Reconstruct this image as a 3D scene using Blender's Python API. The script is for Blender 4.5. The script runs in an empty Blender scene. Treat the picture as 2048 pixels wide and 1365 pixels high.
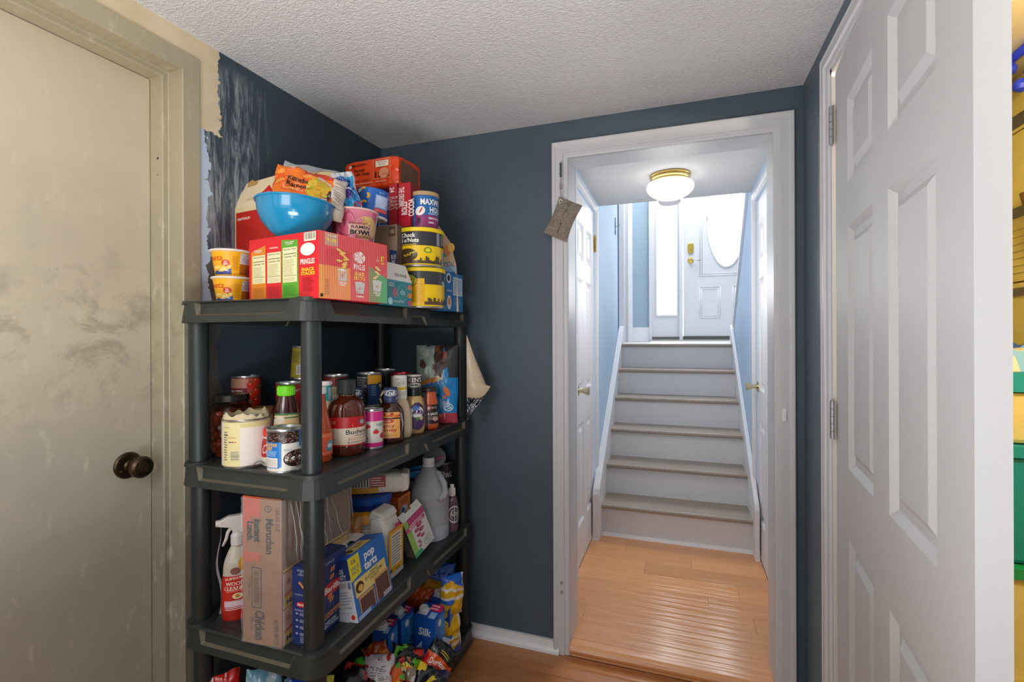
import bpy, bmesh, math, random
from math import sin, cos, pi, radians, sqrt, atan2
from mathutils import Vector, Matrix, noise

SC = bpy.context.scene
COL = SC.collection
random.seed(7)

# ------------------------------------------------------------------ camera
FPX, YAW, ROLL, EYE = 975.36, 0.3327, 0.004, 1.24
cam_d = bpy.data.cameras.new('camera')
cam_d.sensor_width = 36.0
cam_d.lens = FPX / 2048 * 36
cam_d.shift_y = -7.5 / 2048
cam_d.clip_start = 0.01
cam = bpy.data.objects.new('camera', cam_d)
COL.objects.link(cam)
cam.matrix_world = (Matrix.Translation((0, 0, EYE)) @ Matrix.Rotation(YAW, 4, 'Z')
                    @ Matrix.Rotation(pi / 2, 4, 'X') @ Matrix.Rotation(-ROLL, 4, 'Z'))
SC.camera = cam
SC.view_settings.view_transform = 'Standard'
SC.view_settings.look = 'None'
SC.view_settings.gamma = 1
SC.view_settings.use_curve_mapping = False
SC.view_settings.exposure = 0.05

# ------------------------------------------------------------------ world and lights
w = bpy.data.worlds.new('overcast_sky')
SC.world = w
w.use_nodes = True
w.node_tree.nodes['Background'].inputs[0].default_value = (0.93, 0.96, 1.0, 1)
w.node_tree.nodes['Background'].inputs[1].default_value = 8.0


def area(name, loc, size, power, color, rot=(0, 0, 0), sy=None):
    d = bpy.data.lights.new(name, 'AREA')
    d.energy = power
    d.color = color
    d.size = size
    if sy:
        d.shape = 'RECTANGLE'
        d.size_y = sy
    o = bpy.data.objects.new(name, d)
    COL.objects.link(o)
    o.location = loc
    o.rotation_euler = rot
    return o


def point(name, loc, power, color, r=0.06):
    d = bpy.data.lights.new(name, 'POINT')
    d.energy = power
    d.color = color
    d.shadow_soft_size = r
    o = bpy.data.objects.new(name, d)
    COL.objects.link(o)
    o.location = loc
    return o


point('room_fill', (-0.66, -0.18, 1.55), 19, (1.0, 0.98, 0.955), 0.28)  # added fill near the camera; no lamp stands here
area('ceiling_fill', (-0.32, -0.05, 0.62), 0.6, 19, (0.98, 0.99, 1.0), (pi, 0, 0))  # added upward fill that brightens the ceiling, with no fixture behind it
area('rear_fill', (-0.45, -1.36, 1.15), 1.5, 7, (0.95, 0.975, 1.0), (pi / 2, 0, 0), 1.3)  # added fill behind the camera; the rear wall has no window
area('foyer_fill', (0.1, 5.0, 3.55), 1.2, 42, (0.98, 0.99, 1.0))  # added fill under the foyer ceiling, in place of daylight from above
point('hall_bulb', (-0.049, 2.62, 1.50), 6, (1.0, 0.99, 0.97), 0.15)
point('closet_bulb', (0.72, 0.9, 1.9), 36.0, (1.0, 0.90, 0.66), 0.04)


# ------------------------------------------------------------------ helpers
def lin(c):
    c = c / 255
    return c / 12.92 if c <= 0.04045 else ((c + 0.055) / 1.055) ** 2.4


def rgb(h):
    h = h.lstrip('#')
    return tuple(lin(int(h[i:i + 2], 16)) for i in (0, 2, 4)) + (1,)


_M = {}


def M(hexc, rough=0.5, metal=0.0, var=0.05, scale=30, bump=0.0, bscale=200, trans=0.0, alpha=1.0, emit=0, coat=0, ior=1.45, spec=0.5):
    key = (hexc, rough, metal, var, scale, bump, bscale, trans, alpha, emit, coat, spec)
    if key in _M:
        return _M[key]
    m = bpy.data.materials.new('paint_' + hexc.lstrip('#'))
    m.use_nodes = True
    nt = m.node_tree
    b = nt.nodes['Principled BSDF']
    c = rgb(hexc)
    b.inputs['Roughness'].default_value = rough
    b.inputs['Metallic'].default_value = metal
    b.inputs['Specular IOR Level'].default_value = spec
    b.inputs['Base Color'].default_value = c
    if var or bump:
        tc = nt.nodes.new('ShaderNodeTexCoord')
    if var:
        n = nt.nodes.new('ShaderNodeTexNoise')
        n.inputs['Scale'].default_value = scale
        n.inputs['Detail'].default_value = 3
        nt.links.new(tc.outputs['Object'], n.inputs['Vector'])
        mx = nt.nodes.new('ShaderNodeMix')
        mx.data_type = 'RGBA'
        mx.inputs[6].default_value = tuple(x * (1 - var) for x in c[:3]) + (1,)
        mx.inputs[7].default_value = tuple(min(1, x * (1 + var)) for x in c[:3]) + (1,)
        nt.links.new(n.outputs['Fac'], mx.inputs[0])
        nt.links.new(mx.outputs[2], b.inputs['Base Color'])
    if bump:
        n2 = nt.nodes.new('ShaderNodeTexNoise')
        n2.inputs['Scale'].default_value = bscale
        n2.inputs['Detail'].default_value = 3
        nt.links.new(tc.outputs['Object'], n2.inputs['Vector'])
        bp = nt.nodes.new('ShaderNodeBump')
        bp.inputs['Strength'].default_value = bump
        bp.inputs['Distance'].default_value = 0.003
        nt.links.new(n2.outputs['Fac'], bp.inputs['Height'])
        nt.links.new(bp.outputs['Normal'], b.inputs['Normal'])
    if trans:
        b.inputs['Transmission Weight'].default_value = trans
        b.inputs['IOR'].default_value = ior
    if alpha < 1:
        b.inputs['Alpha'].default_value = alpha
    if coat:
        b.inputs['Coat Weight'].default_value = coat
    if emit:
        b.inputs['Emission Color'].default_value = c
        b.inputs['Emission Strength'].default_value = emit
    _M[key] = m
    return m


class MB:
    """collects geometry of ONE mesh object"""

    def __init__(s):
        s.v, s.f, s.mi, s.sm, s.mats = [], [], [], [], []

    def m(s, mat):
        if mat not in s.mats:
            s.mats.append(mat)
        return s.mats.index(mat)

    def add(s, vs, fs, mat, smooth=False):
        o = len(s.v)
        k = s.m(mat)
        s.v += [tuple(p) for p in vs]
        for f in fs:
            s.f.append([o + i for i in f])
            s.mi.append(k)
            s.sm.append(smooth)
        return s

    def quad(s, a, b, c, d, mat):
        return s.add([a, b, c, d], [(0, 1, 2, 3)], mat)

    def box(s, x0, y0, z0, x1, y1, z1, mat, faces=None):
        vs = [(x, y, z) for z in (z0, z1) for y in (y0, y1) for x in (x0, x1)]
        fs = {'bottom': (0, 2, 3, 1), 'top': (4, 5, 7, 6), 'front': (0, 1, 5, 4), 'right': (1, 3, 7, 5), 'back': (3, 2, 6, 7), 'left': (2, 0, 4, 6)}
        for k, f in fs.items():
            s.add([vs[i] for i in f], [(0, 1, 2, 3)], (faces or {}).get(k, mat))
        return s

    def prism(s, pts, y0, y1, mat, axis='y'):
        """polygon in a plane, extruded along the axis"""
        def P(a, b, t):
            return {'y': (a, t, b), 'x': (t, a, b), 'z': (a, b, t)}[axis]
        n = len(pts)
        vs = [P(a, b, y0) for a, b in pts] + [P(a, b, y1) for a, b in pts]
        fs = [tuple(range(n)), tuple(range(2 * n - 1, n - 1, -1))] + [(i, i + n, (i + 1) % n + n, (i + 1) % n) for i in range(n)]
        return s.add(vs, fs, mat)

    def lathe(s, prof, mat, n=28, c=(0, 0, 0), axis='z', mats=None, sx=1, sy=1):
        vs, fs = [], []
        for r, z in prof:
            for i in range(n):
                a = 2 * pi * i / n
                p = (r * cos(a) * sx, r * sin(a) * sy, z)
                if axis == 'y':
                    p = (p[0], -z, p[1])
                elif axis == 'x':
                    p = (z, p[0], p[1])
                vs.append((p[0] + c[0], p[1] + c[1], p[2] + c[2]))
        for j in range(len(prof) - 1):
            mm = (mats[j] if mats else mat) or mat
            o = j * n
            s.add([vs[o + i] for i in range(2 * n)], [(i, (i + 1) % n, n + (i + 1) % n, n + i) for i in range(n)], mm, True)
        if prof[0][0] > 1e-5:
            s.add(vs[:n], [tuple(range(n - 1, -1, -1))], (mats[0] if mats else mat) or mat)
        if prof[-1][0] > 1e-5:
            s.add(vs[-n:], [tuple(range(n))], (mats[-1] if mats else mat) or mat)
        return s

    def tube(s, pts, r, mat, n=8):
        pts = [Vector(p) for p in pts]
        vs, fs = [], []
        rr = r if isinstance(r, (list, tuple)) else [r] * len(pts)
        for i, p in enumerate(pts):
            t = (pts[min(i + 1, len(pts) - 1)] - pts[max(i - 1, 0)]).normalized()
            u = t.cross(Vector((0, 0, 1)))
            if u.length < 1e-3:
                u = t.cross(Vector((1, 0, 0)))
            u.normalize()
            q = t.cross(u)
            for k in range(n):
                a = 2 * pi * k / n
                vs.append(p + (u * cos(a) + q * sin(a)) * rr[i])
        for i in range(len(pts) - 1):
            for k in range(n):
                fs.append((i * n + k, i * n + (k + 1) % n, (i + 1) * n + (k + 1) % n, (i + 1) * n + k))
        fs += [tuple(range(n - 1, -1, -1)), tuple((len(pts) - 1) * n + k for k in range(n))]
        return s.add(vs, fs, mat, True)

    def grid(s, fn, nu, nv, mat=None, pat=None, smooth=True):
        vs = [fn(i / nu, j / nv) for j in range(nv + 1) for i in range(nu + 1)]
        o = len(s.v)
        s.v += [tuple(p) for p in vs]
        for j in range(nv):
            for i in range(nu):
                a = o + j * (nu + 1) + i
                s.f.append([a, a + 1, a + nu + 2, a + nu + 1])
                s.mi.append(s.m(pat((i + .5) / nu, (j + .5) / nv) if pat else mat))
                s.sm.append(smooth)
        return s

    def build(s, name, parent=None, loc=None, rotz=None, rot=None, bev=0, seg=2, kind=None, label=None, auto=None):
        me = bpy.data.meshes.new(name)
        me.from_pydata(s.v, [], s.f)
        for mt in s.mats:
            me.materials.append(mt)
        me.polygons.foreach_set('material_index', s.mi)
        me.polygons.foreach_set('use_smooth', s.sm)
        me.update()
        o = bpy.data.objects.new(name, me)
        COL.objects.link(o)
        if parent:
            o.parent = parent
        if loc:
            o.location = loc
        if rotz is not None:
            o.rotation_euler = (0, 0, rotz)
        if rot is not None:
            o.rotation_euler = rot
        if bev:
            b = o.modifiers.new('bevel', 'BEVEL')
            b.width = bev
            b.segments = seg
            b.limit_method = 'ANGLE'
            b.angle_limit = radians(40)
        if kind:
            o['kind'] = kind
        if label:
            o['label'] = label
        return o


def empty(name, loc=(0, 0, 0), rotz=0, label=None, cat=None, group=None, kind=None, rot=None):
    o = bpy.data.objects.new(name, None)
    COL.objects.link(o)
    o.location = loc
    o.rotation_euler = rot if rot else (0, 0, rotz)
    o.empty_display_size = 0.05
    if label:
        o['label'] = label
    if cat:
        o['category'] = cat
    if group:
        o['group'] = group
    if kind:
        o['kind'] = kind
    return o


def tag(o, label, cat, group=None):
    o['label'] = label
    o['category'] = cat
    if group:
        o['group'] = group
    return o


def struct(o):
    o['kind'] = 'structure'
    return o


def at(u, F):
    """plan position at photo column u and distance F along the view"""
    r = (u - 1024) / FPX * F
    return (r * cos(YAW) - F * sin(YAW), r * sin(YAW) + F * cos(YAW))


def face_cam(x, y):
    return atan2(-x, y)


# ---- printed artwork laid on real faces
class Flat:
    def __init__(s, o, du, dv, n):
        s.o, s.du, s.dv, s.n = Vector(o), Vector(du), Vector(dv), Vector(n)
        s.W, s.H = s.du.length, s.dv.length
        s.cell = 9

    def P(s, u, v, off):
        return s.o + s.du * u + s.dv * v + s.n * off


class Cyl:
    """label round a turned body; u runs left to right through angles a0..a1, 0 = front (-y)"""

    def __init__(s, rf, z0, z1, a0, a1, sx=1, sy=1):
        s.rf = rf if callable(rf) else (lambda z: rf)
        s.z0, s.z1, s.a0, s.a1, s.sx, s.sy = z0, z1, radians(a0), radians(a1), sx, sy
        s.W = s.rf((z0 + z1) / 2) * (s.a1 - s.a0)
        s.H = z1 - z0
        s.cell = 0.004

    def P(s, u, v, off):
        a = s.a0 + (s.a1 - s.a0) * u
        z = s.z0 + (s.z1 - s.z0) * v
        r = s.rf(z) + off
        return Vector((r * sin(a) * s.sx, -r * cos(a) * s.sy, z))


_T = {}


def text_mesh(s, bold):
    k = (s, bold)
    if k not in _T:
        c = bpy.data.curves.new('t', 'FONT')
        c.body = s
        c.resolution_u = 2
        c.offset = bold
        c.space_line = 0.9
        c.align_x = 'CENTER'
        o = bpy.data.objects.new('t', c)
        me = o.to_mesh()
        vs = [(v.co.x, v.co.y) for v in me.vertices]
        fs = [tuple(p.vertices) for p in me.polygons]
        o.to_mesh_clear()
        bpy.data.objects.remove(o)
        bpy.data.curves.remove(c)
        _T[k] = (vs, fs)
    return _T[k]


class Art:
    def __init__(s, surf, mb=None, rough=0.45, off=0.0003):
        s.S, s.mb, s.k, s.rough = surf, mb or MB(), off, rough

    def mat(s, h):
        return M(h, s.rough, var=0) if isinstance(h, str) else h

    def rect(s, u0, v0, u1, v1, h):
        S = s.S
        s.k += 0.00005
        nu = max(1, min(getattr(S, 'cap', 60), int(abs(u1 - u0) * S.W / S.cell)))
        nv = max(1, min(60, int(abs(v1 - v0) * S.H / (S.cell * 2)))) if S.cell < 1 else 1
        vs = [S.P(u0 + (u1 - u0) * i / nu, v0 + (v1 - v0) * j / nv, s.k) for j in range(nv + 1) for i in range(nu + 1)]
        fs = [(j * (nu + 1) + i, j * (nu + 1) + i + 1, (j + 1) * (nu + 1) + i + 1, (j + 1) * (nu + 1) + i) for j in range(nv) for i in range(nu)]
        s.mb.add(vs, fs, s.mat(h), S.cell < 1)
        return s

    def poly(s, pts, h):
        s.k += 0.00005
        s.mb.add([s.S.P(u, v, s.k) for u, v in pts], [tuple(range(len(pts)))], s.mat(h))
        return s

    def ell(s, u, v, ru, rv, h, n=20, rot=0):
        """ru in fractions of width; rv in fractions of height"""
        s.k += 0.00005
        W, H = s.S.W, s.S.H
        c = s.S.P(u, v, s.k)
        vs = [c]
        for rad in (.55, 1.0):
            for i in range(n):
                a = 2 * pi * i / n
                x, y = ru * W * cos(a) * rad, rv * H * sin(a) * rad
                x, y = x * cos(rot) - y * sin(rot), x * sin(rot) + y * cos(rot)
                vs.append(s.S.P(u + x / W, v + y / H, s.k))
        fs = [(0, 1 + i, 1 + (i + 1) % n) for i in range(n)]
        fs += [(1 + i, 1 + n + i, 1 + n + (i + 1) % n, 1 + (i + 1) % n) for i in range(n)]
        s.mb.add(vs, fs, s.mat(h))
        return s

    def text(s, t, u, v, h, col, w=None, rot=0, bold=0.0, shear=0):
        """centred at u, v; h = letter height as a fraction of the face height; w = width fraction to fit"""
        vs, fs = text_mesh(t, bold)
        if not vs:
            return s
        s.k += 0.00005
        W, H = s.S.W, s.S.H
        xs = [a for a, b in vs]
        ys = [b for a, b in vs]
        x0, x1, y0, y1 = min(xs), max(xs), min(ys), max(ys)
        nl = t.count('\n') + 1
        sc = h * H / 0.7
        sxx = sc if w is None else (w * (W if abs(sin(rot)) < .7 else H)) / (x1 - x0)
        if w is not None and h is None:
            sc = sxx
        out = []
        for a, b in vs:
            x = (a - (x0 + x1) / 2) * sxx
            y = (b - (y0 + y1) / 2) * sc
            x += y * shear
            x, y = x * cos(rot) - y * sin(rot), x * sin(rot) + y * cos(rot)
            out.append(s.S.P(u + x / W, v + y / H, s.k))
        s.mb.add(out, fs, s.mat(col))
        return s

    def lines(s, u0, v0, u1, v1, n, h, seed=1, thick=.35):
        """rows of print too small to read"""
        s.k += 0.00005
        R = random.Random(seed)
        for i in range(n):
            v = v1 + (v0 - v1) * (i + .5) / n
            t = (v1 - v0) / n * thick / 2
            e = u1 - (u1 - u0) * R.random() * .25
            S = s.S
            nu = max(1, min(24, int(abs(e - u0) * S.W / S.cell)))
            vs = [S.P(u0 + (e - u0) * i2 / nu, vv, s.k) for vv in (v - t, v + t) for i2 in range(nu + 1)]
            s.mb.add(vs, [(k, k + 1, nu + 2 + k, nu + 1 + k) for k in range(nu)], s.mat(h))
        return s

    def bars(s, u0, v0, u1, v1, bg='F0EEE6', fg='202020', horiz=False):
        s.rect(u0, v0, u1, v1, bg)
        R = random.Random(3)
        p = .08
        while p < .9:
            w_ = R.choice((.02, .03, .045))
            if horiz:
                s_ = (u0 + (u1 - u0) * .1, v0 + (v1 - v0) * p, u1 - (u1 - u0) * .1, v0 + (v1 - v0) * (p + w_))
            else:
                s_ = (u0 + (u1 - u0) * p, v0 + (v1 - v0) * .2, u0 + (u1 - u0) * (p + w_), v1 - (v1 - v0) * .08)
            s.rect(*s_, fg)
            s.k -= 0.00005
            p += w_ + R.choice((.025, .04, .05))
        s.k += 0.00005
        return s

    def build(s, parent, name='printed_label'):
        return s.mb.build(name, parent)


def faces_of(wd, dp, ht, x0=0, y0=0, z0=0):
    """printed faces of a carton centred on x, y with its base at z0"""
    a, b = wd / 2, dp / 2
    return {'front': Flat((-a + x0, -b + y0, z0), (wd, 0, 0), (0, 0, ht), (0, -1, 0)),
            'right': Flat((a + x0, -b + y0, z0), (0, dp, 0), (0, 0, ht), (1, 0, 0)),
            'left': Flat((-a + x0, b + y0, z0), (0, -dp, 0), (0, 0, ht), (-1, 0, 0)),
            'top': Flat((-a + x0, -b + y0, z0 + ht), (wd, 0, 0), (0, dp, 0), (0, 0, 1))}

# ------------------------------------------------------------------ setting materials
def nodes_mat(name):
    m = bpy.data.materials.new(name)
    m.use_nodes = True
    nt = m.node_tree
    return m, nt, nt.nodes['Principled BSDF']


def N(nt, typ, **kw):
    n = nt.nodes.new(typ)
    for k, v in kw.items():
        if k.startswith('_'):
            n.inputs[k[1:]].default_value = v
        else:
            setattr(n, k, v)
    return n


def mathn(nt, op, a, b=None, c=None, clamp=False):
    n = nt.nodes.new('ShaderNodeMath')
    n.operation = op
    n.use_clamp = clamp
    for i, x in enumerate((a, b, c)):
        if x is None:
            continue
        if isinstance(x, (int, float)):
            n.inputs[i].default_value = x
        else:
            nt.links.new(x, n.inputs[i])
    return n.outputs[0]


def mixc(nt, f, a, b):
    n = nt.nodes.new('ShaderNodeMix')
    n.data_type = 'RGBA'
    for i, x in ((0, f), (6, a), (7, b)):
        if isinstance(x, (int, float)):
            n.inputs[i].default_value = x
        elif isinstance(x, str):
            n.inputs[i].default_value = rgb(x)
        elif isinstance(x, tuple):
            n.inputs[i].default_value = x
        else:
            nt.links.new(x, n.inputs[i])
    return n.outputs[2]


def noisen(nt, vec, scale, detail=3, rough=.5, dist=0):
    n = nt.nodes.new('ShaderNodeTexNoise')
    n.inputs['Scale'].default_value = scale
    n.inputs['Detail'].default_value = detail
    n.inputs['Roughness'].default_value = rough
    n.inputs['Distortion'].default_value = dist
    nt.links.new(vec, n.inputs['Vector'])
    return n.outputs['Fac']


def mapping(nt, vec, sc=(1, 1, 1), loc=(0, 0, 0)):
    n = nt.nodes.new('ShaderNodeMapping')
    n.inputs['Scale'].default_value = sc
    n.inputs['Location'].default_value = loc
    nt.links.new(vec, n.inputs['Vector'])
    return n.outputs[0]


def bumpn(nt, h, strength, dist, bsdf):
    n = nt.nodes.new('ShaderNodeBump')
    n.inputs['Strength'].default_value = strength
    n.inputs['Distance'].default_value = dist
    nt.links.new(h, n.inputs['Height'])
    nt.links.new(n.outputs[0], bsdf.inputs['Normal'])


def ramp(nt, f, lo, hi):
    n = nt.nodes.new('ShaderNodeMapRange')
    n.inputs['From Min'].default_value = lo
    n.inputs['From Max'].default_value = hi
    nt.links.new(f, n.inputs['Value'])
    return n.outputs[0]


def wall_paint(name, hexc, rough=.6, hi=None):
    m, nt, b = nodes_mat(name)
    tc = N(nt, 'ShaderNodeTexCoord').outputs['Object']
    n1 = noisen(nt, tc, 3, 4, .6)
    c = mixc(nt, ramp(nt, n1, .3, .7), hexc, hi or hexc)
    nt.links.new(c, b.inputs['Base Color'])
    b.inputs['Roughness'].default_value = rough
    bumpn(nt, noisen(nt, tc, 260, 2), .12, .002, b)
    return m


def stucco(name, hexc):
    m, nt, b = nodes_mat(name)
    tc = N(nt, 'ShaderNodeTexCoord').outputs['Object']
    v = mapping(nt, tc, (1.0, 1.5, 1))
    n1 = noisen(nt, v, 120, 3, .55, .5)
    n2 = noisen(nt, v, 210, 2, .5, .3)
    h = mathn(nt, 'ADD', ramp(nt, n1, .38, .68), mathn(nt, 'MULTIPLY', n2, .35))
    b.inputs['Base Color'].default_value = rgb(hexc)
    b.inputs['Roughness'].default_value = .75
    bumpn(nt, h, .6, .0045, b)
    return m


m_wall = wall_paint('slate_blue_paint', '46535f', .55, '4b5966')
m_blue = wall_paint('pale_blue_paint', 'b6d2ec', .55, 'c2d9ee')
m_blue2 = wall_paint('dusty_blue_paint', '98afc0', .55, '9fb4c3')
m_ceil = stucco('stucco_ceiling', 'e2e2e4')
m_ceil2 = stucco('stucco_ceiling_hall', 'd4d4d6')
m_door = M('c4c4c7', .55, var=.015, scale=12, bump=.05, bscale=90)
m_hinge = M('a4a4a8', .4, .6)
m_white = M('d9d9dc', .55, var=.015, scale=12)
m_white2 = M('e6e6e9', .35, var=.015, scale=12)
m_trim = M('cdced2', .4, var=.03, scale=9)
m_brass = M('d2b25a', .22, 1.0, var=.03)
m_nickel = M('b9b6ae', .25, 1.0, var=.03)
m_dark = M('16181a', .6)


def left_wall_mat():
    m, nt, b = nodes_mat('patched_slate_paint')
    tc = N(nt, 'ShaderNodeTexCoord').outputs['Object']
    sep = N(nt, 'ShaderNodeSeparateXYZ')
    nt.links.new(tc, sep.inputs[0])
    x, z = sep.outputs[0], sep.outputs[2]
    wob = noisen(nt, tc, 16, 4, .65)
    wob2 = noisen(nt, tc, 45, 3, .6)
    xe = mathn(nt, 'ADD', x, mathn(nt, 'MULTIPLY', mathn(nt, 'SUBTRACT', wob, .5), .09))
    ze = mathn(nt, 'ADD', z, mathn(nt, 'MULTIPLY', mathn(nt, 'SUBTRACT', wob2, .5), .05))
    putty = mathn(nt, 'MULTIPLY', mathn(nt, 'GREATER_THAN', xe, .795), mathn(nt, 'GREATER_THAN', ze, 1.835))
    putty = mathn(nt, 'MAXIMUM', putty, mathn(nt, 'MULTIPLY', mathn(nt, 'GREATER_THAN', x, .865), mathn(nt, 'GREATER_THAN', z, 1.3)))
    # brushed primer haze left in streaks
    st = noisen(nt, mapping(nt, tc, (22, 22, 2.2)), 1.6, 6, .72, 1.2)
    band = mathn(nt, 'MULTIPLY', ramp(nt, xe, .60, .74), mathn(nt, 'SUBTRACT', 1, ramp(nt, ze, 2.0, 2.06), clamp=True), clamp=True)
    band = mathn(nt, 'MULTIPLY', band, ramp(nt, ze, 1.25, 1.7), clamp=True)
    haze = mathn(nt, 'MULTIPLY', ramp(nt, st, .46, .74), band, clamp=True)
    base = mixc(nt, noisen(nt, tc, 3, 3), '35424e', '3c4956')
    c = mixc(nt, haze, base, 'c9d1d8')
    strip = mathn(nt, 'MULTIPLY', mathn(nt, 'GREATER_THAN', xe, .832), mathn(nt, 'GREATER_THAN', ze, 1.33))
    c = mixc(nt, strip, c, 'b9cde0')
    bare = mathn(nt, 'MULTIPLY', mathn(nt, 'GREATER_THAN', xe, .80), mathn(nt, 'LESS_THAN', ze, 1.5))
    bare = mathn(nt, 'MULTIPLY', bare, mathn(nt, 'SUBTRACT', 1, strip))
    c = mixc(nt, mathn(nt, 'MULTIPLY', bare, .55), c, '6b6152')
    pc = mixc(nt, ramp(nt, noisen(nt, tc, 7, 4, .6), .35, .7), 'e2d2b2', 'cdbb98')
    c = mixc(nt, putty, c, pc)
    nt.links.new(c, b.inputs['Base Color'])
    b.inputs['Roughness'].default_value = .6
    bumpn(nt, noisen(nt, tc, 200, 3), .15, .002, b)
    return m


def right_wall_mat():
    m, nt, b = nodes_mat('slate_paint_with_pale_patch')  # cream patch beside the casing, fading out downwards
    tc = N(nt, 'ShaderNodeTexCoord').outputs['Object']
    sep = N(nt, 'ShaderNodeSeparateXYZ')
    nt.links.new(tc, sep.inputs[0])
    y, z = sep.outputs[1], sep.outputs[2]
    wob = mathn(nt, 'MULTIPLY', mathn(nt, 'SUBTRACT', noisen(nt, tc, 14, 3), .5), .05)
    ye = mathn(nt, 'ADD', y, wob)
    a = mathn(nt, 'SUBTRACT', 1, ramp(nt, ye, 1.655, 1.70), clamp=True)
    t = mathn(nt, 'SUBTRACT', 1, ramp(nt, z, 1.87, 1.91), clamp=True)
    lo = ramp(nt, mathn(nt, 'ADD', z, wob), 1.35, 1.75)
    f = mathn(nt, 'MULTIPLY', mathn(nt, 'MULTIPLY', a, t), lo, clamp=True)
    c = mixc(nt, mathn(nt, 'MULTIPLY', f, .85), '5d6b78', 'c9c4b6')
    nt.links.new(c, b.inputs['Base Color'])
    b.inputs['Roughness'].default_value = .5
    bumpn(nt, noisen(nt, tc, 260, 2), .1, .002, b)
    return m


def steel_mat(name, hi, lo, scale=1.0):
    m, nt, b = nodes_mat(name)
    tc = N(nt, 'ShaderNodeTexCoord').outputs['Object']
    sep = N(nt, 'ShaderNodeSeparateXYZ')
    nt.links.new(tc, sep.inputs[0])
    z = sep.outputs[2]
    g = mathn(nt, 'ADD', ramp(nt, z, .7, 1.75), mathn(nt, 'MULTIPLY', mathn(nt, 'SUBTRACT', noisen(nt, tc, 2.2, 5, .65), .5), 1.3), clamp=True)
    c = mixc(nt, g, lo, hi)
    # scuffed patches, mid height
    p = noisen(nt, tc, 9, 6, .75, .5)
    zz = mathn(nt, 'MULTIPLY', ramp(nt, z, 1.0, 1.15), mathn(nt, 'SUBTRACT', 1, ramp(nt, z, 1.32, 1.5), clamp=True), clamp=True)
    c = mixc(nt, mathn(nt, 'MULTIPLY', mathn(nt, 'MULTIPLY', ramp(nt, p, .50, .62), zz), .5, clamp=True), c, '84806f')
    p2 = noisen(nt, mapping(nt, tc, (1, 1, .35)), 30, 5, .7)
    c = mixc(nt, mathn(nt, 'MULTIPLY', ramp(nt, p2, .58, .72), .55, clamp=True), c, 'd8d0bc')
    p3 = noisen(nt, tc, 60, 4, .8)
    c = mixc(nt, mathn(nt, 'MULTIPLY', ramp(nt, p3, .66, .74), .4, clamp=True), c, '77705f')
    nt.links.new(c, b.inputs['Base Color'])
    b.inputs['Roughness'].default_value = .48
    b.inputs['Metallic'].default_value = .15
    bumpn(nt, noisen(nt, mapping(nt, tc, (1, 1, .2)), 120, 3), .08, .002, b)
    return m


def wood_mat(name, a, bcol, dark, rough=.28, along='x'):
    m, nt, b = nodes_mat(name)
    tc = N(nt, 'ShaderNodeTexCoord').outputs['Object']
    oi = N(nt, 'ShaderNodeObjectInfo').outputs['Random']
    loc = N(nt, 'ShaderNodeVectorMath', operation='ADD')
    nt.links.new(tc, loc.inputs[0])
    cm = N(nt, 'ShaderNodeCombineXYZ')
    nt.links.new(mathn(nt, 'MULTIPLY', oi, 37), cm.inputs[0])
    nt.links.new(mathn(nt, 'MULTIPLY', oi, 11), cm.inputs[1])
    nt.links.new(cm.outputs[0], loc.inputs[1])
    s = (1.2, 16, 16) if along == 'x' else (16, 1.2, 16)
    v = mapping(nt, loc.outputs[0], s)
    g = noisen(nt, v, 3.2, 6, .65, .7)
    c = mixc(nt, ramp(nt, g, .3, .7), a, bcol)
    c = mixc(nt, mathn(nt, 'MULTIPLY', ramp(nt, noisen(nt, v, 9, 5, .7), .56, .75), .45, clamp=True), c, dark)
    hv = nt.nodes.new('ShaderNodeHueSaturation')
    nt.links.new(c, hv.inputs['Color'])
    nt.links.new(mathn(nt, 'ADD', .88, mathn(nt, 'MULTIPLY', oi, .22)), hv.inputs['Value'])
    nt.links.new(hv.outputs[0], b.inputs['Base Color'])
    b.inputs['Roughness'].default_value = rough
    # hand-scraped ripples along the plank
    wv = noisen(nt, mapping(nt, tc, (1.0, 26, 1) if along == 'x' else (26, 1, 1)), 1.6, 2, .5, .2)
    bumpn(nt, wv, .8, .005, b)
    return m


m_lwall = left_wall_mat()
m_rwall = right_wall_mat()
m_steel = steel_mat('worn_beige_steel', 'd0c3a9', 'a8a396')
m_frame = steel_mat('worn_frame_steel', 'b3a98d', '8f8a7b')
m_floor = wood_mat('orange_oak_floor', 'd99866', 'e2a776', 'b27849', .17)
m_floor2 = wood_mat('shaded_oak_floor', 'b27346', 'c08252', '7c4a2a', .2)  # hall oak darkened: the main room's shade is put into its colour
m_tread = wood_mat('worn_grey_tread', 'aca095', '9a8b7d', '70594a', .42)

# ------------------------------------------------------------------ walls, floor, ceiling
YB, XR, H = 1.875, .394, 2.087
LD = Vector((-.025, -1.035, 0)).normalized()
LROT = atan2(LD.y, LD.x)
LO = (-1.265, YB, 0)


def LW(s, d, z=0):
    """point s along the left wall from the back corner, d out into the room"""
    n = Vector((-LD.y, LD.x, 0))
    return Vector(LO) + LD * s + n * d + Vector((0, 0, z))


b = MB()
b.prism([(-.1, 0), (.905, 0), (.905, 1.98), (1.785, 1.98), (1.785, 0), (3.4, 0), (3.4, H + .1), (-.1, H + .1)], -.14, 0, m_lwall, 'y')
struct(b.build('wall_left', loc=LO, rotz=LROT))

b = MB()
b.prism([(-1.45, -.0), (-.425, -.0), (-.425, 1.95), (.315, 1.95), (.315, -.0), (.52, -.0), (.52, H + .1), (-1.45, H + .1)], YB, YB + .115, m_wall, 'y')
struct(b.build('wall_back'))

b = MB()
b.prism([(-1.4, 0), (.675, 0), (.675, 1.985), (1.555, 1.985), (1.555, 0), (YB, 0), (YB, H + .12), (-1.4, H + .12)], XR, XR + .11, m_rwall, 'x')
struct(b.build('wall_right'))

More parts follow.
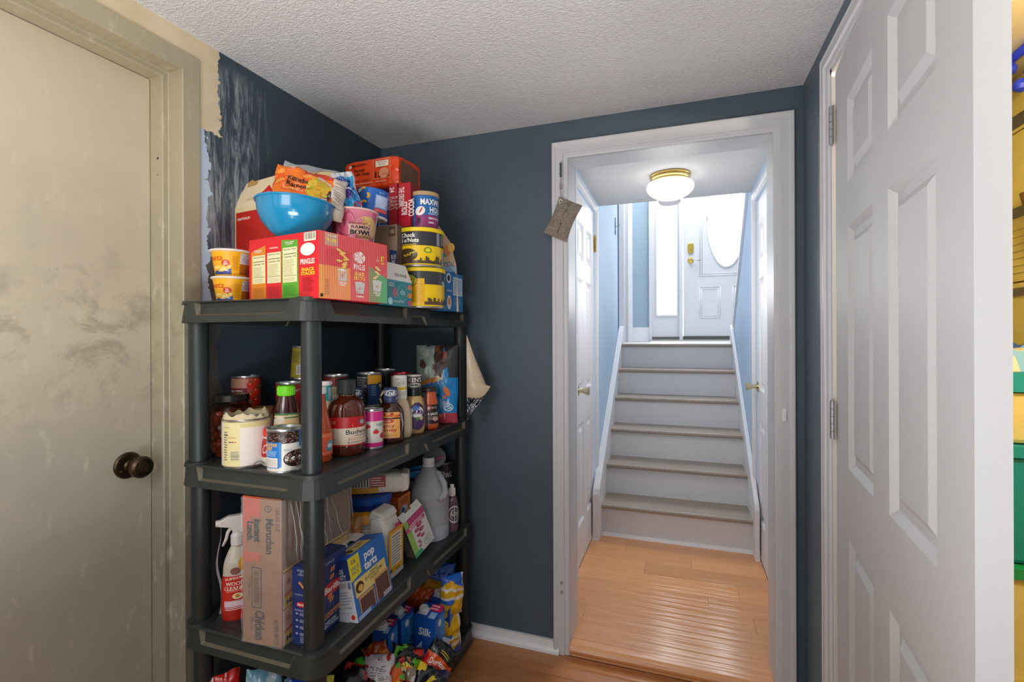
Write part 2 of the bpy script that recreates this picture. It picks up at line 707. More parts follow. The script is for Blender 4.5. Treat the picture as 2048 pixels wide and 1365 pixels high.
b = MB()
b.box(-1.55, -1.52, -.1, .6, -1.42, H + .1, wall_paint('pale_rear_paint', 'c9c8c4'))
struct(b.build('wall_rear'))
b = MB()
b.box(-1.55, -1.5, H, .6, 1.99, H + .12, m_ceil)
struct(b.build('ceiling'))
b = MB()
b.box(-.62, 1.99, H, .52, 3.17, H + .26, m_ceil2)
struct(b.build('ceiling'))

b = MB()
b.box(-1.5, -1.45, -.12, .6, 1.9, -.012, m_dark)
main_floor = struct(b.build('floor'))
R = random.Random(4)
ys = 1.862
while ys > -1.4:
    x = -1.33 - R.random() * .5
    while x < .5:
        L = R.choice((.62, .9, 1.15))
        xa, xb = max(x, -1.32), min(x + L, .5)
        if xb - xa > .03:
            p = MB()
            p.box(-(xb - xa) / 2 + .0006, -.0615, -.006, (xb - xa) / 2 - .0006, .0615, .006, m_floor2)
            p.build('plank', main_floor, loc=((xa + xb) / 2, ys - .0625, -.006), bev=.0008, seg=1)
        x += L
    ys -= .125

PZ = .043
b = MB()
b.box(-.62, 1.94, -.12, .52, 3.03, PZ - .012, m_dark)
hall_floor = struct(b.build('floor'))
seams = {1: [-.40], 2: [.286], 3: [.113], 5: [-.178], 4: [.25], 6: [.05], 7: [-.3], 8: [.2]}
yy = [1.912, 2.037, 2.163, 2.290, 2.418, 2.547, 2.675, 2.80, 2.925, 3.03]
for i in range(len(yy) - 1):
    xs = [-.50] + seams.get(i, []) + [.40]
    for a_, b_ in zip(xs, xs[1:]):
        p = MB()
        hw, hd = (b_ - a_) / 2 - .0005, (yy[i + 1] - yy[i]) / 2 - .0005
        p.box(-hw, -hd, -.006, hw, hd, .006, m_floor)
        p.build('plank', hall_floor, loc=((a_ + b_) / 2, (yy[i] + yy[i + 1]) / 2, PZ - .006), bev=.0008, seg=1)
# rounded nosing where the hall floor steps down
b = MB()
prof = [(1.912, .0), (1.912, PZ + .001), (1.872, PZ + .001), (1.858, PZ - .004), (1.851, PZ - .013), (1.853, PZ - .024), (1.862, PZ - .030), (1.862, .0)]
b.prism([(y, z) for y, z in prof], -.412, .302, m_floor, 'x')
b.build('step_nosing', hall_floor, bev=.003)

b = MB()
b.box(-1.262, YB - .011, 0, -.474, YB, .046, m_white2)
b.prism([(YB - .028, 0), (YB - .011, 0), (YB - .011, .024), (YB - .018, .022), (YB - .026, .012)], -1.262, -.452, m_white2, 'x')
struct(b.build('baseboard_back', bev=.002))


# ------------------------------------------------------------------ casings
def casing_strip(mb, a, c, width, depth_dir, flat, mat, thick=.019):
    """moulded casing: wide flat band, raised outer bead and a stepped inner bead"""
    pass


def doorway_trim(name, x0, x1, ztop, y, wd, mat=None, z0=0.0, ydir=-1):
    """mitred moulded casing round an opening in a wall facing -y"""
    mat = mat or m_trim
    b = MB()
    # profile across the casing: distance from the opening, thickness
    prof = [(0, .0), (0, .010), (.006, .013), (wd * .25, .013), (wd * .30, .019), (wd * .72, .017), (wd * .78, .021), (wd * .95, .021), (wd, .015), (wd, 0)]
    n = len(prof)
    path = [(x0, z0, -1, 0), (x0, ztop, -1, 1), (x1, ztop, 1, 1), (x1, z0, 1, 0)]
    vs = []
    for px, pz, dx, dz in path:
        for d, t in prof:
            vs.append((px + dx * d, y + ydir * t, pz + dz * d))
    fs = []
    for k in range(3):
        for j in range(n - 1):
            fs.append((k * n + j, k * n + j + 1, (k + 1) * n + j + 1, (k + 1) * n + j))
    fs += [tuple(range(n - 1, -1, -1)), tuple(3 * n + j for j in range(n))]
    b.add(vs, fs, mat)
    return b


b = doorway_trim('c', -.412, .302, 1.938, YB, .064)
for s_ in (-1, 1):      # jamb boards and stop
    xo = -.425 if s_ < 0 else .302
    b.box(xo, YB - .002, 0 if s_ else 0, xo + .013, YB + .13, 1.938, m_trim)
b.box(-.425, YB - .002, 1.938, .315, YB + .13, 1.951, m_trim)
trim = struct(b.build('trim_1', bev=.0012, seg=1))
for z in (.287, .251):   # catch screws left on the left casing
    c = MB()
    c.lathe([(.004, -.003), (.0045, .008), (.003, .011)], m_nickel, 10, axis='y')
    c.lathe([(.0028, .008), (.0028, .018), (.001, .020)], m_nickel, 8, axis='y')
    c.build('screw_eye', trim, loc=(-.44, YB - .018, z))
c = MB()
c.box(-.006, -.004, -.022, .006, 0, .022, m_white2)
c.box(-.003, -.008, -.012, .005, -.004, .004, m_white2)
c.build('strike_plate', trim, loc=(.330, YB - .019, .975), bev=.001)


# ------------------------------------------------------------------ six-panel doors
def panel_door(name, wd, ht, th, cols, rows, mat, both=False):
    """leaf in the x-z plane with its face at y=0 and body towards +y; every moulded panel a mesh of its own"""
    root = empty(name)
    root['kind'] = 'structure'
    xs = sorted({0, wd} | {c for p in cols for c in p})
    zs = sorted({0, ht} | {c for p in rows for c in p})
    b = MB()
    holes = {(a, c) for a in cols for c in rows}
    for i in range(len(xs) - 1):
        for j in range(len(zs) - 1):
            hole = any(a[0] <= xs[i] < a[1] and c[0] <= zs[j] < c[1] for a, c in holes)
            if not hole:
                b.quad((xs[i], 0, zs[j]), (xs[i + 1], 0, zs[j]), (xs[i + 1], 0, zs[j + 1]), (xs[i], 0, zs[j + 1]), mat)
    b.quad((0, th, 0), (0, 0, 0), (0, 0, ht), (0, th, ht), mat)
    b.quad((wd, 0, 0), (wd, th, 0), (wd, th, ht), (wd, 0, ht), mat)
    b.quad((wd, th, 0), (0, th, 0), (0, th, ht), (wd, th, ht), mat)
    b.quad((0, 0, ht), (wd, 0, ht), (wd, th, ht), (0, th, ht), mat)
    b.quad((0, th, 0), (wd, th, 0), (wd, 0, 0), (0, 0, 0), mat)
    leaf = b.build('leaf', root)
    for a, c in holes:
        p = MB()
        rings = [(0, 0), (.004, .003), (.010, .0075), (.014, .011), (.030, .011), (.044, .0035), (.046, .003)]
        pts = []
        for ins, dep in rings:
            x0, x1, z0, z1 = a[0] + ins, a[1] - ins, c[0] + ins, c[1] - ins
            pts += [(x0, dep, z0), (x1, dep, z0), (x1, dep, z1), (x0, dep, z1)]
        fs = []
        for k in range(len(rings) - 1):
            for q in range(4):
                fs.append((k * 4 + q, k * 4 + (q + 1) % 4, k * 4 + 4 + (q + 1) % 4, k * 4 + 4 + q))
        k = (len(rings) - 1) * 4
        fs.append((k, k + 1, k + 2, k + 3))
        p.add(pts, fs, mat)
        p.build('panel', root)
    return root, leaf


def knob(parent, loc, rot, mat, name='door_knob', s=1.0):
    b = MB()
    b.lathe([(.033 * s, 0), (.033 * s, .003), (.030 * s, .007), (.014 * s, .010), (.011 * s, .014), (.011 * s, .030), (.015 * s, .034), (.023 * s, .040), (.027 * s, .050),
             (.0265 * s, .060), (.022 * s, .066), (.012 * s, .068), (.006 * s, .066), (0, .066)], mat, 28, axis='y')
    o = b.build(name, parent, loc=loc, rotz=rot)
    return o


def tulip_knob(parent, loc, rot, mat):
    b = MB()
    b.lathe([(.030, 0), (.030, .003), (.022, .008), (.011, .011), (.010, .020), (.012, .030), (.018, .043), (.024, .056), (.024, .060), (.019, .061), (0, .061)], mat, 24, axis='y')
    return b.build('door_knob', parent, loc=loc, rotz=rot)


def hinge(parent, loc, rot, mat, hh=.09, name='hinge'):
    b = MB()
    n = 5
    for k in range(n):
        z0 = -hh / 2 + hh / n * k
        b.lathe([(.0062, z0 + .0006), (.0062, z0 + hh / n - .0006)], mat, 12, c=(0, -.004, 0))
    b.lathe([(.0045, hh / 2), (.0050, hh / 2 + .004), (0, hh / 2 + .006)], mat, 10, c=(0, -.004, 0))
    b.box(-.016, -.001, -hh / 2, -.004, .001, hh / 2, mat)
    b.box(.004, -.001, -hh / 2, .016, .001, hh / 2, mat)
    return b.build(name, parent, loc=loc, rotz=rot)


# right-hand door, hinged near the back corner and standing 5 degrees ajar
cols = [(.141, .365), (.469, .691)]
rows = [(.115, .735), (.905, 1.490), (1.595, 1.80)]
th5 = radians(5)
# local x runs from the hinge towards the camera; local -y faces the room
rz = atan2(-cos(th5), -sin(th5))
door4, leaf4 = panel_door('door_4', .804, 1.928, .034, cols, rows, m_door)
# the leaf's face must look to -x (the room): with x along the leaf towards the camera, the room side is local -y
door4.location = (.3945 - .012 * sin(th5), 1.526 - .012 * cos(th5), .014)
door4.rotation_euler = (0, 0, rz)
hinge(door4, (-.004, -.005, 1.79), 0, m_hinge, .10)
hinge(door4, (-.004, -.005, .2), 0, m_hinge, .10)
hinge(door4, (-.004, -.005, 1.0), 0, m_hinge, .10)

# casing of that door, on the right wall
b = MB()
wd = .055
prof = [(0, .0), (0, .010), (wd * .25, .012), (wd * .32, .018), (wd * .75, .016), (wd * .82, .019), (wd, .014), (wd, 0)]
n = len(prof)
path = [(1.548, 0, 1, 0), (1.548, 1.967, 1, 1), (.683, 1.967, -1, 1), (.683, 0, -1, 0)]
vs = [(XR - t, py + dy * d, pz + dz * d) for py, pz, dy, dz in path for d, t in prof]
fs = [(k * n + j, (k + 1) * n + j, (k + 1) * n + j + 1, k * n + j + 1) for k in range(3) for j in range(n - 1)]
b.add(vs, fs, m_trim)
b.box(XR - .004, 1.536, 0, XR + .112, 1.556, 1.967, m_trim)
b.box(XR - .004, .675, 0, XR + .112, .687, 1.967, m_trim)
b.box(XR - .004, .675, 1.955, XR + .112, 1.556, 1.986, m_trim)
struct(b.build('trim_2', bev=.001, seg=1))

# left steel door in its welded frame
fr = empty('door_1', LO, LROT)
fr['kind'] = 'structure'
b = MB()


def frame_ring(mb, pts, s0, s1, zt, mat):
    """profile (inset from opening edge, depth) swept round the opening s0..s1"""
    n = len(pts)
    path = [(s0, 0, 1, 0), (s0, zt, 1, -1), (s1, zt, -1, -1), (s1, 0, -1, 0)]
    vs = [(ps + ds * i, d, pz + dz * i) for ps, pz, ds, dz in path for i, d in pts]
    fs = [(k * n + j, k * n + j + 1, (k + 1) * n + j + 1, (k + 1) * n + j) for k in range(3) for j in range(n - 1)]
    mb.add(vs, fs, mat)


frame_ring(b, [(-.05, -.004), (-.05, .004), (-.047, .008), (0, .008), (.002, .006), (.002, -.046), (.004, -.048), (.016, -.048), (.019, -.050), (.019, -.14)], .910, 1.778, 1.977, m_frame)
fo = b.build('frame', fr)
b = MB()
b.box(.931, -.14, .01, 1.757, -.096, 1.956, m_steel)
lf = b.build('leaf', fr, bev=.0015)
for (z_, r_) in ((1.735, .0035), (1.69, .0015)):
    c = MB()
    c.lathe([(r_, 0), (r_ * .9, .0006), (0, .0007)], m_dark, 10, axis='x')
    c.build('screw_hole', fr, loc=(.9292, -.066, z_))
knob(fr, (.990, -.096, .905), pi, M('4a3c2e', .28, .9, var=.12, scale=60), s=1.05)
kc = MB()
kc.lathe([(.012, 0), (.011, .003), (.006, .0035), (0, .0025)], M('5d4736', .3, .9), 18, axis='y')
kc.box(-.004, -.0045, -.0008, .004, -.002, .0008, m_dark)
kc.build('key_cylinder', fr, loc=(.990, -.096 + .066, .905), rotz=pi)
kc = MB()
kc.lathe([(.004, 0), (.0035, .002), (0, .0022)], m_nickel, 10, axis='y')
kc.build('rose_screw', fr, loc=(1.010, -.0885, .893), rotz=pi)
b = MB()
b.box(.95, -.1, -.002, 1.78, .0, .012, m_frame)
b.build('threshold', fr)

# ------------------------------------------------------------------ stairs hall
XL2, XR2 = -.495, .395
b = MB()
b.prism([(1.99, 0), (2.402, 0), (2.402, 2.008), (3.003, 2.008), (3.003, 0), (4.143, 0), (4.143, 3.55), (3.17, 3.55), (3.17, 2.3), (1.99, 2.3)], XL2 - .1, XL2, m_blue, 'x')
struct(b.build('wall_hall_left'))
b = MB()
b.prism([(1.99, 0), (2.402, 0), (2.402, 1.988), (3.013, 1.988), (3.013, 0), (4.16, 0), (4.16, 1.315), (3.34, 2.10), (3.17, 2.26), (1.99, 2.26)], XR2, XR2 + .1, m_blue, 'x')
wr = struct(b.build('wall_hall_right'))
# sloping white cap of the upper flight along the wall's cut edge
b = MB()
sl = Vector((0, 3.17 - 4.17, 2.27 - 1.31)).normalized()
nn = Vector((0, sl.z, -sl.y))


def slanted(mb, off0, off1, x0, x1, mat, a=(4.17, 1.31), bnd=(3.15, 2.29)):
    dn = Vector((0, -(bnd[1] - a[1]), bnd[0] - a[0])).normalized() * -1
    A, B = Vector((0, a[0], a[1])), Vector((0, bnd[0], bnd[1]))
    pts = [(p.y, p.z) for p in (A + dn * off0, B + dn * off0, B + dn * off1, A + dn * off1)]
    mb.prism(pts, x0, x1, mat, 'x')


slanted(b, -.005, .030, XR2 - .012, XR2 + .11, m_white2)
struct(b.build('trim_3', bev=.002))
b = MB()
slanted(b, .060, .085, XR2 + .06, XR2 + .095, m_trim)
rail = b.build('stair_handrail', bev=.004)
tag(rail, 'white sloping handrail of the upper flight, right of the front door', 'handrail')
for t_ in (.25, .42, .60):
    y_, z_ = 4.17 + (3.15 - 4.17) * t_, 1.31 + (2.29 - 1.31) * t_
    c = MB()
    c.tube([(XR2 + .07, y_, z_ + .02), (XR2 + .045, y_, z_ + .06), (XR2 + .055, y_, z_ + .10)], .006, M('6f6f70', .4, .6), 8)
    c.build('bracket', rail)

# stairs
RISE, RUN, Y1 = .19, .2217, 2.943
st = empty('staircase', (-.04, Y1, PZ), 0, 'white-painted staircase with six worn grey treads climbing to the front door', 'stairs')
SX0, SX1 = -.455, .372
for k in range(6):
    yb_ = RUN * k + .026
    b = MB()
    b.box(SX0 + .04, yb_, RISE * k, SX1 + .04, yb_ + .015, RISE * (k + 1) - .024, m_white)
    b.build('riser', st)
    b = MB()
    y_end = yb_ + RUN + .015 if k < 5 else yb_ + .12
    b.prism([(0.006, RISE * (k + 1)), (y_end, RISE * (k + 1)), (y_end, RISE * (k + 1) - .024), (.006 + RUN * 0, RISE * (k + 1) - .024), (0, RISE * (k + 1) - .018), (0, RISE * (k + 1) - .006)]
            if k == 0 else
            [(RUN * k + .006, RISE * (k + 1)), (y_end, RISE * (k + 1)), (y_end, RISE * (k + 1) - .024), (RUN * k + .006, RISE * (k + 1) - .024), (RUN * k, RISE * (k + 1) - .018), (RUN * k, RISE * (k + 1) - .006)],
            SX0 + .04, SX1 + .04, m_tread, 'x')
    b.build('tread', st, bev=.004, label='worn grey-brown wooden tread')
b = MB()
b.prism([(.012, 0), (.026, 0), (.026, .018), (.018, .018)], SX0 + .04, SX1 + .04, m_white2, 'x')
b.build('shoe_moulding', st)
for nm, xa, xb in (('l', XL2 + .0415, SX0 + .042), ('r', SX1 + .038, XR2 + .0385)):
    b = MB()
    top = lambda y: .282 + (y + .06) * .69
    b.prism([(-.075, 0), (1.15, 0), (1.28, 1.14), (1.28, 1.29), (1.20, 1.235), (-.06, .30), (-.075, .27)], xa, xb, m_white2, 'x')
    b.build('skirt_board', st, bev=.003)

# foyer: landing, front wall, front door, sidelight
LZ = 1.183
b = MB()
b.box(-1.6, 4.08, LZ - .2, 1.5, 6.0, LZ - .004, M('e3e3e5', .4))
struct(b.build('floor'))
YF = 5.9
b = MB()
x_sl0, x_sl1 = -.255, -.04      # sidelight glass
b.box(-1.6, YF, LZ - .1, -.335, YF + .12, 3.6, m_blue2)
b.box(.97, YF, LZ - .1, 1.6, YF + .12, 3.6, m_blue2)
b.box(-.335, YF, 3.30, .97, YF + .12, 3.6, m_blue2)
struct(b.build('wall_front'))
b = MB()
b.box(1.5, 3.05, LZ - .1, 1.6, YF, 3.6, m_blue2)
struct(b.build('wall_foyer_right'))
b = MB()
b.box(-1.6, 3.1, LZ - .1, -1.5, YF, 3.6, m_blue2)
struct(b.build('wall_foyer_left'))
b = MB()
b.box(-1.6, 3.17, 3.6, 1.6, 6.02, 3.7, m_ceil2)
struct(b.build('ceiling'))
b = MB()
b.box(-1.6, 3.05, 2.33, 1.6, 3.17, 3.7, m_blue2)
struct(b.build('wall_stairwell'))
b = MB()
b.box(-1.6, 4.0, LZ - .2, -.595, 4.08, 3.6, m_blue2)
struct(b.build('wall_foyer_back'))
b = MB()
b.prism([(4.25, 1.0), (4.25, 1.26), (3.05, 2.36), (3.05, 2.1)], .496, 1.6, m_white2, 'x')
struct(b.build('wall_stair_flight'))
b = MB()
b.box(-.60, YF - .03, LZ, -.335, YF, 1.35, m_white2)
struct(b.build('baseboard_front', bev=.004))
b = MB()      # closet casing at the left of the foyer
b.box(-.655, YF - .30, LZ, -.60, YF - .1, 3.3, m_trim)
b.box(-.60, YF - .10, LZ, -.528, YF - .0, 3.3, m_white2)
b.box(-.572, YF - .125, LZ, -.548, YF - .1, 3.3, m_white2)
struct(b.build('trim_4', bev=.004))
b = MB()      # frame of door and sidelight
b.box(-.342, YF - .05, LZ, -.312, YF + .05, 3.32, m_white)
b.box(-.012, YF - .06, LZ, .026, YF + .05, 3.32, m_white)
b.box(.935, YF - .05, LZ, .975, YF + .05, 3.32, m_white)
b.box(-.342, YF - .05, 3.28, .975, YF + .05, 3.34, m_white)
b.box(-.335, YF - .1, LZ, .97, YF + .05, LZ + .022, M('b9b7b2', .4))
b.box(-.312, YF - .03, LZ + .022, -.012, YF + .06, LZ + .056, M('6a6a6c', .6))
b.box(.026, YF - .03, LZ + .022, .94, YF + .06, LZ + .062, M('5d5856', .6))
struct(b.build('trim_5', bev=.003))
m_glass = M('ffffff', .1, var=0, alpha=.12)
b = MB()      # sidelight
b.box(-.312, YF - .02, LZ + .055, x_sl0, YF + .02, 3.28, m_white)
b.box(x_sl1, YF - .02, LZ + .055, -.012, YF + .02, 3.28, m_white)
b.box(x_sl0, YF - .02, LZ + .055, x_sl1, YF + .02, 1.49, m_white)
b.box(x_sl0, YF - .02, 3.12, x_sl1, YF + .02, 3.28, m_white)
w1 = struct(b.build('window_1', bev=.004))
b = MB()
for xa, xb, za, zb in ((x_sl0 - .016, x_sl0, 1.474, 3.13), (x_sl1, x_sl1 + .016, 1.474, 3.13), (x_sl0, x_sl1, 1.474, 1.49)):
    b.box(xa, YF - .030, za, xb, YF - .018, zb, m_white)
b.build('glazing_bead', w1, bev=.003)
b = MB()
b.box(x_sl0, YF - .003, 1.49, x_sl1, YF + .003, 3.12, m_glass)
b.build('pane', w1)
# front door with oval light
d5 = empty('door_5', (.034, YF - .02, LZ + .055))
d5['kind'] = 'structure'
DW, DH = .90, 2.04
ocx, ocz, orx, orz = .45, 1.30, .195, .525
b = MB()
n = 48
outer, inner = [], []
# slab as a sheet with an oval hole: radial strips out to the rectangle
x0, x1, z0, z1 = .17, .73, .70, 1.93
for k in range(n):
    a = 2 * pi * k / n
    inner.append((ocx + orx * cos(a), ocz + orz * sin(a)))
    t = min((x1 - ocx) / abs(cos(a)) if abs(cos(a)) > 1e-6 else 9, ((z1 - ocz) if sin(a) > 0 else (ocz - z0)) / abs(sin(a)) if abs(sin(a)) > 1e-6 else 9)
    outer.append((ocx + cos(a) * t, ocz + sin(a) * t))
# corners snapped in
for cx_, cz_ in ((x0, z0), (x1, z0), (x1, z1), (x0, z1)):
    k = min(range(n), key=lambda q: (outer[q][0] - cx_) ** 2 + (outer[q][1] - cz_) ** 2)
    outer[k] = (cx_, cz_)
for y_ in (0, .04):
    vs = [(x, y_, z) for x, z in outer] + [(x, y_, z) for x, z in inner]
    b.add(vs, [(k, (k + 1) % n, n + (k + 1) % n, n + k) for k in range(n)], m_white)
    for xa, xb, za, zb in ((0, x0, 0, DH), (x1, DW, 0, DH), (x0, x1, 0, z0), (x0, x1, z1, DH)):
        b.quad((xa, y_, za), (xb, y_, za), (xb, y_, zb), (xa, y_, zb), m_white)
b.add([(x, 0, z) for x, z in inner] + [(x, .04, z) for x, z in inner], [(k, (k + 1) % n, n + (k + 1) % n, n + k) for k in range(n)], m_white)
b.quad((0, 0, 0), (0, .04, 0), (0, .04, DH), (0, 0, DH), m_white)
b.quad((DW, 0, 0), (DW, .04, 0), (DW, .04, DH), (DW, 0, DH), m_white)
b.quad((0, 0, 0), (DW, 0, 0), (DW, .04, 0), (0, .04, 0), m_white)
b.build('leaf', d5)
b = MB()      # oval ring and embossed mouldings
ring = [(ocx + orx * cos(2 * pi * k / 64), -.004, ocz + orz * sin(2 * pi * k / 64)) for k in range(65)]
b.tube(ring, .012, m_white2, 8)
b.build('oval_moulding', d5)


def emboss(x0, x1, z0, z1, name='panel_moulding'):
    b = MB()
    for ins, r in ((0, .006), (.022, .005)):
        p = [(x0 + ins, -.001, z0 + ins), (x1 - ins, -.001, z0 + ins), (x1 - ins, -.001, z1 - ins), (x0 + ins, -.001, z1 - ins)]
        for q in range(4):
            b.tube([p[q], p[(q + 1) % 4]], r, m_white2, 6)
    return b.build(name, d5)


emboss(.175, .725, .685, 1.92)
emboss(.172, .385, .215, .56)
emboss(.515, .728, .215, .56)
b = MB()
vs = [(ocx, .02, ocz)] + [(ocx + orx * cos(2 * pi * k / 48), .02, ocz + orz * sin(2 * pi * k / 48)) for k in range(48)]
b.add(vs, [(0, 1 + k, 1 + (k + 1) % 48) for k in range(48)], m_glass)
b.build('oval_pane', d5)
b = MB()
cam_c = M('9a9a9a', .4, .5)
b.tube([(ocx, .014, ocz - orz), (ocx, .014, ocz - orz + .05)], .0022, cam_c, 5)
for s_ in (-1, 1):
    b.tube([(ocx, .014, ocz - orz + .045), (ocx + s_ * .05, .014, ocz - orz + .075), (ocx + s_ * .10, .014, ocz - orz + .15)], .0016, cam_c, 5)
b.build('leaded_came', d5)
m_gold = M('e3c35c', .3, .85, var=.04)
b = MB()
b.prism([(-.032, -.03), (-.02, -.055), (.02, -.055), (.032, -.03), (.032, .04), (.02, .058), (-.02, .058), (-.032, .04)], -.018, 0, m_gold, 'y')
b.lathe([(.020, .018), (.018, .026), (0, .027)], m_gold, 18, axis='y')
b.box(-.004, -.036, -.014, .004, -.026, .014, m_gold)
b.build('deadbolt', d5, loc=(.078, 0, 1.000), bev=.003)
b = MB()
b.lathe([(.033, 0), (.033, .006), (.026, .012), (.012, .015), (.011, .04), (.013, .05), (0, .052)], m_gold, 20, axis='y')
b.tube([(0, -.045, 0), (.03, -.047, .004), (.065, -.046, -.004), (.10, -.045, -.012)], [.008, .007, .006, .005], m_nickel, 8)
b.build('lever_handle', d5, loc=(.078, 0, .863))

# doors in the hall's side walls
cols2, rows2 = [(.085, .255), (.335, .505)], [(.20, .73), (.90, 1.50), (1.60, 1.80)]
for nm, xw, sgn, ya, yb_, zt in (('door_2', XL2, 1, 2.405, 3.000, 2.005), ('door_3', XR2, -1, 2.405, 3.010, 1.985)):
    root, leaf = panel_door(nm, .59, zt - .055, .03, cols2, rows2, m_white2)
    if sgn > 0:      # left wall, face to +x: local -y must point to +x
        root.rotation_euler = (0, 0, pi / 2)
        root.location = (xw - .006, ya, .05)
        # local x runs along +y
        tulip_knob(root, (.065, 0, .915), 0, M('cfc7a4', .18, 1.0, var=.03))
        hinge(root, (.595, -.003, 1.76), 0, m_brass, .10)
        hinge(root, (.595, -.003, .18), 0, m_nickel, .09)
    else:
        root.rotation_euler = (0, 0, -pi / 2)
        root.location = (xw + .006, yb_, .05)
        tulip_knob(root, (.055, 0, .915), 0, M('cfc7a4', .18, 1.0, var=.03))
        hinge(root, (.588, -.003, 1.70), 0, m_white, .09)
        hinge(root, (.588, -.003, .18), 0, m_nickel, .09)
    b = MB()
    t = .014 * sgn
    cw = .045
    pr = [(0, 0), (0, .010), (cw * .3, .010), (cw * .4, .015), (cw, .013), (cw, 0)]
    n = len(pr)
    path = [(ya - .003, .045, -1, 0), (ya - .003, zt + .004, -1, 1), (yb_ + .004, zt + .004, 1, 1), (yb_ + .004, .045, 1, 0)]
    vs = [(xw + sgn * tt, py + dy * d, pz + dz * d) for py, pz, dy, dz in path for d, tt in pr]
    b.add(vs, [(k * n + j, k * n + j + 1, (k + 1) * n + j + 1, (k + 1) * n + j) for k in range(3) for j in range(n - 1)], m_white2)
    struct(b.build('trim_6' if sgn > 0 else 'trim_7'))
b = MB()
b.box(XL2, 1.992, PZ, XL2 + .012, 2.355, PZ + .085, m_white2)
struct(b.build('baseboard_hall_left', bev=.002))
b = MB()
b.tube([(XL2 + .004, 3.98, 2.20), (XL2 + .004, 3.98, 2.06)], .004, m_blue2, 6)
b.tube([(XL2, 3.98, 2.13), (XL2 + .03, 3.98, 2.125), (XL2 + .04, 3.98, 2.14)], .003, m_blue2, 6)
tag(b.build('wall_hook'), 'small painted hook on the pale blue wall beside the stairs', 'hook')

# ceiling light
lx, ly = -.049, 2.685
t = empty('ceiling_light', (lx, ly, H), 0, 'frosted dome ceiling light with brass collar in the hall', 'ceiling light')
b = MB()
b.lathe([(.10, 0), (.104, -.004), (.104, -.010), (.097, -.013), (.100, -.017), (.100, -.023), (.094, -.028), (.096, -.032), (.096, -.036), (.085, -.038)], M('d9c07c', .25, .9, var=.02), 40)
b.build('brass_collar', t)
m, nt, bs = nodes_mat('lit_frosted_glass')
bs.inputs['Base Color'].default_value = (1, 1, 1, 1)
bs.inputs['Roughness'].default_value = .3
bs.inputs['Emission Color'].default_value = (1, .98, .95, 1)
nv = noisen(nt, N(nt, 'ShaderNodeTexCoord').outputs['Object'], 25, 2)
nt.links.new(mathn(nt, 'ADD', 2.2, mathn(nt, 'MULTIPLY', nv, 1.6)), bs.inputs['Emission Strength'])
m_dome = m
b = MB()
b.lathe([(.085, -.036), (.110, -.044), (.118, -.056), (.119, -.070), (.112, -.085), (.095, -.102), (.068, -.118), (.035, -.127), (.0, -.129)], m_dome, 40)
o = b.build('glass_dome', t)
o.visible_shadow = True
b = MB()
b.lathe([(.058, 0), (.064, -.008), (.064, -.034), (.056, -.046), (.0, -.048)], m_white, 28)
tag(b.build('smoke_detector', loc=(-.060, 3.09, H)), 'round white smoke detector behind the ceiling light', 'smoke detector')

# ------------------------------------------------------------------ closet seen past the right-hand door
m_cl = M('d9bf78', .6, var=.08, scale=8)
b = MB()
b.box(1.0, .1, 0, 1.08, 2.55, 2.2, m_cl)
struct(b.build('wall_closet_back'))
b = MB()
b.box(XR + .11, 2.45, 0, 1.0, 2.55, 2.2, m_cl)
b.box(XR + .11, .0, 0, 1.08, .1, 2.2, m_cl)
struct(b.build('wall_closet_end'))
b = MB()
b.box(XR + .112, .1, 2.15, 1.0, 2.45, 2.2, M('c9b27a', .8, var=.1, bump=.5, bscale=120))
struct(b.build('ceiling'))
b = MB()
b.box(XR + .11, .1, -.1, 1.0, 2.45, 0, M('8a6a45', .5))
struct(b.build('floor'))
t = empty('strapped_board_panel', (.999, 1.95, 0), 0, 'yellow wooden boards with grey metal straps standing at the back of the closet', 'wooden panel')
m_yb = M('dcc063', .5, var=.12, scale=14)
m_strap = M('6d675c', .45, .6, var=.2, scale=60)
for k, (za, zb) in enumerate(((.98, 1.20), (1.205, 1.40), (1.405, 1.60), (1.605, 1.86), (1.865, 2.02))):
    b = MB()
    b.box(-.022, -.45, za, -.002, .35, zb, m_yb)
    b.build('board', t, bev=.003)
for za, zb in ((1.875, 1.915), (1.60, 1.632), (1.36, 1.385)):
    b = MB()
    b.box(-.025, -.45, za, -.022, .35, zb, m_strap)
    for q in range(5):
        b.lathe([(.004, 0), (.003, .003), (0, .004)], m_brass, 8, c=(-.025, 0, 0)) if False else b.box(-.028, -.40 + q * .16, (za + zb) / 2 - .004, -.025, -.392 + q * .16, (za + zb) / 2 + .004, m_brass)
    b.build('metal_strap', t)
b = MB()
for q in range(7):
    b.box(-.0235, -.40, 1.43 + q * .022, -.022, .3, 1.431 + q * .022, M('a98a34', .6))
b.build('ruled_card', t)
b = MB()
b.box(.72, 1.5, 2.045, .998, 2.4, 2.062, M('d8c9a8', .5))
tag(b.build('closet_shelf', bev=.002), 'narrow pale shelf board just under the closet ceiling', 'shelf')
b = MB()
for q in range(9):
    a = q * .7
    b.lathe([(.001, -.02), (.016, -.012), (.020, 0), (.014, .014), (.001, .02)], M('2434b4', .35, var=.2), 10, c=(.90 + .02 * cos(a), 1.70 + q * .028, 2.006 - .03 * (q % 3) - .006))
b.tube([(.90, 1.68, 2.031), (.90, 1.96, 2.031)], .012, M('2434b4', .35), 8)
tag(b.build('garland'), 'shiny blue garland hanging from the closet shelf', 'garland')
b = MB()
b.tube([(.96, 1.86, 1.66), (.955, 1.64, 1.160)], .0085, M('6b4a1f', .5), 8)
tag(b.build('wooden_rod'), 'thin brown rod leaning against the yellow boards in the closet', 'rod')


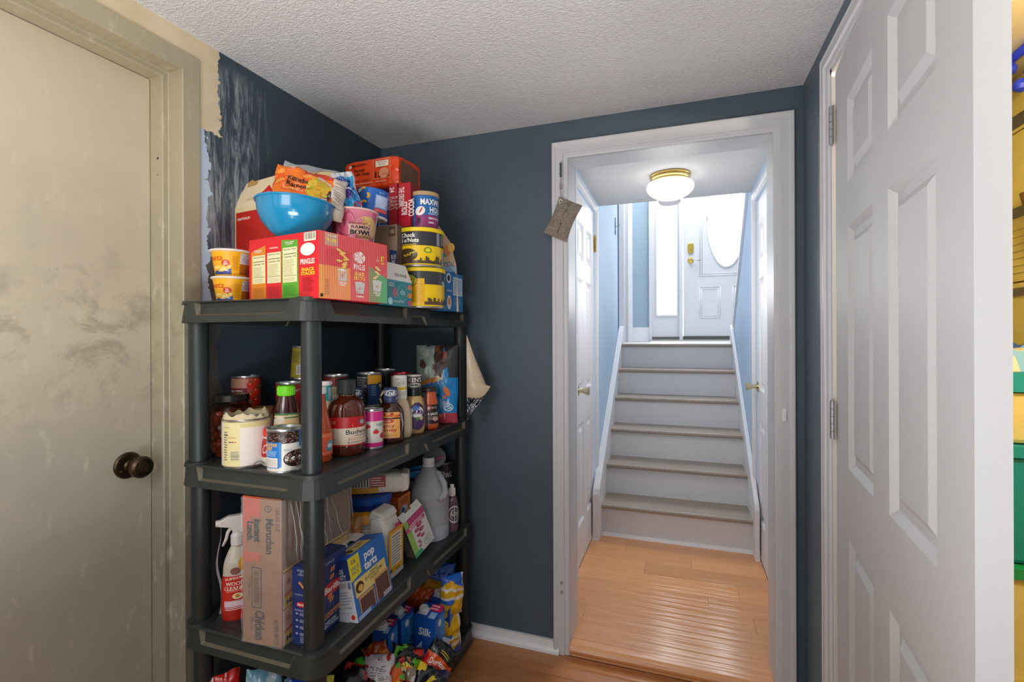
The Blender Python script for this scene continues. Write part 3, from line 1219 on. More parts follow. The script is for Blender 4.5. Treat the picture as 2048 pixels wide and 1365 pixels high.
def tote(x0, x1, y0, y1, z0, z1, body, lid, label, zl):
    t = empty('storage_tote', ((x0 + x1) / 2, (y0 + y1) / 2, z0), 0, label, 'storage tote', 'storage totes stacked in the closet')
    hx, hy, h = (x1 - x0) / 2, (y1 - y0) / 2, z1 - z0
    b = MB()
    i = .02
    vs = [(-hx + i, -hy + i, 0), (hx - i, -hy + i, 0), (hx - i, hy - i, 0), (-hx + i, hy - i, 0), (-hx, -hy, h - zl), (hx, -hy, h - zl), (hx, hy, h - zl), (-hx, hy, h - zl)]
    b.add(vs, [(0, 3, 2, 1), (4, 5, 6, 7), (0, 1, 5, 4), (1, 2, 6, 5), (2, 3, 7, 6), (3, 0, 4, 7)], body)
    b.build('tub', t, bev=.012)
    b = MB()
    e = .008
    b.box(-hx - e, -hy - e, h - zl + .001, hx + e, hy + e, h, lid)
    b.build('lid', t, bev=.006)
    b = MB()
    b.tube([(-hx + .06, -hy - .004, h - zl - .02), (-hx + .065, -hy - .02, h - zl - .05), (-hx + .10, -hy - .02, h - zl - .055), (-hx + .12, -hy - .004, h - zl - .02)], .006, lid, 8)
    b.build('latch', t)
    return t


m_teal, m_ytub = M('128a94', .35, var=.05), M('dccb8a', .35, var=.05)
tote(.60, .965, 1.58, 2.05, .0, .345, m_ytub, m_ytub, 'yellowish storage tote at the bottom of the closet stack', .03)
tote(.60, .965, 1.58, 2.05, .346, .652, m_ytub, M('1f8f5a', .3), 'yellowish storage tote with a green lid under the teal one', .028)
tote(.60, .965, 1.58, 2.05, .653, .96, m_teal, m_teal, 'solid teal storage tote in the middle of the closet stack', .03)
tote(.60, .965, 1.58, 2.05, .961, 1.146, m_ytub, m_teal, 'yellowish storage tote with a teal lid on top of the stack', .05)
b = MB()


def cloth(u, v):
    x, y = (u - .5) * .30, (v - .5) * .40
    h = max(0, 1 - (abs(u - .5) * 2) ** 4) * max(0, 1 - (abs(v - .5) * 2) ** 4)
    return (x, y, h * (.09 + .05 * noise.noise((u * 5, v * 5, 2))))


def cloth_pat(u, v):
    q = noise.noise((u * 9, v * 6, 7))
    return M('2a4f86', .8) if q > .12 else (M('6f9cc0', .8) if q > -.15 else M('b9b39c', .8))


b.grid(cloth, 30, 34, pat=cloth_pat)
tag(b.build('folded_clothes', loc=(.775, 1.79, 1.147)), 'crumpled blue patterned clothes lying on the top closet tote', 'clothes')

# ------------------------------------------------------------------ plastic shelving unit
UX0, UX1, UY0, UY1 = -1.255, -.815, .925, 1.835
ZT = (.070, .490, .912, 1.337)
RIM = .056
m_res = M('2b312f', .42, var=.10, scale=18, bump=.25, bscale=350)
m_post = M('232a2b', .4, var=.08, scale=10, bump=.12, bscale=300)
m_lit_ledge = M('625d4e', .55, var=.15, scale=25)  # ledge highlight painted in: lighter colour on the recess edges
unit = empty('shelving_unit', ((UX0 + UX1) / 2, (UY0 + UY1) / 2, 0), 0, 'dark green-grey plastic four-tier shelving unit in the corner', 'shelving unit')
UW, UD = UX1 - UX0, UY1 - UY0


def shelf_mesh():
    b = MB()
    cr = .045
    h = RIM
    zt, zb = 0, -RIM
    fl = .007       # flare towards the bottom
    hx, hy = UW / 2, UD / 2

    def ring(off, z, n=7):
        pts = []
        for (cx_, cy_, a0) in ((hx - cr, hy - cr, 0), (-hx + cr, hy - cr, 90), (-hx + cr, -hy + cr, 180), (hx - cr, -hy + cr, 270)):
            for k in range(n):
                a = radians(a0 + 90 * k / (n - 1))
                pts.append((cx_ + (cr + off) * cos(a), cy_ + (cr + off) * sin(a), z))
        return pts
    n = 7
    R = [ring(-.034, zt - .003), ring(-.028, zt - .003), ring(-.022, zt - .001), ring(-.004, zt), ring(0, zt - .004)]
    vs = sum(R, [])
    T = 4 * n
    b.add(vs, [(k * T + i, k * T + (i + 1) % T, (k + 1) * T + (i + 1) % T, (k + 1) * T + i) for k in range(4) for i in range(T)], m_res, False)
    b.add(ring(-.034, zt - .003), [tuple(range(T))], m_res)
    # corner skins and the underside edge
    Rt, Rb = ring(0, zt - .004), ring(fl, zb)
    for q in range(4):
        for k in range(n - 1):
            i = q * n + k
            b.add([Rt[i], Rt[i + 1], Rb[i + 1], Rb[i]], [(0, 1, 2, 3)], m_res, True)
    Ri, Rj = ring(fl - .004, zb), ring(-.01, zt - .012)
    b.add(Rb + Ri + Rj, [(i, (i + 1) % T, T + (i + 1) % T, T + i) for i in range(T)] + [(T + i, T + (i + 1) % T, 2 * T + (i + 1) % T, 2 * T + i) for i in range(T)], m_res)
    b.add(ring(-.01, zt - .0125), [tuple(range(T - 1, -1, -1))], m_res)

    # long and short sides: outer skin with trapezoid recesses
    def side(L, place, notches):
        """place(s, t, z): s along the side from 0 to L, t = depth inwards"""
        def off(z):
            return fl * (zt - .004 - z) / (h - .004)
        def P(s, z, d=0):
            return place(s, off(z) - d, z)
        top, bot = zt - .004, zb
        pts = [(0, bot)]
        for s0, s1, zz, kind in notches:
            if kind == 'b':
                pts += [(s0, bot), (s0 + .012, zz), (s1 - .012, zz), (s1, bot)]
        pts += [(L, bot), (L, top)]
        for s0, s1, zz, kind in reversed(notches):
            if kind == 't':
                pts += [(s1, top), (s1 - .012, zz), (s0 + .012, zz), (s0, top)]
        pts += [(0, top)]
        b.add([P(s, z) for s, z in pts], [tuple(range(len(pts)))], m_res)
        for s0, s1, zz, kind in notches:
            D = .011
            zo = bot if kind == 'b' else top
            loop = [(s0, zo), (s0 + .012, zz), (s1 - .012, zz), (s1, zo)]
            ins = [(s0 + .008, zo), (s0 + .018, zz + (.006 if kind == 't' else -.006)), (s1 - .018, zz + (.006 if kind == 't' else -.006)), (s1 - .008, zo)]
            o_ = [P(s, z) for s, z in loop] + [P(s, z, D) for s, z in ins]
            b.add(o_, [(0, 1, 5, 4), (1, 2, 6, 5), (2, 3, 7, 6)], m_lit_ledge)
            b.add([P(s, z, D) for s, z in ins], [(0, 1, 2, 3)], m_res)
    Lx, Ly = UW - 2 * cr, UD - 2 * cr
    nx = [(.02, Lx - .02, -.038, 't')]
    ny = [(.02, Ly * .46, -.038, 't'), (Ly * .475, Ly * .60, -.026, 'b'), (Ly * .625, Ly - .02, -.034, 't')]
    side(Lx, lambda s, t, z: (-hx + cr + s, -hy - t, z), nx)
    side(Ly, lambda s, t, z: (hx + t, -hy + cr + s, z), ny)
    side(Lx, lambda s, t, z: (hx - cr - s, hy + t, z), nx)
    side(Ly, lambda s, t, z: (-hx - t, hy - cr - s, z), ny)
    # collars round the four posts
    for sx_ in (-1, 1):
        for sy_ in (-1, 1):
            b.lathe([(.036, -.008), (.034, .0015), (.0265, .0015)], m_res, 20, c=(sx_ * (hx - .034), sy_ * (hy - .034), 0))
    return b


sm = shelf_mesh().build('shelf', unit, loc=(0, 0, ZT[3]), bev=.0015, seg=1)
SHIFT = [(.0125, .0043), (.0085, .0029), (.004, .0014), (0, 0)]     # the unit leans a little
for k, z in enumerate(ZT[:3]):
    c = sm.copy()
    COL.objects.link(c)
    c.parent = unit
    c.location = (SHIFT[k][0], SHIFT[k][1], z)
pm = None
for k in range(3):
    for sx_ in (-1, 1):
        for sy_ in (-1, 1):
            L = ZT[k + 1] - ZT[k] - .012
            if pm is None:
                b = MB()
                b.lathe([(.0235, .0), (.0240, .01), (.0240, L - .03), (.0240, L)], m_post, 24)
                pm = b.build('post', unit)
                c = pm
            else:
                c = pm.copy()
                COL.objects.link(c)
                c.parent = unit
            ox, oy = (SHIFT[k][0] + SHIFT[k + 1][0]) / 2, (SHIFT[k][1] + SHIFT[k + 1][1]) / 2
            c.location = (sx_ * (UW / 2 - .034) + ox, sy_ * (UD / 2 - .034) + oy, ZT[k] - .004)

# ------------------------------------------------------------------ packaged goods: builders
ZS = [z - .0025 for z in ZT]


class Ripple(Flat):
    """a face under ribbed shrink film"""
    cap = 150

    def __init__(s, *a, amp=.0007, period=.0068):
        super().__init__(*a)
        s.cell, s.amp, s.per = .0017, amp, period

    def P(s, u, v, off):
        return super().P(u, v, off + s.amp * (1 + sin(u * s.W / s.per * 2 * pi)))


def edge_t(p, d, u):
    k = (u - 1024) / FPX
    R0 = p[0] * cos(YAW) + p[1] * sin(YAW)
    F0 = -p[0] * sin(YAW) + p[1] * cos(YAW)
    dr = d[0] * cos(YAW) + d[1] * sin(YAW)
    df = -d[0] * sin(YAW) + d[1] * cos(YAW)
    return (k * F0 - R0) / (dr - k * df)


def cbox(u0, F0, rot, uL=None, uR=None, w=None, d=None):
    """carton whose near upright edge (front-right) stands at photo column u0, distance F0; edges reach columns uL and uR"""
    p = at(u0, F0)
    r = radians(rot)
    if w is None:
        w = edge_t(p, (-cos(r), -sin(r)), uL)
    if d is None:
        d = edge_t(p, (-sin(r), cos(r)), uR)
    cx = p[0] - (w / 2 * cos(r) + d / 2 * sin(r)) + 0
    cy = p[1] - (w / 2 * sin(r) - d / 2 * cos(r))
    return (cx, cy), w, d, r


def carton(label, cat, name, box, z, h, col, faces=None, group=None, bev=.0012, rough=.42, tilt=None):
    (cx, cy), w, d, r = box
    t = empty(name, (cx, cy, z), r, label, cat, group, rot=tilt)
    b = MB()
    b.box(-w / 2, -d / 2, 0, w / 2, d / 2, h, M(col, rough), {k: M(v, rough) for k, v in (faces or {}).items()})
    b.build('carton_body', t, bev=bev)
    return t, faces_of(w, d, h), w, d


def can(label, name, cat, u, F, z, r, h, band, rim='b9bcbd', group=None, tilt=0, lid=None, ribs=True, turn=0):
    x, y = at(u, F)
    t = empty(name, (x, y, z), face_cam(x, y) + turn, label, cat, group)
    if tilt:
        t.rotation_euler = (0, tilt, face_cam(x, y) + turn)
    mt = M(rim, .3, .9, var=.03)
    b = MB()
    b.lathe([(0, .003), (r * .9, .003), (r * .93, .001), (r * .99, 0), (r * 1.005, .002), (r, .005), (r * .975, .0066), (r * .975, h - .0066), (r, h - .005), (r * 1.01, h - .002), (r * 1.0, h), (r * .95, h - .001), (r * .94, h - .005), (r * .6, h - .005), (r * .58, h - .004), (0, h - .004)], mt, 36)
    b.build('can_body', t)
    b = MB()
    b.lathe([(r * .985, .0065), (r * .985, h - .0065)], M(band, .35, var=.02), 40)
    b.build('paper_band', t)
    if lid:
        b = MB()
        b.lathe([(r * 1.0, h - .011), (r * 1.035, h - .010), (r * 1.035, h), (r * 1.02, h + .002), (r * .97, h + .002), (r * .95, h), (0, h)], M(lid, .4, var=.02), 40)
        b.build('plastic_lid', t)
    return t, Cyl(r * .985, .0065, h - .0065, -90, 90)


def lerp_r(prof):
    def f(z):
        for (r0, z0), (r1, z1) in zip(prof, prof[1:]):
            if z0 <= z <= z1 and z1 > z0:
                return r0 + (r1 - r0) * (z - z0) / (z1 - z0)
        return prof[-1][0]
    return f


def smooth_prof(pts, k=3):
    for _ in range(k):
        q = [pts[0]]
        for a, c in zip(pts, pts[1:]):
            q += [(a[0] * .75 + c[0] * .25, a[1] * .75 + c[1] * .25), (a[0] * .25 + c[0] * .75, a[1] * .25 + c[1] * .75)]
        q.append(pts[-1])
        pts = q
    return pts


def bottle(label, name, u, F, z, prof, col, cap, capcol, group=None, cat='bottle', rough=.12, turn=0, tilt=0, k=2, mat=None, sx=1, sy=1, capname='cap'):
    """prof: body profile; cap: (r, z0, z1)"""
    x, y = at(u, F)
    t = empty(name, (x, y, z), face_cam(x, y) + turn, label, cat, group)
    if tilt:
        t.rotation_euler = (0, tilt, face_cam(x, y) + turn)
    sp = smooth_prof(prof, k)
    b = MB()
    b.lathe([(0, sp[0][1])] + sp + [(0, sp[-1][1])], mat or M(col, rough, var=.06, coat=.6), 36, sx=sx, sy=sy)
    b.build('bottle_body', t)
    b = MB()
    r, z0, z1 = cap
    b.lathe([(r * .96, z0), (r, z0 + .002), (r, z1 - .003), (r * .93, z1), (0, z1)], M(capcol, .4, var=.02), 30)
    if capname == 'cap':
        for q in range(30):
            a = 2 * pi * q / 30
            b.box(r * cos(a) - .0006, r * sin(a) - .0006, z0 + .003, r * cos(a) + .0006, r * sin(a) + .0006, z1 - .004, M(capcol, .4, var=.02))
    b.build(capname, t)
    return t, lerp_r(sp), sx, sy


class BagSurf:
    """front of a soft pouch: u across, v up"""

    def __init__(s, w, h, t, seed=1, crink=.006, fr=5, lean=0, flat_bottom=False, bulge=None):
        s.w, s.h, s.t, s.seed, s.cr, s.fr, s.lean, s.fb = w, h, t, seed, crink, fr, lean, flat_bottom
        s.W, s.H, s.cell = w, h, .006
        s.bulge = bulge

    def depth(s, u, v):
        u, v = min(max(u, 0), 1), min(max(v, 0), 1)
        a = (1 - abs(2 * u - 1) ** 2.6) ** .55 if abs(2 * u - 1) < 1 else 0
        vv = 2 * v - 1
        if s.fb and vv < 0:
            vv *= .75
        c = (1 - abs(vv) ** 2.8) ** .6 if abs(vv) < 1 else 0
        return a * c * s.t / 2

    def P(s, u, v, off, side=-1):
        d = s.depth(u, v)
        e = (1 - abs(2 * u - 1) ** 6) if side else 1
        x = (u - .5) * s.w * (1 - .05 * sin(pi * v) * 0)
        z = v * s.h
        n = noise.noise((u * s.fr + s.seed, v * s.fr * s.h / s.w, s.seed * 3.1 + side)) + .6 * abs(noise.noise((u * s.fr * 2.1, v * s.fr * 2.1 + s.seed, side * 2 + 5)))
        n2 = noise.noise((u * 3 + s.seed * 2, v * 3, 1))
        y = side * (d + off) + n * s.cr * min(1, d / s.t * 6 + .25) * e
        x += n2 * s.cr * .8
        z += noise.noise((u * 3, s.seed, v * 2)) * s.cr * .8
        return Vector((x, y + s.lean * v, z))


def bag(label, name, cat, loc, rot, w, h, t, pat, seed=1, crink=.006, fr=5, group=None, rough=.22, nu=30, nv=34, lean=0, fb=False, back=None, seal=None):
    """a filled pouch with crimped ends; pat(u, v) gives the printed colour"""
    root = empty(name, loc, 0, label, cat, group, rot=rot)
    S = BagSurf(w, h, t, seed, crink, fr, lean, fb)
    b = MB()

    def mt(c):
        return M(c, rough, var=.04, scale=40) if isinstance(c, str) else c
    b.grid(lambda u, v: S.P(u, v, 0), nu, nv, pat=lambda u, v: mt(pat(u, v)))
    b.grid(lambda u, v: S.P(1 - u, v, 0, 1), nu, nv, pat=lambda u, v: mt(back(u, v) if back else pat(.02, v)))
    b.build('pouch', root)
    if seal:
        for v0, dv in ((0, -.045), (1, .045)):
            b = MB()
            b.grid(lambda u, q: S.P(u, v0, 0) + Vector((0, .0012 * sin(u * 90), dv * q * h * .6)), 40, 2, mt(seal))
            b.build('crimped_seal', root)
    return root, S


def art(surf, rough=.42, off=.0003):
    return Art(surf, None, rough, off)

# ================================================================== TOP SHELF
Z4 = ZS[3]
bx = cbox(638, 1.145, -9.6, 499, 774)
t, f, w, d = carton('large red snack box with three chip flavours, at the front of the top shelf', 'carton', 'snack_carton', bx, Z4, .160, 'd8192a', {'right': 'dd4a4c', 'top': 'c9a27a'})
a = art(f['front'])
a.poly([(.035, .01), (.265, .01), (.255, .885), (.035, .80)], 'd9821c').poly([(.50, .01), (.735, .01), (.725, .90), (.495, .93)], '55a32c')
for u0, u1, v0, v1 in ((.055, .25, .285, .735), (.285, .485, .275, .755), (.515, .715, .265, .80)):
    a.rect(u0, v0, u1, v1, 'e6e0b2')
    a.text('Nutrition Facts', (u0 + u1) / 2, v1 - .028, .028, '2a2418', w=(u1 - u0) * .86, bold=.01)
    a.rect(u0 + .012, v1 - .105, u1 - .012, v1 - .095, '2a2418')
    a.text('Calories 110' if u0 != .285 else 'Calories 100', (u0 + u1) / 2, v1 - .14, .030, '2a2418', w=(u1 - u0) * .84, bold=.012)
    a.lines(u0 + .012, v0 + .11, u1 - .03, v1 - .18, 12, 'a29a6c', seed=int(u0 * 100), thick=.3)
    a.rect(u0 + .012, v0 + .098, u1 - .012, v0 + .104, '2a2418')
    a.lines(u0 + .012, v0 + .01, u1 - .02, v0 + .08, 3, 'a29a6c', seed=4, thick=.25)
for uu, tx, vv in ((.15, 'CHEDDAR\nCHEESE', .80), (.385, 'ORIGINAL', .825), (.61, 'SOUR CREAM\n& ONION', .865)):
    a.text(tx, uu, vv, .022, 'f4ead8', w=.13, bold=.02)
for u0, u1, c_ in ((.06, .24, 'b5650e'), (.29, .48, 'b01420'), (.52, .715, '3f8620')):
    a.lines(u0, .06, u1, .22, 8, c_, seed=8, thick=.3)
a.ell(.862, .735, .098, .095, 'f1ede2')
a.text('PRINGLES', .86, .555, .075, 'f4efe2', w=.19, bold=.02)
a.text('SNACK\nSTACKS', .865, .405, .046, 'f2d21f', w=.185, bold=.035)
a.lines(.79, .10, .94, .32, 9, 'a31220', seed=2)
a.bars(.815, .855, .975, .985, 'ded8c6', '5b4c40')
a.build(t)
S = Ripple(f['right'].o, f['right'].du, f['right'].dv, f['right'].n)
a = art(S, .16, 0)
a.rect(0, 0, 1, 1, 'df5759').rect(0, .0, .42, .50, 'efa04f').rect(.08, .505, .42, .76, 'd8494f').poly([(.69, 0), (1, 0), (1, .42), (.69, .60)], '66b27a')
a.rect(.08, .80, .245, .99, 'c99a86')
a.text('FEATURING NEW', .165, .95, .022, 'f4e9de', w=.13, bold=.02).text('FLAVOR', .165, .885, .05, 'f0c83a', w=.13, bold=.04)
a.ell(.555, .70, .085, .095, 'efe6df').text('PRINGLES', .555, .545, .085, 'efe4dc', w=.16, bold=.02)
a.text('SNACK\nSTACKS', .555, .40, .055, 'efc85a', w=.16, bold=.04)
for cu, cv, s_, lab in ((.31, .375, 1, 'CHEDDAR\nCHEESE'), (.56, .205, 1, 'ORIGINAL'), (.83, .27, 1, 'SOUR CREAM\n& ONION')):
    a.poly([(cu - .055, cv - .085), (cu + .055, cv - .085), (cu + .075, cv + .085), (cu - .075, cv + .085)], 'cfd0c8')
    a.ell(cu, cv + .085, .075, .02, 'e9e4d8')
    a.ell(cu, cv, .018, .03, 'cf6a60')
    a.text(lab, cu, cv - .13, .028, 'f2e8dc', w=.11, bold=.03)
R_ = random.Random(5)
for q in range(9):
    a.ell(.31 + R_.uniform(-.05, .05), .50 + q * .032, .045, .018, 'efc56a', 12, rot=R_.uniform(-.6, .6))
for q in range(3):
    a.ell(.82 + R_.uniform(-.03, .03), .42 + q * .075, .045, .022, 'e9cf8a', 12, rot=R_.uniform(-.6, .6))
a.text('27', .915, .745, .085, 'efc83a', w=.07, bold=.04).text('CUPS', .915, .665, .03, 'efc83a', w=.07, bold=.03).text('1\nBOX', .84, .73, .04, 'f4e9de', w=.05)
a.ell(.025, .045, .018, .025, '2a1a14')
a.lines(.06, .05, .13, .3, 7, 'c97f45', seed=3)
a.build(t, 'film_wrapped_print')

# macaroni cups
for k, (uu, zz) in enumerate(((466, 0), (463, .0735))):
    x, y = at(uu, 1.345)
    t = empty('macaroni_cup', (x, y, Z4 + zz), face_cam(x, y), ('yellow macaroni cup at the left end of the top shelf, lower of two', 'yellow macaroni cup at the left end of the top shelf, stacked on its twin')[k], 'cup', 'yellow macaroni cups')
    pr = [(.036, 0), (.0375, .002), (.0482, .066)]
    b = MB()
    b.lathe([(0, .002), (.034, .002)] + pr, M('f0ae18', .35, var=.03), 40)
    b.build('cup_body', t)
    b = MB()
    b.lathe([(.0482, .0655), (.0525, .067), (.0535, .070), (.0515, .072), (0, .0715)], M('e6dfd0', .35), 40)
    b.build('foil_lid', t)
    a = art(Cyl(lerp_r(pr), .002, .066, -90, 90))
    a.rect(.66, .05, .93, .50, 'b56a1c').rect(.66, .50, .93, .93, 'e5dfe0').lines(.68, .53, .9, .76, 5, '6a5a60', 3).text('Nutrition\nFacts', .75, .83, .055, '3a2c34', w=.15)
    a.bars(.85, .08, .93, .28, 'd6d0c4', '3b3030')
    a.text('Velveeta', .075, .72, .24, 'd02c12', w=.56, bold=.0, shear=.15)
    a.ell(.40, .50, .075, .13, 'd8221e').text('3½\nMIN', .40, .50, .07, 'f6ead0', w=.08, bold=.03)
    for q in range(10):
        a.ell(.15 + .035 * q, .30 + .05 * sin(q * 2.3), .035, .06, 'f6d77e' if q % 2 else 'eebf4c', 10)
    a.rect(.12, .03, .50, .14, '2c3c7c').poly([(.12, .14), (.20, .21), (.27, .14)], '3c55a8').poly([(.34, .14), (.50, .28), (.50, .14)], '2f58ae')
    a.poly([(.25, .16), (.36, .30), (.46, .16)], 'f0e9d8')
    a.lines(.52, .2, .64, .8, 8, 'd58c1a', 5)
    a.build(t)

# oatmeal box against the wall
bx = cbox(572, 1.385, -8, uL=467, d=.050)
(cx, cy), w, d, r = bx
t, f, w, d = carton('tall red oats box with an opened cream lid behind the macaroni cups', 'box', 'oats_box', bx, Z4, .300, 'b5261d', {'left': 'dcc9a4', 'top': 'b89468'})
a = art(f['front'])
a.rect(0, 0, .065, 1, 'dfcba2').rect(.065, .955, 1, 1, 'dfcba2')
a.rect(.065, .0, 1, .955, 'bb2318').text('QUALITY SINCE 1877', .22, .885, .022, 'f0e2d0', w=.25, bold=.04)
for q in range(14):
    an = radians(8 + q * 12)
    a.poly([(.55, .30), (.55 + .62 * cos(an), .30 + .38 * sin(an)), (.55 + .62 * cos(an + .05), .30 + .38 * sin(an + .05))], 'c93a22')
a.build(t)
b = MB()
b.add([(-w / 2, -d / 2, .300), (w / 2, -d / 2, .300), (w / 2, -d / 2 + .03, .392), (-w / 2 + .022, -d / 2 + .03, .384), (-w / 2, -d / 2 + .0015, .3015), (w / 2, -d / 2 + .0015, .3015), (w / 2, -d / 2 + .0315, .3935), (-w / 2 + .022, -d / 2 + .0315, .3855)],
      [(0, 1, 2, 3), (7, 6, 5, 4), (0, 3, 7, 4), (3, 2, 6, 7), (1, 5, 6, 2), (0, 4, 5, 1)], M('e8d6b0', .6))
b.build('lid_flap', t)
b = MB()
b.add([(-w / 2 - .001, -d / 2, .300), (-w / 2 - .001, d / 2, .300), (-w / 2 + .01, d / 2 - .01, .352), (-w / 2 + .012, -d / 2 + .02, .36)], [(0, 1, 2, 3)], M('9fb2c4', .6))
b.build('side_flap', t)
S = Flat((-w / 2, -d / 2, .300), (w, 0, 0), (0, .03, .092), (0, -.95, .31))
a = art(S)
a.poly([(.15, .75), (.33, .79), (.34, .90), (.24, .94), (.22, 1.01), (.145, .93)], 'c29a58')
a.lines(.22, .22, .50, .32, 2, 'b7a27c', 2)
a.ell(.60, .30, .14, .22, 'cc2420').poly([(.47, .36), (.60, .66), (.73, .36)], 'cc2420').text('MAKES\nABOUT 25\nSERVINGS', .60, .33, .055, 'f0dcc4', w=.15, bold=.02)
a.build(t, 'flap_print')

# blue bowl
x, y = at(590, 1.285)
bowl = empty('mixing_bowl', (x, y, Z4 + .1625), face_cam(x, y), 'round blue plastic bowl filled with noodle bags, on the red snack box', 'bowl')
bowl.rotation_euler = (radians(-1), radians(3), face_cam(x, y))
pr = smooth_prof([(.040, .002), (.052, .010), (.078, .036), (.093, .064), (.0965, .092)], 2)
b = MB()
b.lathe([(0, .004), (.038, .004), (.040, 0)] + pr + [(.1005, .0925), (.1015, .0955), (.0995, .0975), (.0955, .096)] + [(r_ - .003, z_ + .002) for r_, z_ in reversed(pr)] + [(0, .010)], M('1687b8', .16, var=.03, coat=.3), 56)
b.build('bowl_body', bowl)


def noodle(u, v):
    q = noise.noise((u * 26, v * 22, 3))
    return 'e7b62a' if q > .1 else ('d99a1e' if q > -.12 else 'c2c43a')


def orange_pat(u, v):
    if u > .80:
        return 'd9cbbd'
    if (u - .60) ** 2 / .030 + (v - .50) ** 2 / .075 < 1:
        return noodle(u, v)
    if (u - .60) ** 2 / .048 + (v - .50) ** 2 / .105 < 1 and u > .6:
        return 'ddd3d0'
    q = noise.noise((u * 6, v * 7, 1))
    if v > .82 and u > .4:
        return 'd63a1c'
    return 'ee7414' if q > -.1 else ('e2560e' if q > -.35 else 'f09a3a')


x, y = at(614, 1.285)
t, S = bag('crumpled orange noodle bag lying in the blue bowl', 'noodle_bag', 'bag', (x, y, Z4 + .232), (radians(-14), radians(9), face_cam(x, y)), .178, .125, .075, orange_pat, seed=3, crink=.013, fr=6, rough=.2)
a = art(S, .3, .0012)
a.text('Kimchi\nRamen', .30, .55, .105, '2a1d18', w=.27, bold=.02, rot=-.05).text('SPICY NOODLE', .30, .36, .03, 'f6e3c4', w=.2, bold=.02)
a.ell(.755, .36, .028, .15, '3a2118', 14).text('SPICY', .755, .36, .045, 'efe2d0', w=.09, rot=pi / 2, bold=.02)
a.rect(.19, .83, .27, .95, 'e9e2de')
a.lines(.815, .15, .95, .85, 9, '9a8a86', 3, .2)
a.lines(.67, .12, .74, .3, 3, 'b0561c', 3, .3)
a.build(t)
x, y = at(618, 1.345)


def inner_pat(u, v):
    q = noise.noise((u * 9, v * 8, 4))
    return 'd9c48c' if q > -.2 else ('caa86a' if q > -.4 else 'c4452c')


t, S = bag('pale noodle bag behind the orange one in the blue bowl', 'noodle_bag', 'bag', (x, y, Z4 + .245), (radians(-8), radians(3), face_cam(x, y)), .150, .132, .05, inner_pat, seed=6, crink=.010, fr=5, rough=.25)
x, y = at(622, 1.40)
m_film = M('e3e9ee', .12, alpha=.33, var=0, bump=.6, bscale=45)
t, S = bag('clear crinkled plastic bag standing up behind the noodle bags', 'plastic_bag', 'bag', (x, y, Z4 + .255), (radians(-4), radians(6), face_cam(x, y)), .165, .148, .03, lambda u, v: m_film, seed=9, crink=.014, fr=7, back=lambda u, v: m_film)


def bp_pat(u, v):
    if v > .86 or u > .9:
        return 'c9ccd4'
    q = noise.noise((u * 4, v * 4, 2))
    return '2f9ad0' if q > .05 else ('3b2c78' if q > -.2 else '2a6fb4')


x, y = at(704, 1.37)
t, S = bag('blue and purple snack bag with silver edges behind the noodle bags', 'snack_bag', 'bag', (x, y, Z4 + .268), (radians(-6), radians(-14), face_cam(x, y) + .3), .062, .105, .032, bp_pat, seed=12, crink=.010, fr=6)
a = art(S, .3, .001)
a.rect(.55, .05, .95, .16, 'd0342c').text('bites', .5, .5, .09, 'e9e4ee', w=.5, bold=.02)
a.build(t)

# pink ramen bowl
x, y = at(709, 1.405)
t = empty('ramen_bowl', (x, y, Z4 + .1625), face_cam(x, y), 'pink paper ramen bowl standing beside the blue bowl', 'paper bowl')
pr = [(.050, 0), (.052, .004), (.0655, .098)]
b = MB()
b.lathe([(0, .002), (.048, .002)] + pr, M('d8557c', .35, var=.03), 44)
b.build('bowl_body', t)
b = MB()
b.lathe([(.0655, .0975), (.069, .099), (.0695, .103), (.066, .105), (0, .1035)], M('e9b9b4', .3), 44)
b.build('foil_lid', t)
a = art(Cyl(lerp_r(pr), .004, .098, -90, 90))
a.rect(0, .0, .2, 1, 'c93460').rect(.2, 0, .78, 1, 'e08098').rect(.90, .0, .96, 1, 'efe6e4')
a.ell(.36, .62, .155, .42, 'b52a58', 28).ell(.37, .60, .115, .31, 'dc4f7a', 28)
a.ell(.70, .50, .19, .34, 'e6c27a', 24)
for q in range(12):
    a.ell(.62 + .014 * q, .5 + .18 * sin(q * 1.7), .03, .03, 'd9a850' if q % 2 else 'f0d79c', 8)
a.rect(.42, .28, .80, .57, 'e4b8a6').text('Maruchan', .56, .62, .06, '9a2c44', w=.26, bold=.01)
a.text('RAMEN', .60, .50, .085, '2b1a1c', w=.28, bold=.02).text('BOWL', .61, .35, .13, '1d1214', w=.34, bold=.05)
a.rect(.52, .19, .86, .26, '8a4a20').text('NOODLES WITH VEGETABLES', .69, .225, .035, 'f0d8b0', w=.30)
a.build(t)

# blue macaroni cup above
x, y = at(741, 1.49)
t = empty('macaroni_cup', (x, y, Z4 + .2675), face_cam(x, y), 'blue macaroni cup with yellow noodle print, tilted on the pink bowl', 'cup')
t.rotation_euler = (radians(3), radians(7), face_cam(x, y))
pr = [(.047, .006), (.048, .012), (.0465, .085)]
b = MB()
b.lathe([(0, .0), (.049, .0), (.051, .003), (.051, .007), (.047, .009)], M('dfe2ea', .3), 40)
b.build('base_rim', t)
b = MB()
b.lathe(pr + [(.045, .087), (0, .087)], M('1f62b8', .3, var=.03), 40)
b.build('cup_body', t)
a = art(Cyl(lerp_r(pr), .01, .085, -90, 90))
for cu, cv, r0 in ((.30, .88, 1.0), (.16, .70, 2.2), (.38, .68, -.9), (.35, .35, .8)):
    pts = [(cu + .05 * cos(r0 + q * .28), cv + .10 * sin(r0 + q * .28)) for q in range(8)]
    for (u0, v0), (u1, v1) in zip(pts, pts[1:]):
        a.ell((u0 + u1) / 2, (v0 + v1) / 2, .030, .042, 'efb42c', 8)
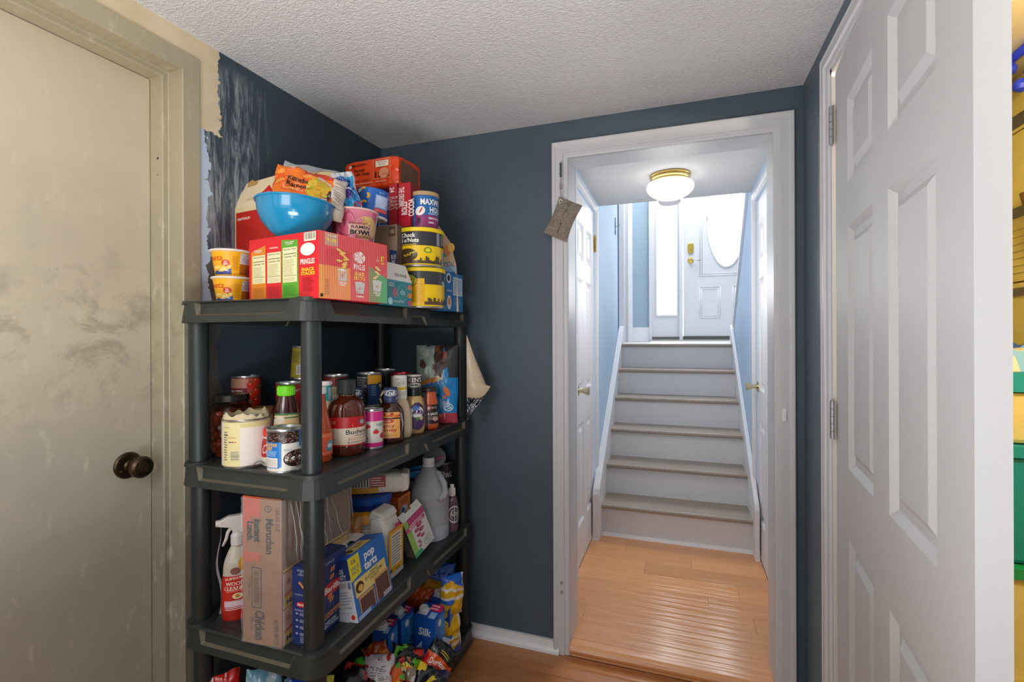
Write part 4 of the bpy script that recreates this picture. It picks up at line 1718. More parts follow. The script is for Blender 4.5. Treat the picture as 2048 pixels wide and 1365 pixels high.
a.ell(.21, .86, .05, .08, 'cfd9ea').text('cups', .12, .58, .14, 'e9edf4', w=.2, bold=.03).text('mac', .10, .25, .11, 'e9edf4', w=.14, bold=.02)
a.rect(.56, .25, .87, .78, '8fa9dc').lines(.58, .3, .85, .74, 8, 'e9edf8', 4, .4).rect(.56, .10, .88, .24, 'd8383a').text('READY IN 3½ MIN', .72, .17, .05, 'f4dcd4', w=.26)
a.text('8 x 2', .68, .88, .07, 'e9edf4', w=.1)
a.rect(.0, .0, 1, .035, '1a3f8c')
a.build(t)

# tall blue box
bx = cbox(782, 1.66, -6, uL=706, d=.05)
t, f, w, d = carton('tall dark blue food box under the orange noodle multipack', 'box', 'pasta_box', bx, Z4, .404, '1f3f96', {'right': '2a3a80'})
a = art(f['front'])
a.lines(.05, .90, .95, .985, 3, '8fa2d4', 2, .3).lines(.72, .3, .95, .86, 14, '93a4d0', 6, .3).text('macaroni\n& cheese', .40, .72, .05, 'e9ecf4', w=.5, bold=.02).rect(.70, .30, .72, .9, 'b7c2e0')
a.build(t)
# brown carton with drink packets
bx = cbox(795, 1.53, -5, uL=742, d=.05)
t, f, w, d = carton('brown cardboard carton printed with drink packets, behind the yellow coffee cans', 'carton', 'drink_mix_carton', bx, Z4, .262, 'a8927a', {'right': '5f4c48', 'top': 'a08a70'})
a = art(f['front'])
a.rect(.02, .12, .30, .78, '8d6a58').rect(.02, .12, .30, .42, 'b7ac98').lines(.04, .15, .28, .4, 8, '7b6a58', 2)
a.poly([(.36, .80), (.66, .76), (.70, .30), (.40, .30)], 'cf5c24').poly([(.40, .44), (.69, .44), (.72, .06), (.42, .06)], 'c9bf9e').lines(.44, .08, .68, .42, 9, '8a7a5c', 3)
a.text('ROAST\nPACK', .51, .66, .05, 'f0dcc4', w=.18, bold=.03)
a.poly([(.72, .70), (1.0, .68), (1.0, .02), (.76, .02)], '24427e').rect(.80, .04, 1.0, .38, 'cdbf96').lines(.82, .06, .98, .34, 7, '8a7a5c', 4).text('BLUE\nMIX', .87, .58, .05, 'e9ecf4', w=.18, bold=.03)
a.rect(.70, .86, .94, .98, '6d5a48').text('100', .82, .92, .05, 'd9ccb4', w=.16, bold=.03)
a.text('INSTANT\nMIX', .16, .66, .045, 'd9cbb8', w=.2, bold=.02)
a.build(t)
# two red boxes
for k, (u0, uL_, F_, lab) in enumerate(((795, 779, 1.57, 'narrow red box marked 24 beside the tall blue box'), (822, 796, 1.56, 'wider red box reading THE ORIGINAL behind the blue coffee can'))):
    bx = cbox(u0, F_, -5, uL=uL_, d=.045)
    t, f, w, d = carton(lab, 'box', 'candy_box', bx, Z4 + .2635, .1400, 'b51c2c', {'right': '7a1420'}, 'red boxes on the brown carton')
    a = art(f['front'])
    if k == 0:
        a.text('24', .40, .86, .12, 'efdcd8', w=.12, rot=-pi / 2, bold=.03).text('BARS', .45, .55, .3, 'd9b0a8', w=.3, rot=-pi / 2)
    else:
        a.text('THE ORIGINAL', .30, .68, .16, 'efdcd8', w=.46, rot=-pi / 2, bold=.02).text('ROLLS\nCOCOA', .80, .42, .15, 'efdcd8', w=.40, rot=pi / 2, bold=.04)
    a.build(t)

# orange noodle multipack
bx = cbox(796, 1.60, -3.5, uL=689, uR=843)
(cx, cy), w, d, r = bx
t = empty('noodle_multipack', (cx, cy, Z4 + .4065), r, 'orange-red shrink-wrapped twelve pack of noodles topping the pile', 'multipack')
h = .104
b = MB()
mo = M('d9400f', .18, var=.08, scale=25, bump=.5, bscale=60)


def mp(u, v):
    """rounded wrapped block swept round its long axis x"""
    a_ = 2 * pi * v
    cy_, cz_ = cos(a_), sin(a_)
    p = 12
    q = (abs(cy_) ** p + abs(cz_) ** p) ** (-1 / p)
    e = 1 - .10 * abs(2 * u - 1) ** 8
    nn_ = noise.noise((u * 14, v * 18, 5)) * (.0022 if .15 < u < .85 else .004)
    return (-w / 2 + w * u, (d / 2) * cy_ * q * e + nn_, h / 2 + (h / 2) * cz_ * q * e + nn_)


b.grid(mp, 40, 64, mo)
b.add([mp(1, k / 64) for k in range(64)], [tuple(range(64))], mo)
b.add([mp(0, k / 64) for k in range(64)], [tuple(range(63, -1, -1))], mo)
b.build('film_wrap', t)
f = faces_of(w, d, h)
a = art(f['front'], .3, .0035)
a.text('Maruchan', .30, .83, .085, '1c1210', w=.27, bold=.01, rot=.03).ell(.145, .79, .028, .06, 'c9b9a4', 14).text('Ramen\nNoodle Soup', .31, .575, .10, '17100e', w=.38, bold=.01)
a.text('Chicken Flavor', .33, .31, .07, '2a1612', w=.38).text('12', .665, .42, .16, '120c0a', w=.12, bold=.03)
a.rect(.575, .28, .58, .90, 'e8b08c').rect(.88, .28, .885, .90, 'e8b08c').rect(.575, .28, .885, .29, 'e8b08c').rect(.575, .89, .885, .90, 'e8b08c')
a.rect(.62, .66, .855, .85, 'dfd0bc').text('Maruchan\nRamen', .74, .77, .055, '2a1612', w=.17).ell(.77, .45, .09, .17, 'd98a66', 16).text('PACKS', .79, .40, .05, '3a2016', w=.10)
a.lines(.22, .17, .58, .22, 1, 'e39a7c', 1, .6).lines(.62, .17, .88, .22, 1, 'e39a7c', 2, .6)
a.build(t)
a = art(f['right'], .6, .001)
a.poly([(.12, .18), (.55, .14), (.86, .20), (.88, .78), (.60, .84), (.16, .88), (.10, .60)], '6a4730')
a.build(t, 'window_in_wrap')

# coffee cans
def skyline(a, u0, u1, v0, hmax, col, seed):
    R = random.Random(seed)
    u_ = u0
    while u_ < u1:
        w_ = R.uniform(.018, .04)
        hh = hmax * R.uniform(.35, 1)
        a.rect(u_, v0, min(u1, u_ + w_), v0 + hh, col)
        a.k -= .00005
        if R.random() < .3:
            a.rect(u_ + w_ * .4, v0, u_ + w_ * .6, v0 + hh + hmax * .25, col)
            a.k -= .00005
        u_ += w_
    a.k += .00005


t, S = can('large yellow and black coffee can at the bottom of the can stack', 'coffee_can', 'can', 845, 1.620, Z4, .0745, .128, 'f0c70e', group='yellow coffee cans', lid='f2d21c')
a = art(S, .3)
a.rect(.0, .60, 1, .96, '3a3a40').rect(.36, .62, .41, .9, '5d5d64').rect(.17, .05, .53, .76, 'eeb410').lines(.20, .1, .51, .55, 18, 'b78a10', 3, .3).text('NOT SO FANCY', .36, .60, .03, '7a5c10', w=.28)
a.ell(.30, .72, .135, .20, '1d2a1c', 24).ell(.30, .72, .11, .165, '8aa53a', 24).ell(.30, .72, .075, .12, 'e9d21c', 20).text('UNCAP', .30, .72, .05, '23301c', w=.12, bold=.03)
a.text('Chock\nfull o\'Nuts', 1.0, .74, .13, 'efece4', w=.34, bold=.03)
skyline(a, .53, 1.0, .035, .22, '5a4630', 4)
a.build(t)
t, S = can('large yellow and black coffee can on top of its twin', 'coffee_can', 'can', 842, 1.610, Z4 + .1305, .0745, .122, 'f2c90f', group='yellow coffee cans', lid='f2d21c')
a = art(S, .3)
a.rect(.0, .555, 1, .97, '35353b').rect(.74, .58, .80, .95, '8c8c94').text('Chock\nfull o\'Nuts', .31, .78, .115, 'f0ece0', w=.34, bold=.035, shear=.1)
a.lines(.14, .565, .45, .60, 1, 'e2c020', 1, .6)
a.ell(.30, .28, .16, .19, '4a3a18', 22).text('New York Roast', .30, .28, .07, 'e9cf3c', w=.30, rot=.35, bold=.02).ell(.60, .42, .06, .09, '7d9a2c', 16).ell(.60, .42, .035, .055, 'e9d21c', 14)
skyline(a, .02, .90, .03, .22, '4f4030', 9)
a.rect(.82, .55, .95, .95, '26262a').lines(.83, .6, .94, .92, 8, 'c9c9cc', 3, .4).bars(.86, .05, .95, .42, 'e6e2d8', '2c2c2c', True)
a.build(t)
t, S = can('tall blue coffee can with a tan lid on top of the yellow cans', 'coffee_can', 'can', 850, 1.610, Z4 + .255, .0465, .120, '1f63a6', lid='b8976c')
a = art(S, .3)
a.rect(.0, .0, .28, 1, '2566a4').rect(.28, .0, .93, .36, '8c2f6c')
a.text('MAXWELL', .74, .76, .17, 'f0ede8', w=.66, bold=.03).text('HOUSE', .83, .53, .17, 'f0ede8', w=.42, bold=.03)
a.ell(.40, .48, .12, .13, 'ece6e0', 20, rot=.5).ell(.42, .50, .02, .10, 'c0392b', 10, rot=-.5)
a.lines(.58, .385, .92, .43, 1, 'c9d6e6', 2, .5).text('FRENCH ROAST', .74, .27, .055, 'f0e6ec', w=.30, bold=.03).text('DARK', .66, .14, .05, 'f0e6ec', w=.14, bold=.03).ell(.38, .19, .05, .09, '3a1c30', 12)
a.build(t)
# teal box with white raised flap
p0 = at(776, 1.39)
dd = edge_t(p0, (sin(radians(2)), cos(radians(2))), 826)
bx = ((p0[0] - .03, p0[1] + dd / 2), .06, dd, radians(-2))
t, f, w, d = carton('small teal granola box with its white flap raised, beside the red snack box', 'box', 'granola_box', bx, Z4, .074, '1d8290', {'front': '1d8290', 'top': 'c9b79a'})
a = art(f['right'])
a.rect(0, .92, 1, 1, '2a93a0').text('ONE', .60, .56, .20, 'cfe8ea', w=.24, bold=.01).ell(.60, .55, .21, .34, '58bcc6', 24).ell(.60, .55, .19, .32, '1f8490', 24).text('ds', .60, .57, .22, 'bfe2e6', w=.2)
a.ell(.30, .52, .09, .2, 'a8606c', 14).text('TRUE INSTINCT', .45, .17, .08, 'd9eef0', w=.42).ell(.90, .80, .09, .12, 'cf7a50', 14).ell(.90, .46, .09, .12, 'd98a3c', 14).ell(.90, .14, .09, .12, 'c9507c', 14).ell(.12, .16, .09, .14, 'a9d9dc', 14).lines(.05, .72, .3, .9, 3, 'cfe8ea', 3)
a.build(t)
b = MB()
w2, d2 = w / 2, d / 2
b.add([(w2, -d2, .074), (w2, d2, .074), (w2 - .022, d2 - .002, .128), (w2 - .022, -d2 + .014, .128), (w2 - .001, -d2, .0745), (w2 - .001, d2, .0745), (w2 - .023, d2 - .002, .1285), (w2 - .023, -d2 + .014, .1285)],
      [(0, 1, 2, 3), (7, 6, 5, 4), (0, 3, 7, 4), (1, 5, 6, 2), (3, 2, 6, 7)], M('ece9e6', .5))
b.build('raised_flap', t)
S = Flat((w2, -d2, .074), (0, d, 0), (-.022, 0, .054), (.9, 0, .35))
a = art(S)
for q, c_ in enumerate(('d9746c', '5b8fd0', 'e0a03c', '4f9f5c', '4fb0c0', 'd0442c')):
    a.rect(.38 + q * .08, .25, .43 + q * .08, .42, c_)
a.build(t, 'flap_print')
# pale drink-mix box with slanted top
x, y = at(889, 1.80)
t = empty('drink_mix_box', (x, y, Z4), face_cam(x, y), 'pale orange and blue drink mix box behind the coffee cans', 'box')
b = MB()
b.prism([(-.04, 0), (.052, 0), (.044, .17), (.022, .255), (-.020, .315), (-.04, .315)], -.02, .02, M('d6b690', .45), 'y')
b.build('carton_body', t, bev=.001)
a = art(Flat((-.04, -.02, 0), (.084, 0, 0), (0, 0, .17), (0, -1, 0)))
a.rect(.0, .02, 1, .42, 'dba172').rect(.40, .60, .98, .98, '9fc2dc').text('CRYSTAL', .62, 1.02, .10, '2f6fa6', w=.6, bold=.02).rect(.5, .74, .95, .86, '2c6ea0').text('LIGHT', .72, .80, .07, 'efece6', w=.3).ell(.70, .45, .16, .12, '4f8fc4', 16).ell(.70, .45, .08, .06, 'efe6dc', 14)
a.ell(.55, 1.30, .22, .12, 'df8a4c', 14).ell(.78, 1.38, .15, .10, 'e6b64c', 14).ell(.42, 1.22, .12, .06, '3fa0a8', 12)
a.build(t)
# blue box at the right end
p0 = at(891, 1.70)
dd = edge_t(p0, (0, 1), 926)
bx = ((p0[0] - .045, p0[1] + dd / 2), .09, dd, radians(0))
t, f, w, d = carton('blue box with a white nutrition panel at the right end of the top shelf', 'box', 'cracker_box', bx, Z4, .138, '2274b0', {'front': '2b7ab4', 'left': '24313c'})
a = art(f['right'])
a.rect(.42, .42, .95, .90, 'c3d4e2').lines(.46, .45, .92, .86, 8, '5f7f9c', 4, .3).lines(.45, .15, .9, .36, 5, '8fc0e0', 4, .3).ell(.18, .84, .13, .13, 'dfe9f0', 16).ell(.18, .84, .08, .08, '3a2c34', 14)
a.ell(.20, .22, .12, .18, 'e6d9cc', 16).ell(.20, .24, .07, .10, 'd98a4c', 14).text('GOLDEN', .2, .52, .05, 'dfe9f0', w=.26, bold=.02)
a.build(t)
a = art(f['front'])
a.ell(.75, .3, .22, .25, '7a4a30', 16).ell(.8, .5, .12, .2, 'd9d0c4', 16)
a.build(t, 'front_print')

# ================================================================== SECOND SHELF
Z3 = ZS[2]


def can_on(u, F, z, n_h, **k):
    pass


# torn label can
t, S = can('wide dented can with a torn cream and white label, front left of the second shelf', 'food_can', 'can', 492, 1.285, Z3, .0565, .124, 'e4dcc0', rim='8e8a82')
a = art(S, .6, .0006)
a.rect(0, .0, .14, 1, 'ddd5cc').rect(.14, .0, .42, 1, 'e0d49c').rect(.42, .0, 1, .97, 'e2d6cf').rect(.42, .88, .95, .98, 'd6c68a')
a.text('LOW FAT', .22, .88, .025, '4a4a44', w=.1).lines(.16, .12, .23, .80, 12, '6a675c', 3, .4).rect(.16, .70, .24, .73, '3a3a38').text('Dinner', .31, .66, .05, 'c98a4c', w=.13)
for q, c_ in enumerate(('3f4f7a', 'b54a3c', 'c98a8a')):
    a.rect(.26 + q * .04, .54, .29 + q * .04, .57, c_)
a.bars(.27, .12, .42, .36, 'dcd4a8', '74725e', True)
a.build(t)
b = MB()
R_ = random.Random(3)
n = 60
vs, fs = [], []
for j in range(3):
    for i in range(n):
        an = 2 * pi * i / n
        rr = .0572 - .007 * (j / 2) + noise.noise((cos(an) * 2, sin(an) * 2, j)) * .004 * (j / 2 + .2)
        vs.append((rr * sin(an), -rr * cos(an), .119 + .008 * j + .006 * noise.noise((cos(an) * 3, sin(an) * 3, 9)) * j))
for j in range(2):
    for i in range(n):
        fs.append((j * n + i, j * n + (i + 1) % n, (j + 1) * n + (i + 1) % n, (j + 1) * n + i))
b.add(vs, fs, M('cfc09c', .7), True)
b.build('torn_label_edge', t)
b = MB()
b.tube([(-.002 + .012 * cos(q * .5) * (1 - q * .02) + .03, -.060 - .004 * sin(q * .5), .008 + .009 * sin(q * .5)) for q in range(10)] + [(.0, -.06, .003), (-.02, -.058, .002)], .0008, M('4a4036', .5), 5)
b.build('loose_thread', t)

# bean can, small red-capped bottle between
t, S = can('blue and white black bean can at the front edge beside the post', 'food_can', 'can', 569, 1.225, Z3, .0415, .108, 'dcd8d2')
a = art(S, .3)
bean = 'c8a89a 5a3a30 3c2620 7a5648 2a1a18'.split()


def beans(a, u0, v0, u1, v1, n, seed, ell=None, r=.028):
    R = random.Random(seed)
    for q in range(n):
        u_, v_ = R.uniform(u0, u1), R.uniform(v0, v1)
        if ell and ((u_ - ell[0]) / ell[2]) ** 2 + ((v_ - ell[1]) / ell[3]) ** 2 > 1:
            continue
        c_ = R.choice(('4a2e26', '3a221e', '6a4638', '2a1816'))
        a.ell(u_, v_, r, r * .75, c_, 8, rot=R.uniform(-1, 1))
        a.ell(u_ - r * .25, v_ + r * .25, r * .3, r * .22, 'd0b4a4', 6)
        a.k -= .0001


a.rect(0, .70, .78, 1, '2c1c18')
beans(a, .02, .72, .76, .98, 70, 3)
a.k += .0002
a.rect(.78, .55, 1, 1, '1f77c4').rect(.0, .08, .40, .74, '1f77c4').rect(.44, .0, 1, .58, 'd5d0c6').rect(.40, .10, .44, .74, '1f77c4')
a.text('DAKOTA\'S\nBEST', .19, .62, .075, 'f0a81c', w=.34, bold=.05).lines(.06, .37, .38, .52, 5, 'bcd8ee', 3, .3).rect(.04, .10, .37, .34, 'e6e2dc')
for q in range(9):
    a.rect(.06, .125 + q * .022, .35, .135 + q * .022, '9a8f88' if q % 2 else 'c9c2ba')
    a.k -= .00005
a.k += .0001
a.text('BEANS', .55, .53, .03, '3a6ea8', w=.14).ell(.72, .30, .25, .22, '2a1816', 24)
beans(a, .48, .08, .96, .52, 90, 6, (.72, .30, .22, .19))
a.k += .0002
a.rect(.86, .62, .98, .80, 'e0a040').lines(.84, .58, .98, .75, 4, 'e6eef4', 2, .5).lines(.6, .04, .8, .07, 1, '6a4a40')
a.build(t)
t, S_, _, _ = bottle('small white bottle with red lid and red label between the cans', 'sauce_bottle', 545, 1.275, Z3, [(.022, 0), (.026, .004), (.027, .03), (.026, .06), (.021, .075), (.018, .08)], 'd9d2c8', (.0225, .076, .096), 'cf1f1c', rough=.3)
a = art(Cyl(S_, .025, .072, -90, 90), .35)
a.rect(0, 0, 1, 1, 'a8201f').text('Coffee', .42, .45, .5, 'f2e6dc', w=.5, shear=.3)
a.build(t)
# pickle jar
prof = [(.044, 0), (.052, .006), (.053, .04), (.053, .12), (.050, .140), (.040, .152), (.039, .156)]
x, y = at(463, 1.385)
t = empty('pickle_jar', (x, y, Z3), face_cam(x, y), 'big glass jar of dark red pickles with a black lid, far left', 'jar')
sp = smooth_prof(prof, 2)
b = MB()
b.lathe([(0, 0)] + sp, M('e8ece8', .04, trans=1.0, var=0, ior=1.2), 40)
b.build('glass_jar', t)


def jarmat():
    m, nt, bs = nodes_mat('pickled_fruit')
    tc = N(nt, 'ShaderNodeTexCoord').outputs['Object']
    v = nt.nodes.new('ShaderNodeTexVoronoi')
    v.inputs['Scale'].default_value = 62
    nt.links.new(tc, v.inputs['Vector'])
    c = mixc(nt, ramp(nt, v.outputs['Distance'], .1, .65), 'a3421c', '3a130c')
    c = mixc(nt, ramp(nt, noisen(nt, tc, 30, 3), .4, .7), c, '6a1f10')
    nt.links.new(c, bs.inputs['Base Color'])
    bs.inputs['Roughness'].default_value = .25
    bumpn(nt, v.outputs['Distance'], .8, .01, bs)
    return m


b = MB()
b.lathe([(0, .004)] + [(r_ - .003, z_ + .002) for r_, z_ in sp if z_ < .128] + [(.02, .131), (0, .130)], jarmat(), 40)
b.build('contents', t)
b = MB()
b.lathe([(.043, .153), (.045, .155), (.045, .170), (.043, .173), (0, .172)], M('2a2622', .3, .4), 36)
b.build('screw_lid', t)
# mustard-lid jar
x, y = at(523, 1.45)
t = empty('sauce_jar', (x, y, Z3), face_cam(x, y), 'small jar of pale sauce with a dull gold lid behind the torn-label can', 'jar')
b = MB()
b.lathe([(0, 0), (.034, 0), (.037, .01), (.037, .09), (.030, .108), (.030, .112)], M('a8905c', .2, coat=.5), 32)
b.build('jar_body', t)
b = MB()
b.lathe([(.033, .110), (.034, .112), (.034, .124), (.032, .127), (0, .126)], M('a39a60', .35, .7), 32)
b.build('screw_lid', t)
a = art(Cyl(.0372, .01, .088, -90, 90), .5)
a.rect(.0, 0, 1, 1, 'c9bfa6').text('SAUCE', .5, .55, .2, '5a4a3a', w=.4)
a.build(t)


# stacked cans by the wall: lower ones mostly hidden
def tomato_art(a):
    a.rect(0, 0, 1, 1, 'b8544c').rect(0, .70, .55, .98, 'd2907c').rect(.0, .45, .52, .68, '7a1f34').text('DICED', .26, .57, .12, 'f0dcd4', w=.32, bold=.03).text('GREEN\nVALLEY', .26, .84, .08, '8a9a70', w=.26)
    a.rect(.0, .05, .52, .42, 'c87868')
    for q in range(8):
        a.ell(.06 + (q * .37) % .42, .12 + .26 * ((q * .61) % 1), .06, .07, '8a2a20', 10)
    a.rect(.80, 0, 1, 1, '8a2430').lines(.81, .05, .99, .95, 12, 'd9a8a4', 3, .35)
    for vv in (.82, .50, .20):
        for du in (-.05, .07):
            a.ell(.66 + du, vv + du, .105, .13, 'd8301c', 16)
            a.ell(.63 + du, vv + du + .05, .02, .025, 'f0b0a0', 8)
            a.ell(.67 + du, vv + du + .10, .05, .02, '3c6a24', 8)


t, S = can('diced tomato can hidden under its twin at the back left', 'food_can', 'can', 492, 1.50, Z3, .0415, .108, 'b8544c', group='stacked tomato cans')
t, S = can('diced tomato can with red tomatoes on its label, upper of the back left stack', 'food_can', 'can', 492, 1.50, Z3 + .1085, .0415, .108, 'b8544c', group='stacked tomato cans')
a = art(S, .35)
tomato_art(a)
a.build(t)
for k in range(2):
    t, S = can(('red can with white script, hidden lower one behind the lime-capped bottle', 'red can with white script, its top showing behind the lime-capped bottle')[k], 'food_can', 'can', 579, 1.47, Z3 + .1 * k, .0385, .099, 'a81c24')
    a = art(S, .35)
    a.text('Cranberry', .55, .80, .13, 'efdcd8', w=.6, shear=.3)
    a.build(t)
for k in range(2):
    t, S = can(('olive can at the bottom of a hidden stack behind the front post', 'red-topped can in the middle of the stack behind the front post')[k], 'food_can', 'can', 617, 1.55, Z3 + .1 * k, .0385, .099, ('8a7f2e', 'a8662a')[k])
t, S = can('olive yellow can leaning on top of the stack left of the front post', 'food_can', 'can', 606, 1.555, Z3 + .2, .0385, .105, '9a8c2c', tilt=radians(4))
a = art(S, .35)
a.rect(.30, .10, .9, .42, 'b9b6b4').lines(.33, .14, .85, .38, 4, '6a6a70', 3, .5).lines(.12, .5, .4, .9, 8, '5c5620', 4, .4).text('CORN', .62, .66, .14, 'e6dfae', w=.36, bold=.04)
a.build(t)
# lime capped honey bottle
t, S_, _, _ = bottle('brown bottle with a lime green cap and honey label behind the bean can', 'syrup_bottle', 572, 1.335, Z3,
                     [(.033, 0), (.037, .005), (.038, .03), (.037, .075), (.034, .115), (.028, .148), (.021, .172), (.019, .180)], '3a1712', (.0225, .174, .201), '6fd010', rough=.08, sy=.8)
a = art(Cyl(lambda z: S_(z) + .0008, .060, .128, -58, 62, 1, .8), .4)
a.rect(0, 0, 1, 1, 'e3c794').rect(0, .80, 1, 1, '3f7a4a').poly([(.35, .60), (1, .72), (1, .95), (.5, .86)], 'c81f4c').ell(.22, .74, .22, .16, 'ddd9c4', 16).text('HONEY', .55, .36, .20, 'b5324a', w=.58).ell(.12, .12, .10, .10, 'e0562a', 10).ell(.88, .28, .07, .16, 'e6c030', 10).lines(.25, .05, .8, .14, 2, '8a9a5c', 3).text('ORGANIC', .72, .91, .09, 'e9e6d4', w=.35)
a.build(t)
b = MB()
b.box(.0225, -.001, .176, .0232, .001, .199, M('55a80c', .4))
b.build('cap_seam', t)

# right of the post
t, S_, _, _ = bottle('hot sauce bottle with orange label half hidden by the front post', 'sauce_bottle', 641, 1.315, Z3, [(.026, 0), (.029, .005), (.029, .075), (.026, .10), (.016, .135), (.012, .165), (.012, .185)], 'b8481a', (.014, .180, .200), 'e9e6e0', rough=.12)
a = art(Cyl(lambda z: S_(z) + .0006, .018, .078, -90, 90), .4)
a.rect(0, 0, 1, 1, 'e85a30').ell(.78, .42, .17, .26, '1f9ab8', 18).ell(.78, .42, .10, .10, 'cfe6ea', 12).lines(.5, .8, .95, .95, 2, 'f0b498', 2).lines(.5, .06, .95, .16, 2, 'f0b498', 2)
a.build(t)
t, S_, _, _ = bottle('tall dressing bottle with a teal and white neck label behind the front post', 'dressing_bottle', 652, 1.42, Z3, [(.028, 0), (.031, .005), (.031, .09), (.026, .12), (.0155, .145), (.0145, .195)], 'cfb98a', (.0165, .193, .205), 'ece9e4', rough=.15)
a = art(Cyl(.0162, .148, .192, -90, 90), .4)
a.rect(0, 0, 1, 1, '1f9aa8').rect(.62, .1, .9, .9, 'dfe9ea').lines(.64, .15, .88, .85, 6, '4a8a94', 3)
a.build(t)
t, S_, _, _ = bottle('cream coloured bottle standing behind the big barbecue sauce bottle', 'dressing_bottle', 664, 1.50, Z3, [(.028, 0), (.031, .005), (.031, .10), (.022, .13), (.0155, .150), (.0150, .165)], 'd8c794', (.017, .160, .180), 'e0d6a8', rough=.2)
t, S = can('dark red can with a small green logo behind the barbecue sauce bottle, lower', 'food_can', 'can', 672, 1.60, Z3, .0385, .105, '7a1c22')
t, S = can('dark red can with a small green logo peeking over the barbecue sauce bottle', 'food_can', 'can', 672, 1.60, Z3 + .1055, .0385, .105, '7a1c22')
a = art(S, .35)
a.rect(.35, .35, .8, .62, '2a4a34').text('LA', .58, .48, .14, 'd9d4c4', w=.16).lines(.3, .1, .85, .3, 3, 'c98a84', 3)
a.build(t)

# barbecue sauce bottle
t, S_, _, _ = bottle('large brown barbecue sauce bottle with red and cream label, just right of the front post', 'sauce_bottle', 692, 1.40, Z3,
                     [(.046, 0), (.051, .006), (.0525, .03), (.0525, .105), (.0525, .120), (.050, .138), (.040, .155), (.025, .164), (.0225, .172), (.0215, .178)], '5c2412', (.0255, .170, .2135), '1f2424', rough=.08, capname='cap')
b = MB()
b.lathe([(.0225, .166), (.0232, .170), (.0232, .196), (.0215, .198)], M('252b2c', .35), 30)
b.build('neck_seal', t)
a = art(Cyl(lambda z: .0531, .030, .110, -88, 88), .4)
a.rect(0, 0, 1, 1, 'dfcdb8').rect(0, .62, 1, 1, 'c01a22').rect(0, 0, 1, .05, 'c01a22').poly([(.42, .64), (.60, .62), (.98, .72), (.98, 1.0), (.62, .96), (.52, .86)], 'ddd9d4').poly([(.38, .66), (.62, .64), (.60, .74), (.46, .76)], 'e6e2dc')
a.text('Budweiser', .80, .48, .155, '33312e', w=.62, bold=.01).text('MARINADE', .82, .345, .06, '4a4640', w=.34).text('BOLD & SMOKY', .78, .235, .075, 'c08a4c', w=.50).text('BARBECUE', .72, .12, .04, '5a564e', w=.40)
a.poly([(.68, .74), (.74, .94), (.80, .78), (.86, .94), (.90, .76), (.80, .66)], '55575c').ell(.79, .80, .05, .08, 'a9abb0', 12)
a.lines(.08, .10, .34, .54, 10, '7a6a5a', 5, .3).text('CHOICE OF THE\nFINEST SAUCES', .20, .82, .045, 'f0c8c0', w=.25)
a.build(t)

# strawberry can
t, S = can('small pink and white raspberry can at the shelf edge right of the barbecue bottle', 'drink_can', 'can', 745, 1.470, Z3, .0305, .119, 'ded4cc')
a = art(S, .3)
a.rect(0, .72, 1, .99, 'd42a86').rect(0, 0, 1, .12, 'd42a86').rect(.15, .83, .28, .92, 'e9e2c8').rect(.19, .86, .24, .89, '3a8a4a')
for cu, cv, r_, c_ in ((.20, .54, .10, 'cf2a30'), (.33, .58, .10, 'd63a3a'), (.60, .42, .10, 'd8303a'), (.88, .30, .16, 'c02a54')):
    a.ell(cu, cv, r_, r_ * .55, c_, 14)
a.poly([(.52, .50), (.60, .46), (.68, .52), (.60, .50)], '3a7a34').ell(.27, .25, .08, .05, '4a4a48', 14).ell(.27, .25, .05, .03, 'ded4cc', 12).lines(.15, .15, .35, .18, 1, '4a4a48')
a.text('raspberry', .85, .62, .10, '2fa08a', w=.5)
a.build(t)

# blue stack behind
t, S = can('blue can with a yellow lid band standing behind the barbecue bottle, lower', 'food_can', 'can', 737, 1.66, Z3, .0405, .100, 'd9c41c', group='blue and gold cans')
t, S = can('tall navy can with white nutrition print and a gold band on top of the stack', 'food_can', 'can', 738, 1.66, Z3 + .1005, .0415, .112, '152a4a')
a = art(S, .35)
a.rect(0, 0, .46, 1, '16181f').lines(.08, .10, .44, .95, 16, 'b9bcc4', 3, .3).text('Nutrition Facts', .26, .93, .05, 'e0e2e6', w=.34).rect(.46, 0, 1, .70, '1c3f6c').rect(.46, .70, 1, 1, 'e0a020').lines(.55, .3, .68, .66, 5, '8aa6c8', 4).text('PROG', .88, .62, .14, 'ded8b0', w=.2, bold=.04).rect(.74, .52, 1.0, .74, '121c30').text('PROG', .88, .63, .12, 'ded8b0', w=.2, bold=.04)
a.build(t)
for k in range(2):
    t, S = can(('dark can at the bottom of the stack furthest back', 'dark can with shiny rim at the top of the stack furthest back')[k], 'food_can', 'can', 771, 1.80, Z3 + .108 * k, .0385, .1075, '2c2c2a')
t, S = can('lower dark can behind the first navy can', 'food_can', 'can', 707, 1.72, Z3, .0385, .1, '3a3836')
t['label'] = 'small grey-labelled can low down behind the barbecue bottle'

